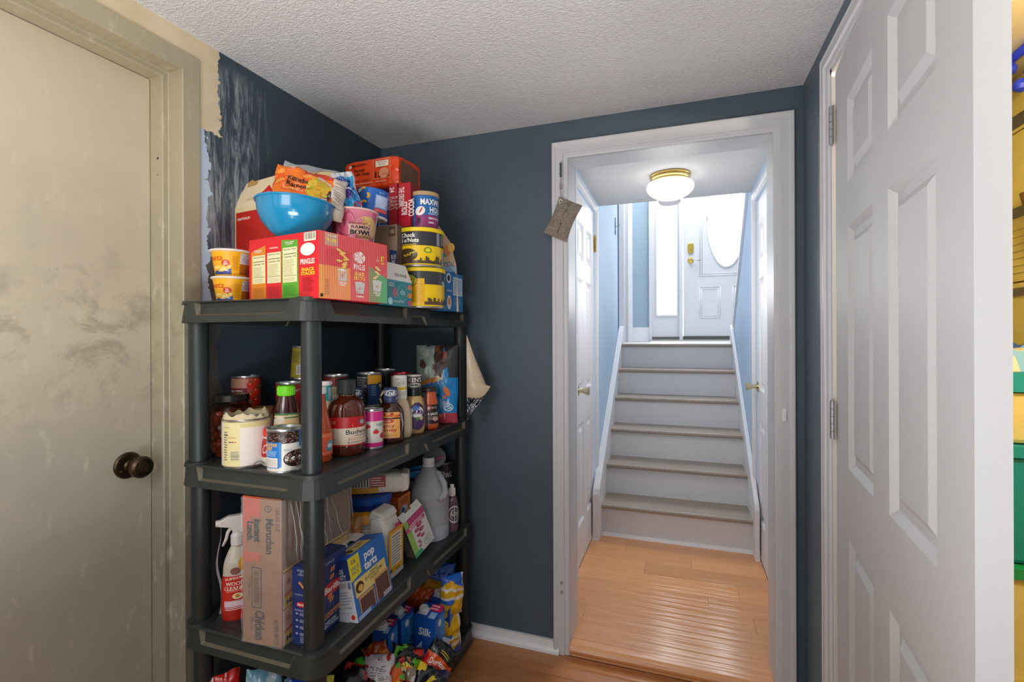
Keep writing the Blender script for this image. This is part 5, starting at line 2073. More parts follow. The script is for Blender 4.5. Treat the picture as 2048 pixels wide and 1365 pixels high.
# kraft style bottles
for u_, F_, lab, full in ((781, 1.545, 'brown spicy honey sauce bottle with navy cap sleeve and orange label', True), (711, 1.56, 'sauce bottle with a navy cap sleeve half hidden behind the barbecue bottle', False)):
    t, S_, _, _ = bottle(lab, 'sauce_bottle', u_, F_, Z3, [(.036, 0), (.041, .006), (.042, .03), (.042, .085), (.038, .106), (.024, .122), (.018, .130), (.017, .14)], '3f1c12', (.0205, .126, .174), '24305c', rough=.1, sy=.75, capname='cap')
    a = art(Cyl(.0207, .128, .172, -90, 90), .35)
    a.ell(.50, .66, .40, .22, 'e4e6ee', 20).ell(.50, .66, .34, .17, '1c2650', 20).text('Kraft', .50, .66, .26, 'f0f0f4', w=.5, bold=.03).rect(.78, .18, .90, .34, 'c9cede').lines(.3, .12, .6, .3, 2, '5a6aa0', 2)
    a.build(t)
    if full:
        a = art(Cyl(lambda z: S_(z) + .0012, .018, .100, -60, 40, 1, .75), .4)
        a.rect(0, 0, 1, 1, 'e6a85c').rect(0, .72, 1, 1, '241c20').poly([(0, .52), (1, .66), (1, .80), (0, .72)], '1f5a94')
        for q in range(7):
            a.ell(.2 + .11 * q, .86 + .05 * sin(q * 2), .09, .06, ('d9661c', 'b8401c', 'e08a2c')[q % 3], 10)
        a.ell(.45, .65, .28, .08, 'c9341c', 14).text('Kraft', .45, .65, .06, 'f0e6dc', w=.3).text('Spicy\nHoney', .48, .38, .125, 'b5301c', w=.74, bold=.02).lines(.2, .08, .7, .14, 2, '8a5a24')
        a.ell(.8, .12, .05, .03, 'd98a1c', 8).ell(.9, .40, .04, .03, 'd98a1c', 8)
        a.build(t)
        b = MB()
        b.tube([(-.019, 0, .165), (-.030, 0, .150), (-.033, 0, .138), (-.028, 0, .125)], .0035, M('cbb08a', .3), 8)
        b.build('spout_strap', t)
        b = MB()
        b.tube([(.030, -.0225, .095), (.036, -.0215, .060), (.033, -.0225, .025)], .0035, M('8a7a90', .2), 8)
        b.build('grip_ridge', t)

# creamy bottle with curved body
t, S_, _, _ = bottle('creamy dressing bottle with white neck label, behind the spicy honey bottle', 'dressing_bottle', 800, 1.625, Z3,
                     [(.034, 0), (.038, .006), (.040, .03), (.038, .07), (.030, .105), (.022, .125), (.020, .13)], 'e0c9a2', (.0215, .126, .206), 'e4e2dc', rough=.2)
a = art(Cyl(.0217, .130, .203, -90, 90), .35)
a.rect(.1, .05, .99, .95, 'e9e6de').ell(.55, .68, .26, .14, '5c7a54', 18).ell(.55, .68, .20, .10, 'd9dccc', 18).text('OLIVE', .55, .68, .08, '3c5a3c', w=.3).rect(.35, .38, .95, .52, 'e6cf1c').text('NEW SIZE', .65, .45, .07, '7a3a1c', w=.4).lines(.35, .12, .9, .33, 4, '9a9a90', 3).text('ITALIAN', .5, .88, .06, '6a7a5c', w=.4)
a.build(t)
a = art(Cyl(lambda z: S_(z) + .0006, .012, .095, -40, 20), .4)
a.ell(.25, .5, .55, .48, '3f4a26', 24).ell(.25, .5, .50, .43, '4a3a22', 24).ell(.3, .75, .12, .08, 'c9d0a0', 10).ell(.45, .45, .08, .05, 'd9dcc0', 10)
a.build(t)
# ring can
t, S = can('plain can under the red and white noodle ring can', 'food_can', 'can', 803, 1.745, Z3, .0375, .1, 'a9302c')
t, S = can('red and white noodle ring can on top behind the creamy dressing', 'food_can', 'can', 803, 1.745, Z3 + .1005, .0375, .105, 'e6e2dc', rim='b03a4a')
a = art(S, .35)
a.rect(0, .78, 1, 1, 'c9242c').poly([(.25, .46), (1, .62), (1, .74), (.25, .58)], '3fa6cf').text('Spaghetti', .75, .80, .16, '1c1c20', w=.58, bold=.04, rot=.12).text('Spaghetti', .75, .80, .155, 'f4f0ea', w=.57, bold=.0, rot=.12)
a.ell(.68, .30, .12, .13, 'd9742c', 18).ell(.68, .30, .06, .065, 'e6e2dc', 14).poly([(.6, .05), (.95, .14), (.92, .2), (.58, .12)], 'd2421c').rect(0, 0, .25, .95, 'd5cdbe')
a.build(t)
# mustard dressing
t, S_, _, _ = bottle('mustard-coloured sauce bottle with a dark cap and purple oval label', 'sauce_bottle', 828, 1.700, Z3,
                     [(.031, 0), (.0355, .005), (.0365, .03), (.0355, .08), (.033, .105), (.028, .122), (.024, .128), (.024, .134)], 'c8a46a', (.0245, .131, .205), '3a2630', rough=.25)
b = MB()
b.lathe([(.0250, .129), (.0262, .131), (.0262, .153), (.0250, .156)], M('17211f', .3), 30)
b.build('cap_collar', t)
a = art(Cyl(.0248, .158, .203, -90, 90), .35)
a.rect(0, .85, 1, 1, 'd9cfc4').text('KEN\'S', .55, .60, .32, 'f0eae4', w=.62, bold=.02).ell(.50, .20, .36, .16, 'cdd6c4', 16).ell(.50, .20, .28, .10, '3a4a3a', 14)
a.build(t)
a = art(Cyl(lambda z: S_(z) + .0007, .014, .108, -32, 68), .4)
a.ell(.5, .5, .5, .5, '4c2a5c', 28).ell(.46, .66, .42, .20, 'e9e4ea', 22).ell(.42, .80, .20, .09, '3a7ac0', 14).text('Mustard', .52, .62, .09, '4a3a5c', w=.6, bold=.02).ell(.5, .42, .10, .06, '5a8a3c', 10).ell(.72, .44, .12, .09, 'd9c48a', 10)
a.build(t)
t, S_, _, _ = bottle('narrow dark bottle squeezed behind the mustard sauce bottle', 'sauce_bottle', 846, 1.755, Z3, [(.020, 0), (.024, .004), (.024, .07), (.016, .10), (.012, .12)], '4a2c34', (.0135, .118, .135), '2a2224', rough=.1)
# vodka sauce jar
t, S_, _, _ = bottle('orange-red pasta sauce jar with a black label, left of the pet food pouch', 'pasta_sauce_jar', 858, 1.775, Z3,
                     [(.029, 0), (.034, .005), (.035, .03), (.034, .07), (.032, .095), (.025, .122), (.024, .134), (.0245, .138)], 'c8561e', (.0285, .136, .150), '2a2422', rough=.12, cat='jar')
a = art(Cyl(lambda z: S_(z) + .0006, .022, .090, -90, 90), .4)
a.rect(.05, .0, .95, 1, '2a1c1e').ell(.46, .82, .13, .15, 'c9483a', 14).ell(.46, .82, .07, .08, 'd9c4a8', 12).text('RAOS', .68, .84, .10, 'd9cdbc', w=.2).text('VODKA SAUCE', .50, .52, .13, 'f0e9e0', w=.62, bold=.03).lines(.3, .2, .7, .4, 3, 'b9a898', 3).ell(.72, .25, .12, .12, 'c9a09a', 12)
a.build(t)


# pet food pouch
def pet_pat(u, v):
    if u > .66:
        if v < .13:
            return 'b5404a'
        return '1f86c8' if v < .58 or (u < .66 + (1 - v) * .35) else '34383c'
    if v < .14 + .02 * sin(u * 8):
        return 'b53a46'
    if v < .50 + .18 * (u - .3):
        return '1f7ab8'
    if v < .56 + .22 * (u - .3):
        return 'd98a3c' if u < .5 else 'd9c8a8'
    # blurred farmyard backdrop
    q = noise.noise((u * 5, v * 6, 3))
    if u > .45 and v > .62:
        return '4a2c22' if q > -.2 else '7a4a34'
    if q > .18 and u < .5:
        return '5a4038'
    return '8fa098' if q > -.2 else 'a9b0a4'


x, y = at(873, 1.885)
t, S = bag('pet food pouch with blue base and dog head photo leaning by the back right post', 'pet_food_pouch', 'bag', (x, y, Z3 + .001), (radians(-4), 0, face_cam(x, y) - .15), .162, .300, .062, pet_pat, seed=15, crink=.005, fr=4, fb=True, nu=44, nv=54)
a = art(S, .35, .0012)
for q in range(16):
    an = 2 * pi * q / 16
a.ell(.60, .80, .13, .13, '3a2018', 18, rot=.5).ell(.56, .68, .06, .10, '33201a', 14, rot=.3).ell(.70, .86, .05, .06, '8a4a30', 12).poly([(.48, .84), (.56, .95), (.64, .90)], '5a382c')
a.text('PURINA', .47, .36, .035, '16202a', w=.26, bold=.02).text('ONE', .74, .26, .03, 'f0c8c0', w=.16).ell(.80, .20, .12, .05, 'e9f0f6', 18).ell(.80, .20, .105, .04, '1f86c8', 18).text('Cat', .83, .20, .04, 'f4f6fa', w=.12, bold=.02).ell(.76, .40, .06, .07, 'd9742c', 14, rot=.5).ell(.72, .33, .04, .03, 'c94a5c', 10)
a.ell(.36, .10, .13, .03, 'c2453c', 12, rot=.15).ell(.55, .10, .08, .022, 'cf7a5c', 10).lines(.2, .20, .5, .24, 1, 'cfdbe6')
a.build(t)
# pouch poking out past the post
b = MB()
pts = [(0, 0, .232), (.030, -.002, .145), (.075, -.004, .036), (.092, -.006, .030), (.070, -.006, -.002), (.036, -.004, -.024), (0, 0, -.012)]
n_ = len(pts)
mid = [(.028, -.020, .08)]
b.add([(p[0], p[1], p[2]) for p in pts] + [(p[0] * .7 + .006, p[1] - .010, p[2] * .8 + .012) for p in pts] + [(.022, -.014, .05)], [(i, (i + 1) % n_, n_ + (i + 1) % n_, n_ + i) for i in range(n_)] + [(n_ + i, n_ + (i + 1) % n_, 2 * n_) for i in range(n_)], M('cdb99c', .28, var=.06, bump=.5, bscale=60), True)
b.add([(p[0], p[1] + .003, p[2]) for p in pts], [tuple(range(n_ - 1, -1, -1))], M('cdb99c', .28, var=.06))
x, y = at(933, 1.88)
t = empty('foil_pouch', (x, y, 1.02), face_cam(x, y), 'cream and silver foil pouch sticking out past the back right post', 'bag')
b.build('cream_back', t)
b = MB()
fo_ = M('8f959c', .15, .85, var=.1)


def foilf(u, v):
    w_ = .066 * (1 - v * .95)
    return (u * w_, -.006 - .012 * sin(pi * u) + .010 * noise.noise((u * 7, v * 8, 2)), -.012 - v * .085 + .006 * noise.noise((u * 5, v * 3, 6)))


b.grid(foilf, 22, 22, pat=lambda u, v: fo_ if noise.noise((u * 3.2, v * 3.2, 1)) > -.2 else M('26282c', .2, .3))
b.build('silver_front', t)

# ================================================================== THIRD SHELF
Z2 = ZS[1]
# spray cleaner
x, y = at(473, 1.32)
t = empty('spray_bottle', (x, y, Z2), face_cam(x, y), 'wood cleaner spray bottle with red lower half and white trigger, back left', 'spray bottle')
pr = smooth_prof([(.034, 0), (.038, .008), (.038, .06), (.037, .105), (.034, .120), (.033, .150), (.022, .180), (.014, .195), (.013, .205)], 2)
b = MB()
mred, mclear = M('b8261a', .2, coat=.4, var=.08), M('c9c2b4', .15, var=.05)
b.lathe([(0, .002)] + pr, mclear, 32, sy=.62, mats=[mred if (([(0, 0)] + pr)[k][1] < .118) else mclear for k in range(len(pr))])
b.build('bottle_body', t)
S_ = lerp_r(pr)
a = art(Cyl(lambda z: S_(z) + .0006, .02, .180, -85, 85, 1, .62), .35)
a.rect(.12, .05, .88, .62, 'c22a1c').text('WOOD\nCLEANER', .45, .46, .058, 'f0e6dc', w=.52, bold=.02).text('SUPREME', .45, .585, .035, 'f0dcd0', w=.5, bold=.03, rot=.06).lines(.25, .36, .7, .40, 2, 'e8b0a0', 2)
a.ell(.50, .29, .11, .05, 'ecd9b4', 16).ell(.50, .29, .05, .03, 'c9862c', 10).rect(.20, .12, .85, .22, 'd9b4c4').lines(.22, .06, .82, .20, 5, 'f0e6ee', 2, .4).ell(.72, .80, .20, .13, 'd99a1c', 18).ell(.45, .70, .12, .06, '8a5a54', 12)
a.build(t)
b = MB()
b.lathe([(.015, .196), (.016, .199), (.016, .222), (.013, .226), (.011, .23)], M('dcd6d2', .35), 24)
b.build('collar', t)
b = MB()
mt = M('d5cdca', .35, var=.03)
b.prism([(-.045, .252), (-.042, .266), (-.020, .276), (.018, .276), (.026, .262), (.024, .236), (.012, .228), (-.010, .228), (-.014, .244), (-.030, .248)], -.010, .010, mt, 'y')
b.lathe([(.008, -.050), (.009, -.046), (.009, -.040)], mt, 14, c=(0, 0, .259), axis='x')
b.build('spray_head', t, bev=.003)
b = MB()
b.tube([(-.012, 0, .246), (-.022, 0, .232), (-.026, 0, .214), (-.034, 0, .197)], [.005, .0045, .004, .003], mt, 8)
b.build('trigger', t)

# tall brown noodle case under shrink film
bx = cbox(562, 1.180, 3, uL=484, d=.27)
(cx, cy), w, d, r = bx
t, f, w, d = carton('tall brown noodle case wrapped in shrink film, standing at the front of the third shelf', 'carton', 'noodle_case', bx, Z2, .362, '9a6f4e', {'right': '8d6547'})
a = art(f['front'], .35)
a.rect(.0, .78, .20, 1.0, 'c9563a').rect(.20, .86, .46, 1.0, 'c9563a').rect(.0, .55, .24, .62, 'c4583c').rect(.24, .56, .46, .62, 'c4583c').rect(.01, .62, .10, .80, 'b86a4a')
a.text('Instant', .385, .77, .050, '1c1a16', w=.155, rot=-pi / 2, bold=.05)
a.mb and None
a.text('Lunch.', .20, .76, .050, '1c1a16', w=.135, rot=-pi / 2, bold=.05)
a.text('Maruchan', .70, .74, .060, '1c1a16', w=.24, rot=-pi / 2, bold=.03)
a.ell(.66, .925, .085, .024, '3a342a', 18, rot=.2).ell(.66, .925, .065, .016, '9a6f4e', 16, rot=.2).ell(.66, .925, .03, .008, '3a342a', 12)
a.text('134.25 OZ', .90, .86, .030, '3a3228', w=.16, rot=-pi / 2)
a.rect(.235, .245, .485, .52, '2e2a22').rect(.255, .252, .465, .513, '9a6f4e')
R_ = random.Random(2)
vv = .262
while vv < .50:
    hh = R_.choice((.002, .004, .006))
    a.rect(.29, vv, .435, vv + hh, '2e2a22')
    a.k -= .00005
    vv += hh + R_.choice((.003, .005))
a.text('4 17891 00121', .17, .37, .018, '3a3228', w=.14, rot=-pi / 2)
a.text('Chicken', .44, .13, .075, '1c1a16', w=.20, rot=-pi / 2, bold=.03).text('Flavor', .24, .13, .028, '3a3228', w=.09, rot=-pi / 2)
a.text('41789-00121', .86, .105, .034, '3a3228', w=.165, rot=-pi / 2, bold=.01)
a.rect(.0, .225, .42, .232, 'a8603f')
a.build(t)
a = art(f['right'], .35)
for k in range(2):
    v0 = .012 + .245 * k
    a.rect(.01, v0, .98, v0 + .235, 'd9a81c').poly([(.02, v0 + .095), (.42, v0 + .16), (.42, v0 + .225), (.02, v0 + .225)], 'cf9a86').poly([(.02, v0 + .075), (.42, v0 + .135), (.42, v0 + .152), (.02, v0 + .095)], 'cc3a1c')
    a.text('Maruchan', .22, v0 + .045, .035, '241c30', w=.34, bold=.03, rot=.12).rect(.01, v0, .025, v0 + .235, 'e6e2dc')
    for q in range(7):
        a.ell(.08 + .05 * q, v0 + .17 + .02 * sin(q * 2), .03, .022, 'e0b49c' if q % 2 else 'b8705c', 10)
a.rect(.01, .505, .98, .52, 'e0b43a').rect(.01, .52, .98, 1, '83603f')
a.build(t, 'inner_packs_print')
m_wrap = M('e8ebee', .08, alpha=.16, var=0, bump=.9, bscale=38)
b = MB()


def wrapf(u, v):
    """film over front, round the near edge and along the right side, pleated towards the top"""
    L = w + d
    s_ = u * L
    n1 = noise.noise((u * 14, v * 9, 2)) * .004 + .003
    pl = abs(sin(u * 60 + 2 * v)) * .010 * max(0, v - .45) if s_ > w else abs(noise.noise((u * 22, v * 20, 7))) * .003
    o_ = .0022 + max(0, n1) + pl
    z = .002 + v * .358
    if s_ < w:
        return (-w / 2 + s_, -d / 2 - o_, z)
    return (w / 2 + o_, -d / 2 + (s_ - w), z)


b.grid(wrapf, 110, 70, m_wrap)
b.build('shrink_film', t)
b = MB()
R_ = random.Random(11)
m_hl = M('dfe3e8', .12, alpha=.7, var=0)
for k in range(12):
    y0 = -d / 2 + .02 + .014 * k
    top = .350
    pts = []
    for q in range(9):
        v = q / 8
        pts.append((w / 2 + .008 + .006 * sin(v * 3 + k), y0 + (.05 + .01 * k * .3) * v * (.6 + .4 * R_.random()) * (1 if k % 2 else .6), top - v * (.165 + .02 * (k % 4))))
    b.tube(pts, [.0003 + .0007 * sin(pi * min(1, q / 8 + .1)) for q in range(9)], m_hl, 5)
o = b.build('film_pleats', t)
o['kind'] = 'stuff'

# pasta box
bx = cbox(618, 1.187, 2, uL=583, uR=690)
t, f, w, d = carton('dark blue pasta box with a red oval logo, straddling the front post', 'box', 'pasta_box', bx, Z2, .190, '1f3470', {'top': '1a2a58'})
a = art(f['front'])
a.text('RITUALE\nDI\nPASTA', .5, .93, .022, 'c9cede', w=.45).ell(.45, .79, .12, .018, 'd98a3c', 10, rot=-.6).ell(.58, .755, .12, .018, 'd98a3c', 10, rot=-.6).text('A TASTE OF ITALY', .5, .645, .018, 'c9cede', w=.8).ell(.55, .52, .34, .037, 'c9242c', 22).text('Barilla', .55, .52, .030, 'f0ece8', w=.5, bold=.03, shear=.2).lines(.12, .43, .85, .46, 2, 'a9b2cc', 1)
for q in range(4):
    a.ell(.26, .40 - q * .085, .08, .014, '9aa4c4', 12).lines(.42, .375 - q * .085, .9, .415 - q * .085, 3, 'b4bcd4', q, .4)
a.lines(.45, .03, .9, .11, 4, 'a9b2cc', 5, .4)
a.build(t)
a = art(f['right'])
a.ell(.60, .555, .30, .085, 'c9242c', 26).text('Barilla', .60, .555, .075, 'f0ece8', w=.44, bold=.03, shear=.2)
for cu, cv in ((.60, .80), (.58, .70), (.52, .45), (.56, .40)):
    a.poly([(cu - .06, cv - .03), (cu + .05, cv - .02), (cu + .07, cv + .04), (cu - .04, cv + .03)], 'e09a4c').ell(cu, cv, .02, .02, 'c9342c', 8)
a.text('RITUALE', .45, .92, .035, 'c9cede', w=.4).poly([(.10, .17), (.80, .20), (.80, .27), (.10, .24)], 'cf8a3c').text('CELLENTANI', .45, .22, .04, '1f3470', w=.6, bold=.03).text('AL DENTE\nPERFECTION', .45, .10, .035, 'dfe3ee', w=.6, bold=.03)
a.build(t)

# toaster pastry box leaning back
pL, pR_ = Vector((*at(715, 1.280), 0)), Vector((*at(784, 1.455), 0))
dv = (pR_ - pL)
Lw = dv.length
ang = atan2(dv.y, dv.x)
dep, hh = .062, .168
t = empty('toaster_pastry_box', (pL.x, pL.y, Z2 + .0035), 0, 'bright blue toaster pastry box with torn-open lid, leaning back', 'box', rot=(radians(-12), 0, ang))
b = MB()
mb_ = M('1c6fc0', .35)
b.box(0, 0, 0, Lw, dep, hh, mb_, {'left': M('c9ccd2', .4), 'top': M('1d5fb8', .4)})
b.build('carton_body', t, bev=.001)
a = art(Flat((0, 0, 0), (Lw, 0, 0), (0, 0, hh), (0, -1, 0)))
a.poly([(.0, .62), (.28, .66), (.28, .98), (.0, .98)], 'e6d81c').text('16', .13, .90, .07, '3a4a8a', w=.10, bold=.02).text('VALUE\nPACK', .14, .76, .055, '3a4a8a', w=.20, bold=.01)
a.rect(.05, .34, .92, .60, 'e6cf7c').rect(.05, .60, .0501, .601, 'e6cf7c')
a.text('pop\ntarts', .54, .765, .125, 'f2f2f6', w=.36, bold=.035)
a.ell(.17, .47, .105, .085, '4a2c24', 20).ell(.19, .45, .06, .05, 'e6bc5c', 14).text('frosted\nBOSTON CREME\nDONUT', .58, .51, .04, '3a2a3c', w=.50, bold=.01)


def tart(u0, v0, u1, v1):
    a.rect(u0, v0, u1, v1, 'd9a45c')
    pts = [(u0 + .02, v0)]
    n = 9
    pts += [(u1 - .02, v0)]
    for q in range(n + 1):
        pts.append((u1 - .02 - (u1 - u0 - .04) * q / n, v1 - .03 - (.02 if q % 2 else 0)))
    a.poly(pts, '5f3c38')


tart(.10, .03, .50, .33)
tart(.54, .03, .95, .42)
a.poly([(0, .0), (.40, .0), (.40, .06), (0, .09)], '1c6fc0').lines(.02, .01, .38, .07, 3, 'dfe6f0', 3, .5).lines(.72, .01, .97, .09, 3, 'dfe6f0', 4, .5)
a.build(t)
a = art(Flat((0, dep, 0), (0, -dep, 0), (0, 0, hh), (-1, 0, 0)))
a.rect(0, .66, 1, 1, '1f3a78').text('MADE\nTOASTY', .5, .76, .07, 'd9dce4', w=.6, bold=.03).lines(.1, .28, .92, .5, 5, '8a8f9a', 2, .3).text('ALL GOLDEN', .5, .24, .03, '4a4a50', w=.6).rect(.05, .16, .98, .165, '8a8f9a').rect(.6, 0, .61, .16, '8a8f9a').ell(.8, .09, .10, .04, 'c9341c', 12).rect(.1, .55, .75, .63, 'a9adb4').rect(.82, .53, .95, .63, '5f7a9c')
a.build(t, 'side_print')
a = art(Flat((0, 0, hh), (Lw, 0, 0), (0, dep, 0), (0, 0, 1)))
a.poly([(.18, .10), (.72, .10), (.72, .80), (.18, .80)], 'e6cf7c').ell(.26, .42, .06, .22, '4a2c24', 14).text('BOSTON CREME\nDONUT', .50, .45, .16, '3a2a3c', w=.34)
a.build(t, 'top_print')
b = MB()
fl = [(0, dep, hh), (.0, dep + .03, hh + .012), (Lw * .15, dep + .034, hh + .014), (Lw * .9, dep + .034, hh + .014), (Lw, dep + .026, hh + .01), (Lw, dep, hh), (Lw * .74, dep, hh), (Lw * .70, dep + .012, hh + .004), (Lw * .58, dep + .012, hh + .004), (Lw * .54, dep, hh), (Lw * .3, dep, hh), (Lw * .26, dep + .012, hh + .004), (Lw * .14, dep + .012, hh + .004), (Lw * .1, dep, hh)]
n = len(fl)
b.add(fl + [(x_, y_ + .001, z_ + .0012) for x_, y_, z_ in fl], [tuple(range(n)), tuple(range(2 * n - 1, n - 1, -1))] + [(i, (i + 1) % n, n + (i + 1) % n, n + i) for i in range(n)], M('ded6cc', .6))
b.build('torn_lid', t)

# yellow flour bag standing
x, y = at(771, 1.555)
t = empty('flour_bag', (x, y, Z2), 0, 'white paper flour bag with a yellow side panel, folded top, standing upright', 'bag', rot=(0, 0, radians(3)))
b = MB()


def flour(u, v):
    a_ = 2 * pi * u
    p = 5
    hx, hy = .034, .048
    c_, s_2 = cos(a_), sin(a_)
    q = (abs(c_) ** p + abs(s_2) ** p) ** (-1 / p)
    k_ = 1 if v < .72 else 1 - (v - .72) * 1.1
    z = .190 * min(1, v / .95)
    tilt_ = (v - .6) * .035 if v > .6 else 0
    nn_ = 1 + .05 * noise.noise((c_ * 2, s_2 * 2, v * 6))
    return (hx * c_ * q * nn_ * (1 if v < .72 else max(.55, 1 - (v - .72) * 1.6)) - tilt_, hy * s_2 * q * nn_, z + .010 * noise.noise((c_, s_2, 3)) * (v > .7))


mp_ = M('e0d9ce', .6, var=.05, bump=.4, bscale=50)
b.grid(flour, 48, 28, mp_)
b.build('paper_bag', t)
S = Flat((.0355, -.046, .004), (0, .092, 0), (0, 0, .150), (1, 0, 0))
a = art(S, .5, .0012)
a.rect(.0, .10, .95, .98, 'e0a81c').rect(.14, .22, .84, .90, 'd9d4c8').lines(.18, .25, .80, .86, 10, '6a665c', 3, .3).text('Nutrition', .48, .84, .04, '3a3a34', w=.5).rect(.40, 1.0, .75, 1.08, 'b8306a').rect(0, .98, .95, .995, 'b8303c').text('XX', .55, .13, .06, '5a4a2c', w=.3).ell(.12, .16, .08, .04, '2a5a9c', 10).rect(0, 0, .95, .09, 'cfcac0')
a.build(t)
b = MB()
b.prism([(-.045, .178), (-.030, .212), (.006, .204), (.020, .185)], -.042, .042, mp_, 'y')
b.build('folded_top', t, bev=.006)

# yellow packet and brown wrapped stuff behind the pastry box


def ylw(u, v):
    return 'd99a1c' if not (.38 < u < .85 and .35 < v < .72) else ('bdb4a8' if int(v * 30) % 2 else '8f877c')


x, y = at(724, 1.52)
t, S = bag('mustard yellow packet with a grey nutrition panel behind the pastry box', 'snack_packet', 'packet', (x, y, Z2 + .075), (radians(-10), radians(3), face_cam(x, y)), .100, .128, .040, ylw, seed=21, crink=.004, fr=3, rough=.35)
a = art(S, .4, .0012)
a.text('Added Facts', .62, .68, .05, '2a2420', w=.36)
a.build(t)
b = MB()
b.box(-.05, -.05, 0, .05, .05, .076, M('4a4038', .6))
tag(b.build('low_box', loc=(x - .005, y + .01, Z2), rotz=face_cam(x, y), bev=.002), 'low dark box almost hidden underneath the yellow packet', 'box')


def brp(u, v):
    q = noise.noise((u * 5, v * 6, 8))
    return 'a8754a' if q > -.05 else ('c9922c' if q > -.25 else 'b06a4c')


x, y = at(684, 1.47)
t, S = bag('brown and yellow snack bag slumped between the pasta box and yellow packet', 'snack_bag', 'bag', (x, y, Z2 + .001), (radians(-5), radians(4), face_cam(x, y)), .085, .205, .05, brp, seed=24, crink=.010, fr=5)
# pleated clear plastic over another pack
x, y = at(678, 1.50)
t = empty('plastic_wrap', (x, y, Z2 + .205), face_cam(x, y), 'grey pleated plastic wrap hanging behind the front post', 'plastic wrap')
b = MB()


def plf(u, v):
    wd_ = .050 + .040 * v
    return ((u - .5) * wd_ * 1.15 - .012 * v, -.006 * abs(sin(u * 34)) - .004 * noise.noise((u * 9, v * 4, 1)), .158 - v * .165)


m_pleat = M('b4b0b4', .25, alpha=.86, var=.12, scale=60)
b.grid(plf, 90, 12, m_pleat)
b.build('pleats', t)

# blue tub lying under the white bag
x, y = at(735, 1.655)
t = empty('blue_tub', (x, y, Z2), face_cam(x, y), 'big round blue plastic tub with black and red label beneath the white sugar bag', 'tub')
pr = smooth_prof([(.070, 0), (.076, .01), (.076, .17), (.073, .205)], 1)
b = MB()
b.lathe([(0, .002)] + pr, M('1c4a9c', .3, var=.05), 44)
b.build('tub_body', t)
b = MB()
b.lathe([(.075, .202), (.079, .206), (.079, .226), (.075, .230), (0, .229)], M('1f56ac', .25), 44)
b.build('tub_lid', t)
a = art(Cyl(.0768, .04, .195, -90, 90), .4)
a.poly([(.05, .45), (.55, .62), (.55, .98), (.05, .90)], '141a1c').lines(.1, .55, .5, .85, 4, '5a7a70', 2).rect(.1, .1, .5, .44, 'cf6a54').poly([(.62, .2), (1, .40), (1, .70), (.62, .55)], 'c0242c')
a.build(t)

# white sugar bag lying across
x, y = at(750, 1.66)
t = empty('sugar_bag', (x, y, Z2 + .228), 0, 'white paper sugar bag lying on its side on top of the blue tub', 'bag', rot=(0, 0, face_cam(x, y) - .12))
b = MB()


def sug(u, v):
    a_ = 2 * pi * v
    p = 4
    c_, s_2 = cos(a_), sin(a_)
    q = (abs(c_) ** p + abs(s_2) ** p) ** (-1 / p)
    e = 1 - .18 * max(0, (u - .8) / .2) ** 2
    nn_ = 1 + .06 * noise.noise((u * 6, c_ * 2, s_2 * 2))
    return (-.095 + .19 * u, .042 * c_ * q * nn_, .036 + .034 * s_2 * q * nn_ * e)


b.grid(sug, 34, 40, mp_)
b.add([sug(1, k / 40) for k in range(40)], [tuple(range(40))], mp_)
b.add([sug(0, k / 40) for k in range(40)], [tuple(range(39, -1, -1))], mp_)
b.build('paper_bag', t)
b = MB()
b.prism([(.086, .004), (.112, .012), (.112, .066), (.086, .070)], -.036, .036, mp_, 'y')
b.build('folded_end', t, bev=.005)
a = art(Flat((-.09, -.044, .008), (.13, 0, 0), (0, 0, .058), (0, -1, 0)), .5, .002)
a.rect(.0, .02, .80, .34, 'd99a1c').rect(.60, .36, .98, .98, 'a82c34')
a.k += .0002
for q in range(7):
    a.rect(.10 + q * .07, .40, .13 + q * .07, .95, '4a3030')
    a.k -= .00005
a.lines(.62, .4, .95, .95, 4, 'e6dcd4', 2)
a.build(t)
a = art(Flat((.113, -.034, .012), (0, .068, 0), (0, 0, .05), (1, 0, 0)), .5, .001)
a.lines(.45, .1, .55, .9, 6, '3a3a3a', 2, .5)
a.build(t, 'end_print')

# orange baking soda box
bx = cbox(795, 1.70, 3, uL=768, uR=819)
t, f, w, d = carton('orange baking soda box with a white oval badge, between the blue tub and jug', 'box', 'baking_soda_box', bx, Z2, .192, 'c4622c', {'right': 'dd7a34'})
a = art(f['right'])
a.ell(.48, .66, .36, .16, 'e6e2de', 24).ell(.38, .73, .12, .05, '2a6ab4', 14).text('Baking\nSoda', .52, .63, .05, 'c98a5c', w=.44).lines(.2, .38, .8, .46, 2, 'a84a1c', 2).ell(.5, .9, .3, .05, 'c9602c', 10)
a.build(t)

# vinegar jug
x, y = at(856, 1.865)
t = empty('vinegar_jug', (x, y, Z2), face_cam(x, y) + .1, 'frosted gallon jug partly filled with clear liquid, on the third shelf', 'jug')
m_jug = M('d5d8de', .35, var=.03, trans=.45, ior=1.15)
pr = smooth_prof([(.068, 0), (.075, .006), (.077, .02), (.077, .150), (.074, .165), (.060, .200), (.040, .236), (.024, .258), (.0205, .262), (.0205, .268)], 2)
b = MB()
b.lathe([(0, .002)] + pr, m_jug, 48)
b.build('jug_body', t)
b = MB()
b.lathe([(.023, .262), (.024, .264), (.024, .270), (.021, .272), (.021, .276), (.0225, .278), (.0225, .294), (.020, .296), (0, .295)], M('e4e4e8', .4), 28)
b.build('cap', t)
b = MB()
b.lathe([(.0774, .0), (.0776, .002), (.0776, .048), (.0774, .050)], M('b4b9c4', .25, var=.03), 48)
b.build('liquid', t)
b = MB()
b.tube([(.020, -.012, .246), (.036, -.030, .236), (.052, -.050, .205), (.056, -.058, .175), (.048, -.062, .158), (.030, -.070, .150)], [.008, .011, .012, .013, .013, .010], m_jug, 12)
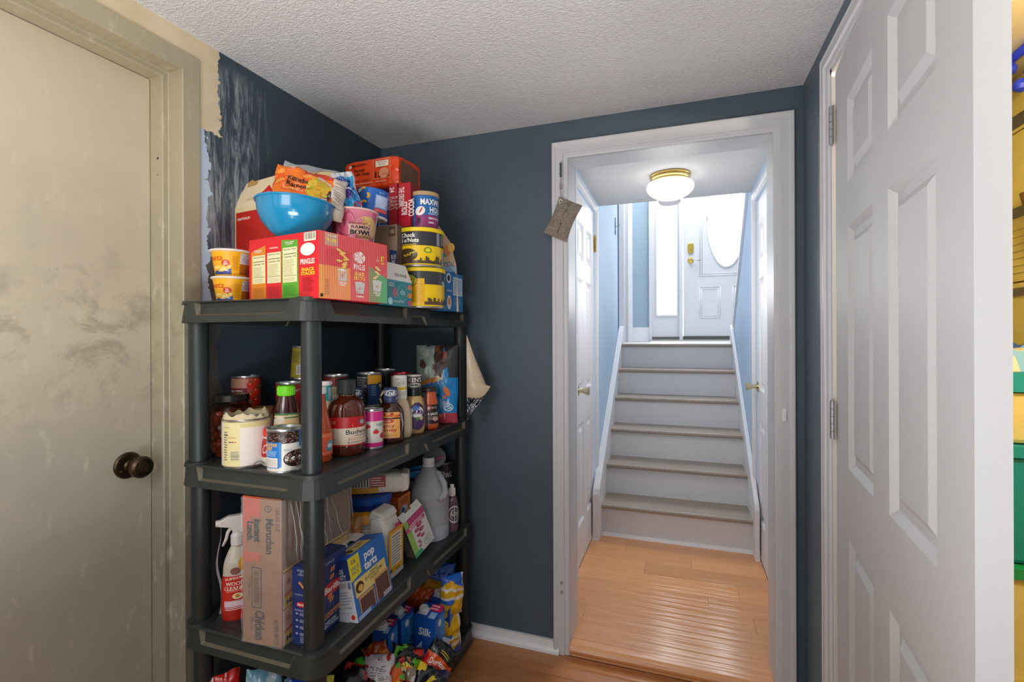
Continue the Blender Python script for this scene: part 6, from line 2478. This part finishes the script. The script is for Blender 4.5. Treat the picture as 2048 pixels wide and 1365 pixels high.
b.tube([(.010, -.030, .236), (.012, -.046, .205), (.016, -.062, .172), (.030, -.070, .152)], [.006, .007, .008, .008], m_jug, 10)
b.build('jug_handle', t)
b = MB()
b.tube([(.0775 * sin(q * .13 - 1.6), -.0775 * cos(q * .13 - 1.6), .128) for q in range(26)], .0012, m_jug, 5)
b.build('seam_rib', t)

# small opened carton leaning by the jug
pL, pR_ = Vector((*at(831, 1.652), 0)), Vector((*at(868, 1.76), 0))
dv = pR_ - pL
Lw = dv.length
t = empty('seed_snack_box', (pL.x, pL.y, Z2 + .002), 0, 'small white, pink and green box with open top, leaning in front of the jug', 'box', rot=(radians(-14), radians(-14), atan2(dv.y, dv.x)))
b = MB()
b.box(0, 0, 0, Lw, .042, .132, M('e0dedb', .4), {'left': M('4a443e', .6), 'top': M('8a7a68', .6)})
b.build('carton_body', t, bev=.0008)
a = art(Flat((0, 0, 0), (Lw, 0, 0), (0, 0, .132), (0, -1, 0)))
a.rect(0, 0, .22, 1, '9ac45c').poly([(.0, .0), (.42, .0), (.34, .12), (0, .10)], '4fa87c').rect(.18, .82, 1, 1, 'c24a78').rect(0, .70, .95, .80, 'cf4a7c').text('BERRY SEED', .5, .75, .06, 'f0dce4', w=.7, bold=.02)
for cu, cv, r_ in ((.60, .66, .14), (.42, .58, .11), (.62, .52, .12), (.44, .44, .10), (.58, .36, .10), (.36, .30, .07), (.34, .18, .07), (.40, .24, .05)):
    a.ell(cu, cv, r_, r_ * .42, 'a83260', 12).ell(cu + .02, cv + .01, r_ * .5, r_ * .2, 'd9789c', 8)
a.text('chocolate', .70, .24, .05, '7a9a7c', w=.45, rot=.2).ell(.74, .12, .20, .08, '5c8a6c', 16).ell(.74, .12, .18, .07, 'e0dedb', 16).text('NON\nGMO', .74, .12, .04, '5c8a6c', w=.2)
a.build(t)
a = art(Flat((0, .042, 0), (0, -.042, 0), (0, 0, .132), (-1, 0, 0)))
a.rect(.08, .04, .92, .96, '57514a').lines(.15, .08, .85, .9, 12, 'a9a49c', 4, .3)
a.build(t, 'side_print')
b = MB()
b.add([(0, 0, .132), (Lw, 0, .132), (Lw, .012, .158), (Lw * .62, .012, .158), (Lw * .6, .009, .150), (Lw * .3, .009, .150), (Lw * .28, .012, .158), (0, .012, .158)], [(0, 1, 2, 3, 4, 5, 6, 7)], M('e6e4e0', .5))
b.build('open_flap', t)

# pump bottle with round print
t, S_, _, _ = bottle('slim purple-tinted spray bottle with a white circular print, back right of the third shelf', 'spray_bottle', 903, 1.90, Z2, [(.022, 0), (.0245, .004), (.0245, .115), (.018, .132), (.012, .138)], '5a4654', (.0125, .136, .168), 'e0dedc', rough=.08, cat='spray bottle')
a = art(Cyl(.0249, .01, .12, -90, 90), .4)
a.ell(.62, .55, .34, .30, 'd9d4d8', 26).ell(.62, .55, .29, .26, '4f3d4a', 26).text('ALOE', .62, .56, .12, 'd9d4d8', w=.40, bold=.02).rect(.6, .30, .63, .80, 'd9d4d8').rect(.05, .05, .12, .95, '8a7484')
a.build(t)
b = MB()
b.lathe([(.007, .168), (.008, .170), (.008, .180), (0, .182)], M('e9e7e4', .4), 16)
b.build('nozzle', t)
# cans and cables at the back
t, S = can('dark can with white lettering behind the jug', 'food_can', 'can', 886, 2.02, Z2 + .105, .040, .135, '33363a', rim='8a8a8a')
a = art(S, .4)
a.text('Oat', .55, .70, .22, 'd9d9dc', w=.5, bold=.02)
a.build(t)
t, S = can('lower dark can hidden behind the jug', 'food_can', 'can', 886, 2.02, Z2, .040, .104, '2a2c30')
b = MB()
b.lathe([(.030, -.004), (.044, 0), (.046, .006), (.030, .010), (.0, .006)], M('9a9a9c', .4), 24)
for q in range(36):
    a_ = 2 * pi * q / 36
    b.box(.045 * cos(a_) - .001, .045 * sin(a_) - .001, .0, .045 * cos(a_) + .001, .045 * sin(a_) + .001, .008, M('55565a', .5))
x, y = at(868, 1.99)
o = tag(b.build('ribbed_lid', loc=(x, y, Z2 + .262)), 'ribbed grey lid resting on top of items behind the jug', 'lid')
o.rotation_euler = (radians(55), 0, face_cam(x, y))
x, y = at(830, 1.86)
t = empty('cable_bundle', (x, y, Z2 + .225), face_cam(x, y), 'bundle of thin blue plastic straws behind the sugar bag', 'straws')
R_ = random.Random(9)
for k in range(9):
    b = MB()
    b.tube([(-.05, .012 * sin(k), .004 * k - .01), (.055, .012 * cos(k * 2), .0055 * k + R_.uniform(-.004, .004))], .0032, M('1f7fb4' if k % 3 else '174a6c', .35), 7)
    b.build('straw', t)
b = MB()
b.tube([(.06, 0, .055), (.105, -.01, .072)], .0025, M('b4305a', .4), 6)
b.build('straw', t, label='pink straw')
b = MB()
b.box(-.028, -.022, 0, .028, .022, .212, M('24262a', .5))
tag(b.build('dark_box', loc=(x, y + .0, Z2), rotz=face_cam(x, y), bev=.002), 'dark box under the blue straws, behind the orange baking soda box', 'box')
# plastic scrap at left edge
b = MB()
b.grid(lambda u, v: (.006 * sin(v * 9) + .010 * u * (1 - v), .004 * noise.noise((u * 4, v * 7, 2)), .26 * v), 5, 30, m_pleat)
x, y = at(435, 1.33)
tag(b.build('plastic_strip', loc=(x, y, Z2), rotz=face_cam(x, y)), 'thin twisted strip of clear plastic at the back left post', 'plastic strip')

# ================================================================== BOTTOM SHELF
Z1 = ZS[0]


def milk(u0, F0, rot, w_, label, k):
    bx = cbox(u0, F0, rot, w=w_, d=.066)
    (cx, cy), w, d, r = bx
    t = empty('milk_carton', (cx, cy, Z1), r, label, 'carton', 'blue plant milk cartons on the bottom shelf')
    h = .206
    b = MB()
    sl_ = .018
    vs = [(-w / 2, -d / 2, 0), (w / 2, -d / 2, 0), (w / 2, d / 2, 0), (-w / 2, d / 2, 0), (-w / 2, -d / 2, h), (w / 2, -d / 2, h), (w / 2, d / 2, h + sl_), (-w / 2, d / 2, h + sl_)]
    b.add(vs, [(0, 3, 2, 1), (0, 1, 5, 4), (2, 3, 7, 6), (3, 0, 4, 7), (1, 2, 6, 5)], M('1c58b4', .3))
    b.add(vs, [(4, 5, 6, 7)], M('1a52a8', .3))
    b.build('carton_body', t, bev=.002)
    a = art(Flat(vs[0], (w, 0, 0), (0, 0, h), (0, -1, 0)))
    a.text('Silk', .52, .78, .12, 'e6ecf2', w=.60, bold=.03, shear=.15).text('vanilla', .42, .50, .05, '2a3a6c', w=.5, shear=.2).ell(.8, .2, .3, .2, '3a86d4', 16)
    a.build(t)
    a = art(Flat(vs[1], (0, d, 0), (0, 0, h), (1, 0, 0)))
    a.rect(0, 0, 1, 1, '2b78cc').rect(.5, 0, 1, 1, '3f92dc').text('LESS SUGAR\nTHAN MILK', .60, .40, .09, '16305c', w=.5, rot=pi / 3, bold=.02).ell(.45, .90, .16, .06, 'e0e4e8', 12)
    a.build(t, 'side_print')
    nn_ = Vector((0, -sl_, d)).normalized()
    a = art(Flat(vs[4], (w, 0, 0), (0, d, sl_), nn_))
    a.rect(.45, .55, 1, .98, 'd42458').lines(.48, .6, .95, .95, 2, 'f0c8d4', 2, .5).rect(.60, .08, .92, .48, '7fb0e0').lines(.62, .1, .9, .45, 4, 'c9dcf0', 2)
    a.build(t, 'top_print')
    b = MB()
    b.box(-.018, -.016, 0, .018, .016, .0015, M('dcdce2', .35))
    b.lathe([(.0155, .0015), (.0155, .014), (.0145, .016), (.011, .016), (.010, .014), (0, .014)], M('e6e6ea', .35), 24)
    for q in range(24):
        a_ = 2 * pi * q / 24
        b.box(.0155 * cos(a_) - .0006, .0155 * sin(a_) - .0006, .003, .0155 * cos(a_) + .0006, .0155 * sin(a_) + .0006, .013, M('c9c9d0', .4))
    b.build('screw_cap', t, loc=(-w / 2 + .023, -.004, h + .0083), rot=(atan2(sl_, d), 0, 0))
    return t


milk(868, 1.66, -3, .084, 'blue plant milk carton standing foremost and nearest the corner of the shelf', 0)
milk(897, 1.77, -3, .084, 'blue plant milk carton right behind the foremost one', 1)
milk(800, 1.66, -10, .060, 'blue plant milk carton turned edge-on, left of the foremost carton', 2)
milk(774, 1.58, 6, .058, 'blue plant milk carton furthest left, half hidden by the shelf above', 3)

# yellow and blue chip bags at the right end


def yb(u, v):
    if u > .86 or (v > .46 and v < .53):
        return 'd5d2d6'
    if v > .80 + .1 * sin(u * 5) or (v < .46 and v > .38 and u < .5):
        return '1f62c4'
    if .70 < v + .1 * u < .76:
        return 'd9d6d9'
    return 'd9a91c' if noise.noise((u * 6, v * 6, 2)) > -.3 else 'e6b82c'


x, y = at(899, 1.80)
t, S = bag('yellow, white and blue bag stacked upright at the right end of the bottom shelf', 'snack_bag', 'bag', (x, y, Z1 + .145), (0, radians(3), face_cam(x, y) + .5), .092, .150, .06, yb, seed=31, crink=.008, fr=5, group='yellow and blue bags')
x, y = at(898, 1.80)
t, S = bag('yellow, white and blue bag underneath its twin at the right end', 'snack_bag', 'bag', (x, y, Z1 + .002), (0, radians(-4), face_cam(x, y) + .5), .092, .148, .06, lambda u, v: yb(u, 1 - v) if v > .2 else ('c9c6c9' if u < .6 else '1f62c4'), seed=33, crink=.008, fr=5, group='yellow and blue bags')
x, y = at(872, 1.84)
t, S = bag('dark blue and yellow bag in the shadow behind the milk cartons', 'snack_bag', 'bag', (x, y, Z1 + .22), (radians(-8), radians(10), face_cam(x, y)), .11, .10, .05, lambda u, v: '1c4a9c' if v > .4 else 'b8861c', seed=35, crink=.008)
x, y = at(845, 1.83)
t, S = bag('orange bag lying flat behind the milk cartons', 'snack_bag', 'bag', (x, y, Z1 + .16), (radians(-30), 0, face_cam(x, y)), .12, .09, .05, lambda u, v: 'd9561c' if v > .3 else 'b0421c', seed=37, crink=.008)

# white carton holding the black and red chip bag
bx = cbox(869, 1.600, 0, w=.085, uR=897)
(cx, cy), w, d, r = bx
h = .125
t = empty('display_carton', (cx, cy, Z1), r, 'open white cardboard carton holding snack bags near the shelf end', 'carton')
b = MB()
m_c = M('cfd2da', .5)
tk = .0015
for x0, y0, x1, y1 in ((-w / 2, -d / 2, w / 2, -d / 2 + tk), (-w / 2, d / 2 - tk, w / 2, d / 2), (-w / 2, -d / 2 + tk, -w / 2 + tk, d / 2 - tk), (w / 2 - tk, -d / 2 + tk, w / 2, d / 2 - tk)):
    b.box(x0, y0, 0, x1, y1, h, m_c)
b.box(-w / 2, -d / 2, 0, w / 2, d / 2, .002, m_c)
o = b.build('carton_walls', t)
a = art(Flat((w / 2, -d / 2, 0), (0, d, 0), (0, 0, h), (1, 0, 0)))
a.bars(.55, .30, .85, .75, 'cfd2da', '6a6a70', True)
a.build(t)


def chip(cols_, s_):
    def f_(u, v):
        q = noise.noise((u * 4 + s_, v * 5, s_ * 1.7))
        if q > .22:
            return cols_[1]
        if q < -.28:
            return cols_[2 % len(cols_)]
        return cols_[0]
    return f_


def dor(u, v):
    if v > .64:
        return '17181c'
    if v > .58 - .1 * u:
        return 'd9561c'
    return 'c9201c' if noise.noise((u * 5, v * 5, 1)) > -.35 else 'e0501c'


x, y = at(846, 1.555)
t, S = bag('red and black tortilla chip bag slumped over the white carton', 'chip_bag', 'bag', (x, y, Z1 + .062), (radians(-30), radians(44), face_cam(x, y)), .105, .130, .045, dor, seed=41, crink=.009, fr=5)
a = art(S, .3, .0012)
a.text('Doritos', .46, .52, .11, 'e6dcd4', w=.62, bold=.04, shear=.1, rot=.1).lines(.3, .70, .8, .80, 2, 'c9b43c', 2, .4).poly([(.2, .42), (.38, .44), (.28, .20)], 'e69a3c').rect(.68, .12, .84, .26, 'c9b4b4')
a.build(t)

# heap of snack bags in and round the white plastic basket
heap = [
    (790, 1.50, .075, -30, 20, .105, .13, ('191a1c', '5fae2c', 'b8281c'), 'black and lime green snack bag standing beside the milk cartons', 'MINI'),
    (818, 1.49, .070, -40, -35, .10, .12, ('8a7a68', 'd9561c', 'cfc8c0'), 'grey and orange snack bag right of the lime green bag', 'Fritos'),
    (748, 1.42, .120, -35, 8, .085, .11, ('c9c6c8', 'b8242c', 'd5d2d2'), 'white nutrition side of a red snack bag facing up', None),
    (704, 1.35, .085, -40, 24, .14, .15, ('16171a', '2a2422', 'b02a24'), 'mostly black snack bag at the front left of the heap', None),
    (722, 1.40, .120, -50, 30, .12, .11, ('4fae2c', '1c1e1c', '58b834'), 'bright green snack bag lying across the heap', 'JALAPENO'),
    (785, 1.42, .068, -45, -25, .12, .12, ('d9641c', '50a82c', 'e07a24'), 'orange snack bag with a green corner in the middle of the heap', None),
    (768, 1.38, .075, -50, 15, .12, .11, ('b8281c', '181a1c', 'd9c23c'), 'red and black snack bag low in the middle of the heap', 'TAKIS'),
    (838, 1.47, .040, -35, 30, .11, .12, ('1a1820', '2a2440', 'd9b81c'), 'black snack bag with yellow scrawl at the basket right side', 'fuego'),
    (745, 1.32, .020, -55, -10, .12, .12, ('d9d4cf', 'b5b0ac', 'c9342c'), 'crumpled white snack bag at the bottom front of the heap', None),
    (758, 1.50, .14, -20, -15, .075, .085, ('a84a24', 'c9762c', '7a3020'), 'small rust brown snack bag tucked under the shelf above', None),
]
for k, (u_, F_, dz, rx_, ry_, w_, h_, cc, lab, tx) in enumerate(heap):
    x, y = at(u_, F_)
    t, S = bag(lab, 'chip_bag', 'bag', (x, y, Z1 + dz), (radians(rx_), radians(ry_), face_cam(x, y)), w_, h_, .05, chip(cc, 50 + k * 3), seed=60 + k * 5, crink=.011, fr=5, nu=24, nv=26, rough=.22)
    a = art(S, .3, .0014)
    if tx:
        a.text(tx, .5, .55, .16, ('e6d83c', 'f0ece4')[k % 2], w=.6, bold=.04, rot=.3)
    if k == 2:
        a.rect(.15, .2, .85, .8, 'cfcccd').lines(.2, .25, .8, .75, 9, '7a7678', 3, .35)
    if k == 3:
        a.poly([(.55, .4), (.62, .42), (.60, .8), (.54, .78)], 'c9281c').ell(.7, .3, .1, .1, '6a6a64', 10)
    if a.mb.v:
        a.build(t)

# white openwork basket
x, y = at(778, 1.36)
t = empty('storage_basket', (x, y, Z1), radians(-8), 'white openwork plastic basket under the heap of snack bags', 'basket')
m_b = M('d5d6da', .4, var=.03)
bw, bd, bh = .088, .125, .060
b = MB()
b.tube([(-bw, -bd, bh), (bw, -bd, bh), (bw, bd, bh), (-bw, bd, bh), (-bw, -bd, bh)], .004, m_b, 8)
b.build('rim', t)
b = MB()
for (ax, ay), (ex, ey) in (((-bw, -bd), (bw, -bd)), ((bw, -bd), (bw, bd)), ((bw, bd), (-bw, bd)), ((-bw, bd), (-bw, -bd))):
    L_ = sqrt((ex - ax) ** 2 + (ey - ay) ** 2)
    n = int(L_ / .014)
    for q in range(n):
        for s_ in (0, 1):
            t0, t1 = (q + s_) / n, (q + 1 - s_) / n
            k0, k1 = .9, 1
            b.tube([((ax + (ex - ax) * t0) * .92, (ay + (ey - ay) * t0) * .94, .004), (ax + (ex - ax) * t1, ay + (ey - ay) * t1, bh)], .0015, m_b, 4)
o = b.build('lattice', t)
o['kind'] = 'stuff'
b = MB()
b.box(-bw * .92, -bd * .94, .001, bw * .92, bd * .94, .004, m_b)
b.build('base', t)

# things at the left end of the bottom shelf
x, y = at(512, 1.20)
t, S = bag('pale blue and black crumpled bag at the left end of the bottom shelf', 'snack_bag', 'bag', (x, y, Z1 + .03), (radians(-12), radians(6), face_cam(x, y)), .11, .30, .06, chip(('6f9ab0', '17181c', '9fb4bc'), 90), seed=92, crink=.012)
x, y = at(452, 1.30)
t, S = bag('red packet at the far left of the bottom shelf', 'snack_bag', 'bag', (x, y, Z1 + .002), (radians(-6), radians(-4), face_cam(x, y)), .10, .265, .06, chip(('c4201c', 'd9c9c4', 'b01c18'), 97), seed=98, crink=.010)
x, y = at(578, 1.17)
t, S = bag('lemon yellow bag with a blue top at the front left of the bottom shelf', 'snack_bag', 'bag', (x, y, Z1 + .03), (radians(-10), radians(10), face_cam(x, y)), .11, .29, .06, lambda u, v: '1f4aa4' if (v > .86 and u < .4) else 'd5d41c', seed=101, crink=.008)

# air purifying pouch on its cord
x0, y0 = -.436, YB - .030
t = empty('hanging_pouch', (x0, y0, 1.768), radians(8), 'grey-brown linen charcoal pouch hanging by a cord from the white door casing', 'pouch')


def burlap():
    m, nt, bs = nodes_mat('woven_linen')
    tc = N(nt, 'ShaderNodeTexCoord').outputs['Object']
    a_ = noisen(nt, mapping(nt, tc, (60, 60, 700)), 1, 2)
    b_ = noisen(nt, mapping(nt, tc, (700, 60, 60)), 1, 2)
    f = mathn(nt, 'ADD', a_, b_)
    nt.links.new(mixc(nt, ramp(nt, f, .75, 1.25), '6b6055', 'a3988a'), bs.inputs['Base Color'])
    bs.inputs['Roughness'].default_value = .9
    bumpn(nt, f, .6, .002, bs)
    return m


m_lin = burlap()
b = MB()
pw, ph = .098, .150


def pch(u, v):
    e = (1 - abs(2 * u - 1) ** 3) * (1 - abs(2 * v - 1) ** 3)
    x_, z_ = (u - .5) * pw, -v * ph
    x_ += .010 * sin(v * pi) * (1 if u > .5 else -1) * -.6
    return Vector((x_, 0, z_)), e


def pf(side):
    def f_(u, v):
        p, e = pch(u, v)
        q = Vector((p.x, side * (e * .016 + .001) + .003 * noise.noise((u * 4, v * 5, side)), p.z))
        # hung from its upper-left corner: swing it round that corner
        a_ = radians(-24)
        px, pz = q.x + pw / 2 - .012, q.z + .012
        return (px * cos(a_) - pz * sin(a_), q.y, px * sin(a_) + pz * cos(a_))
    return f_


b.grid(pf(-1), 26, 34, m_lin)
b.grid(lambda u, v: pf(1)(1 - u, v), 26, 34, m_lin)
po = b.build('pouch', t)
b = MB()
b.tube([(.0065 * cos(q * pi / 10), -.004, .0065 * sin(q * pi / 10) - .004) for q in range(21)], .0022, M('d9d4c8', .3, .6), 8)
b.build('eyelet', t)
b = MB()
b.tube([(0, -.004, -.002), (.001, -.006, .02), (-.001, -.006, .045), (0, -.006, .07), (.002, -.006, .10), (.001, -.004, .145)], .0014, M('8f8f8f', .5), 6)
b.build('cord', t)
b = MB()
for q in range(6):
    b.lathe([(.0, 0), (.0040, .003), (.0040, .009), (0, .012)], M('4c4e52', .6), 8, c=(0 if q % 2 else .001, -.006, .088 + q * .0088))
b.build('cord_knots', t)
b = MB()
b.box(-.004, -.011, .045, .004, -.002, .066, M('8a8a8a', .4, .3))
b.build('cord_lock', t, bev=.001)
b = MB()
b.lathe([(.004, -.014), (.0045, .004), (.002, .008), (0, .009)], m_nickel, 10, axis='y')
b.build('hook', t, loc=(.001, .006, .147))
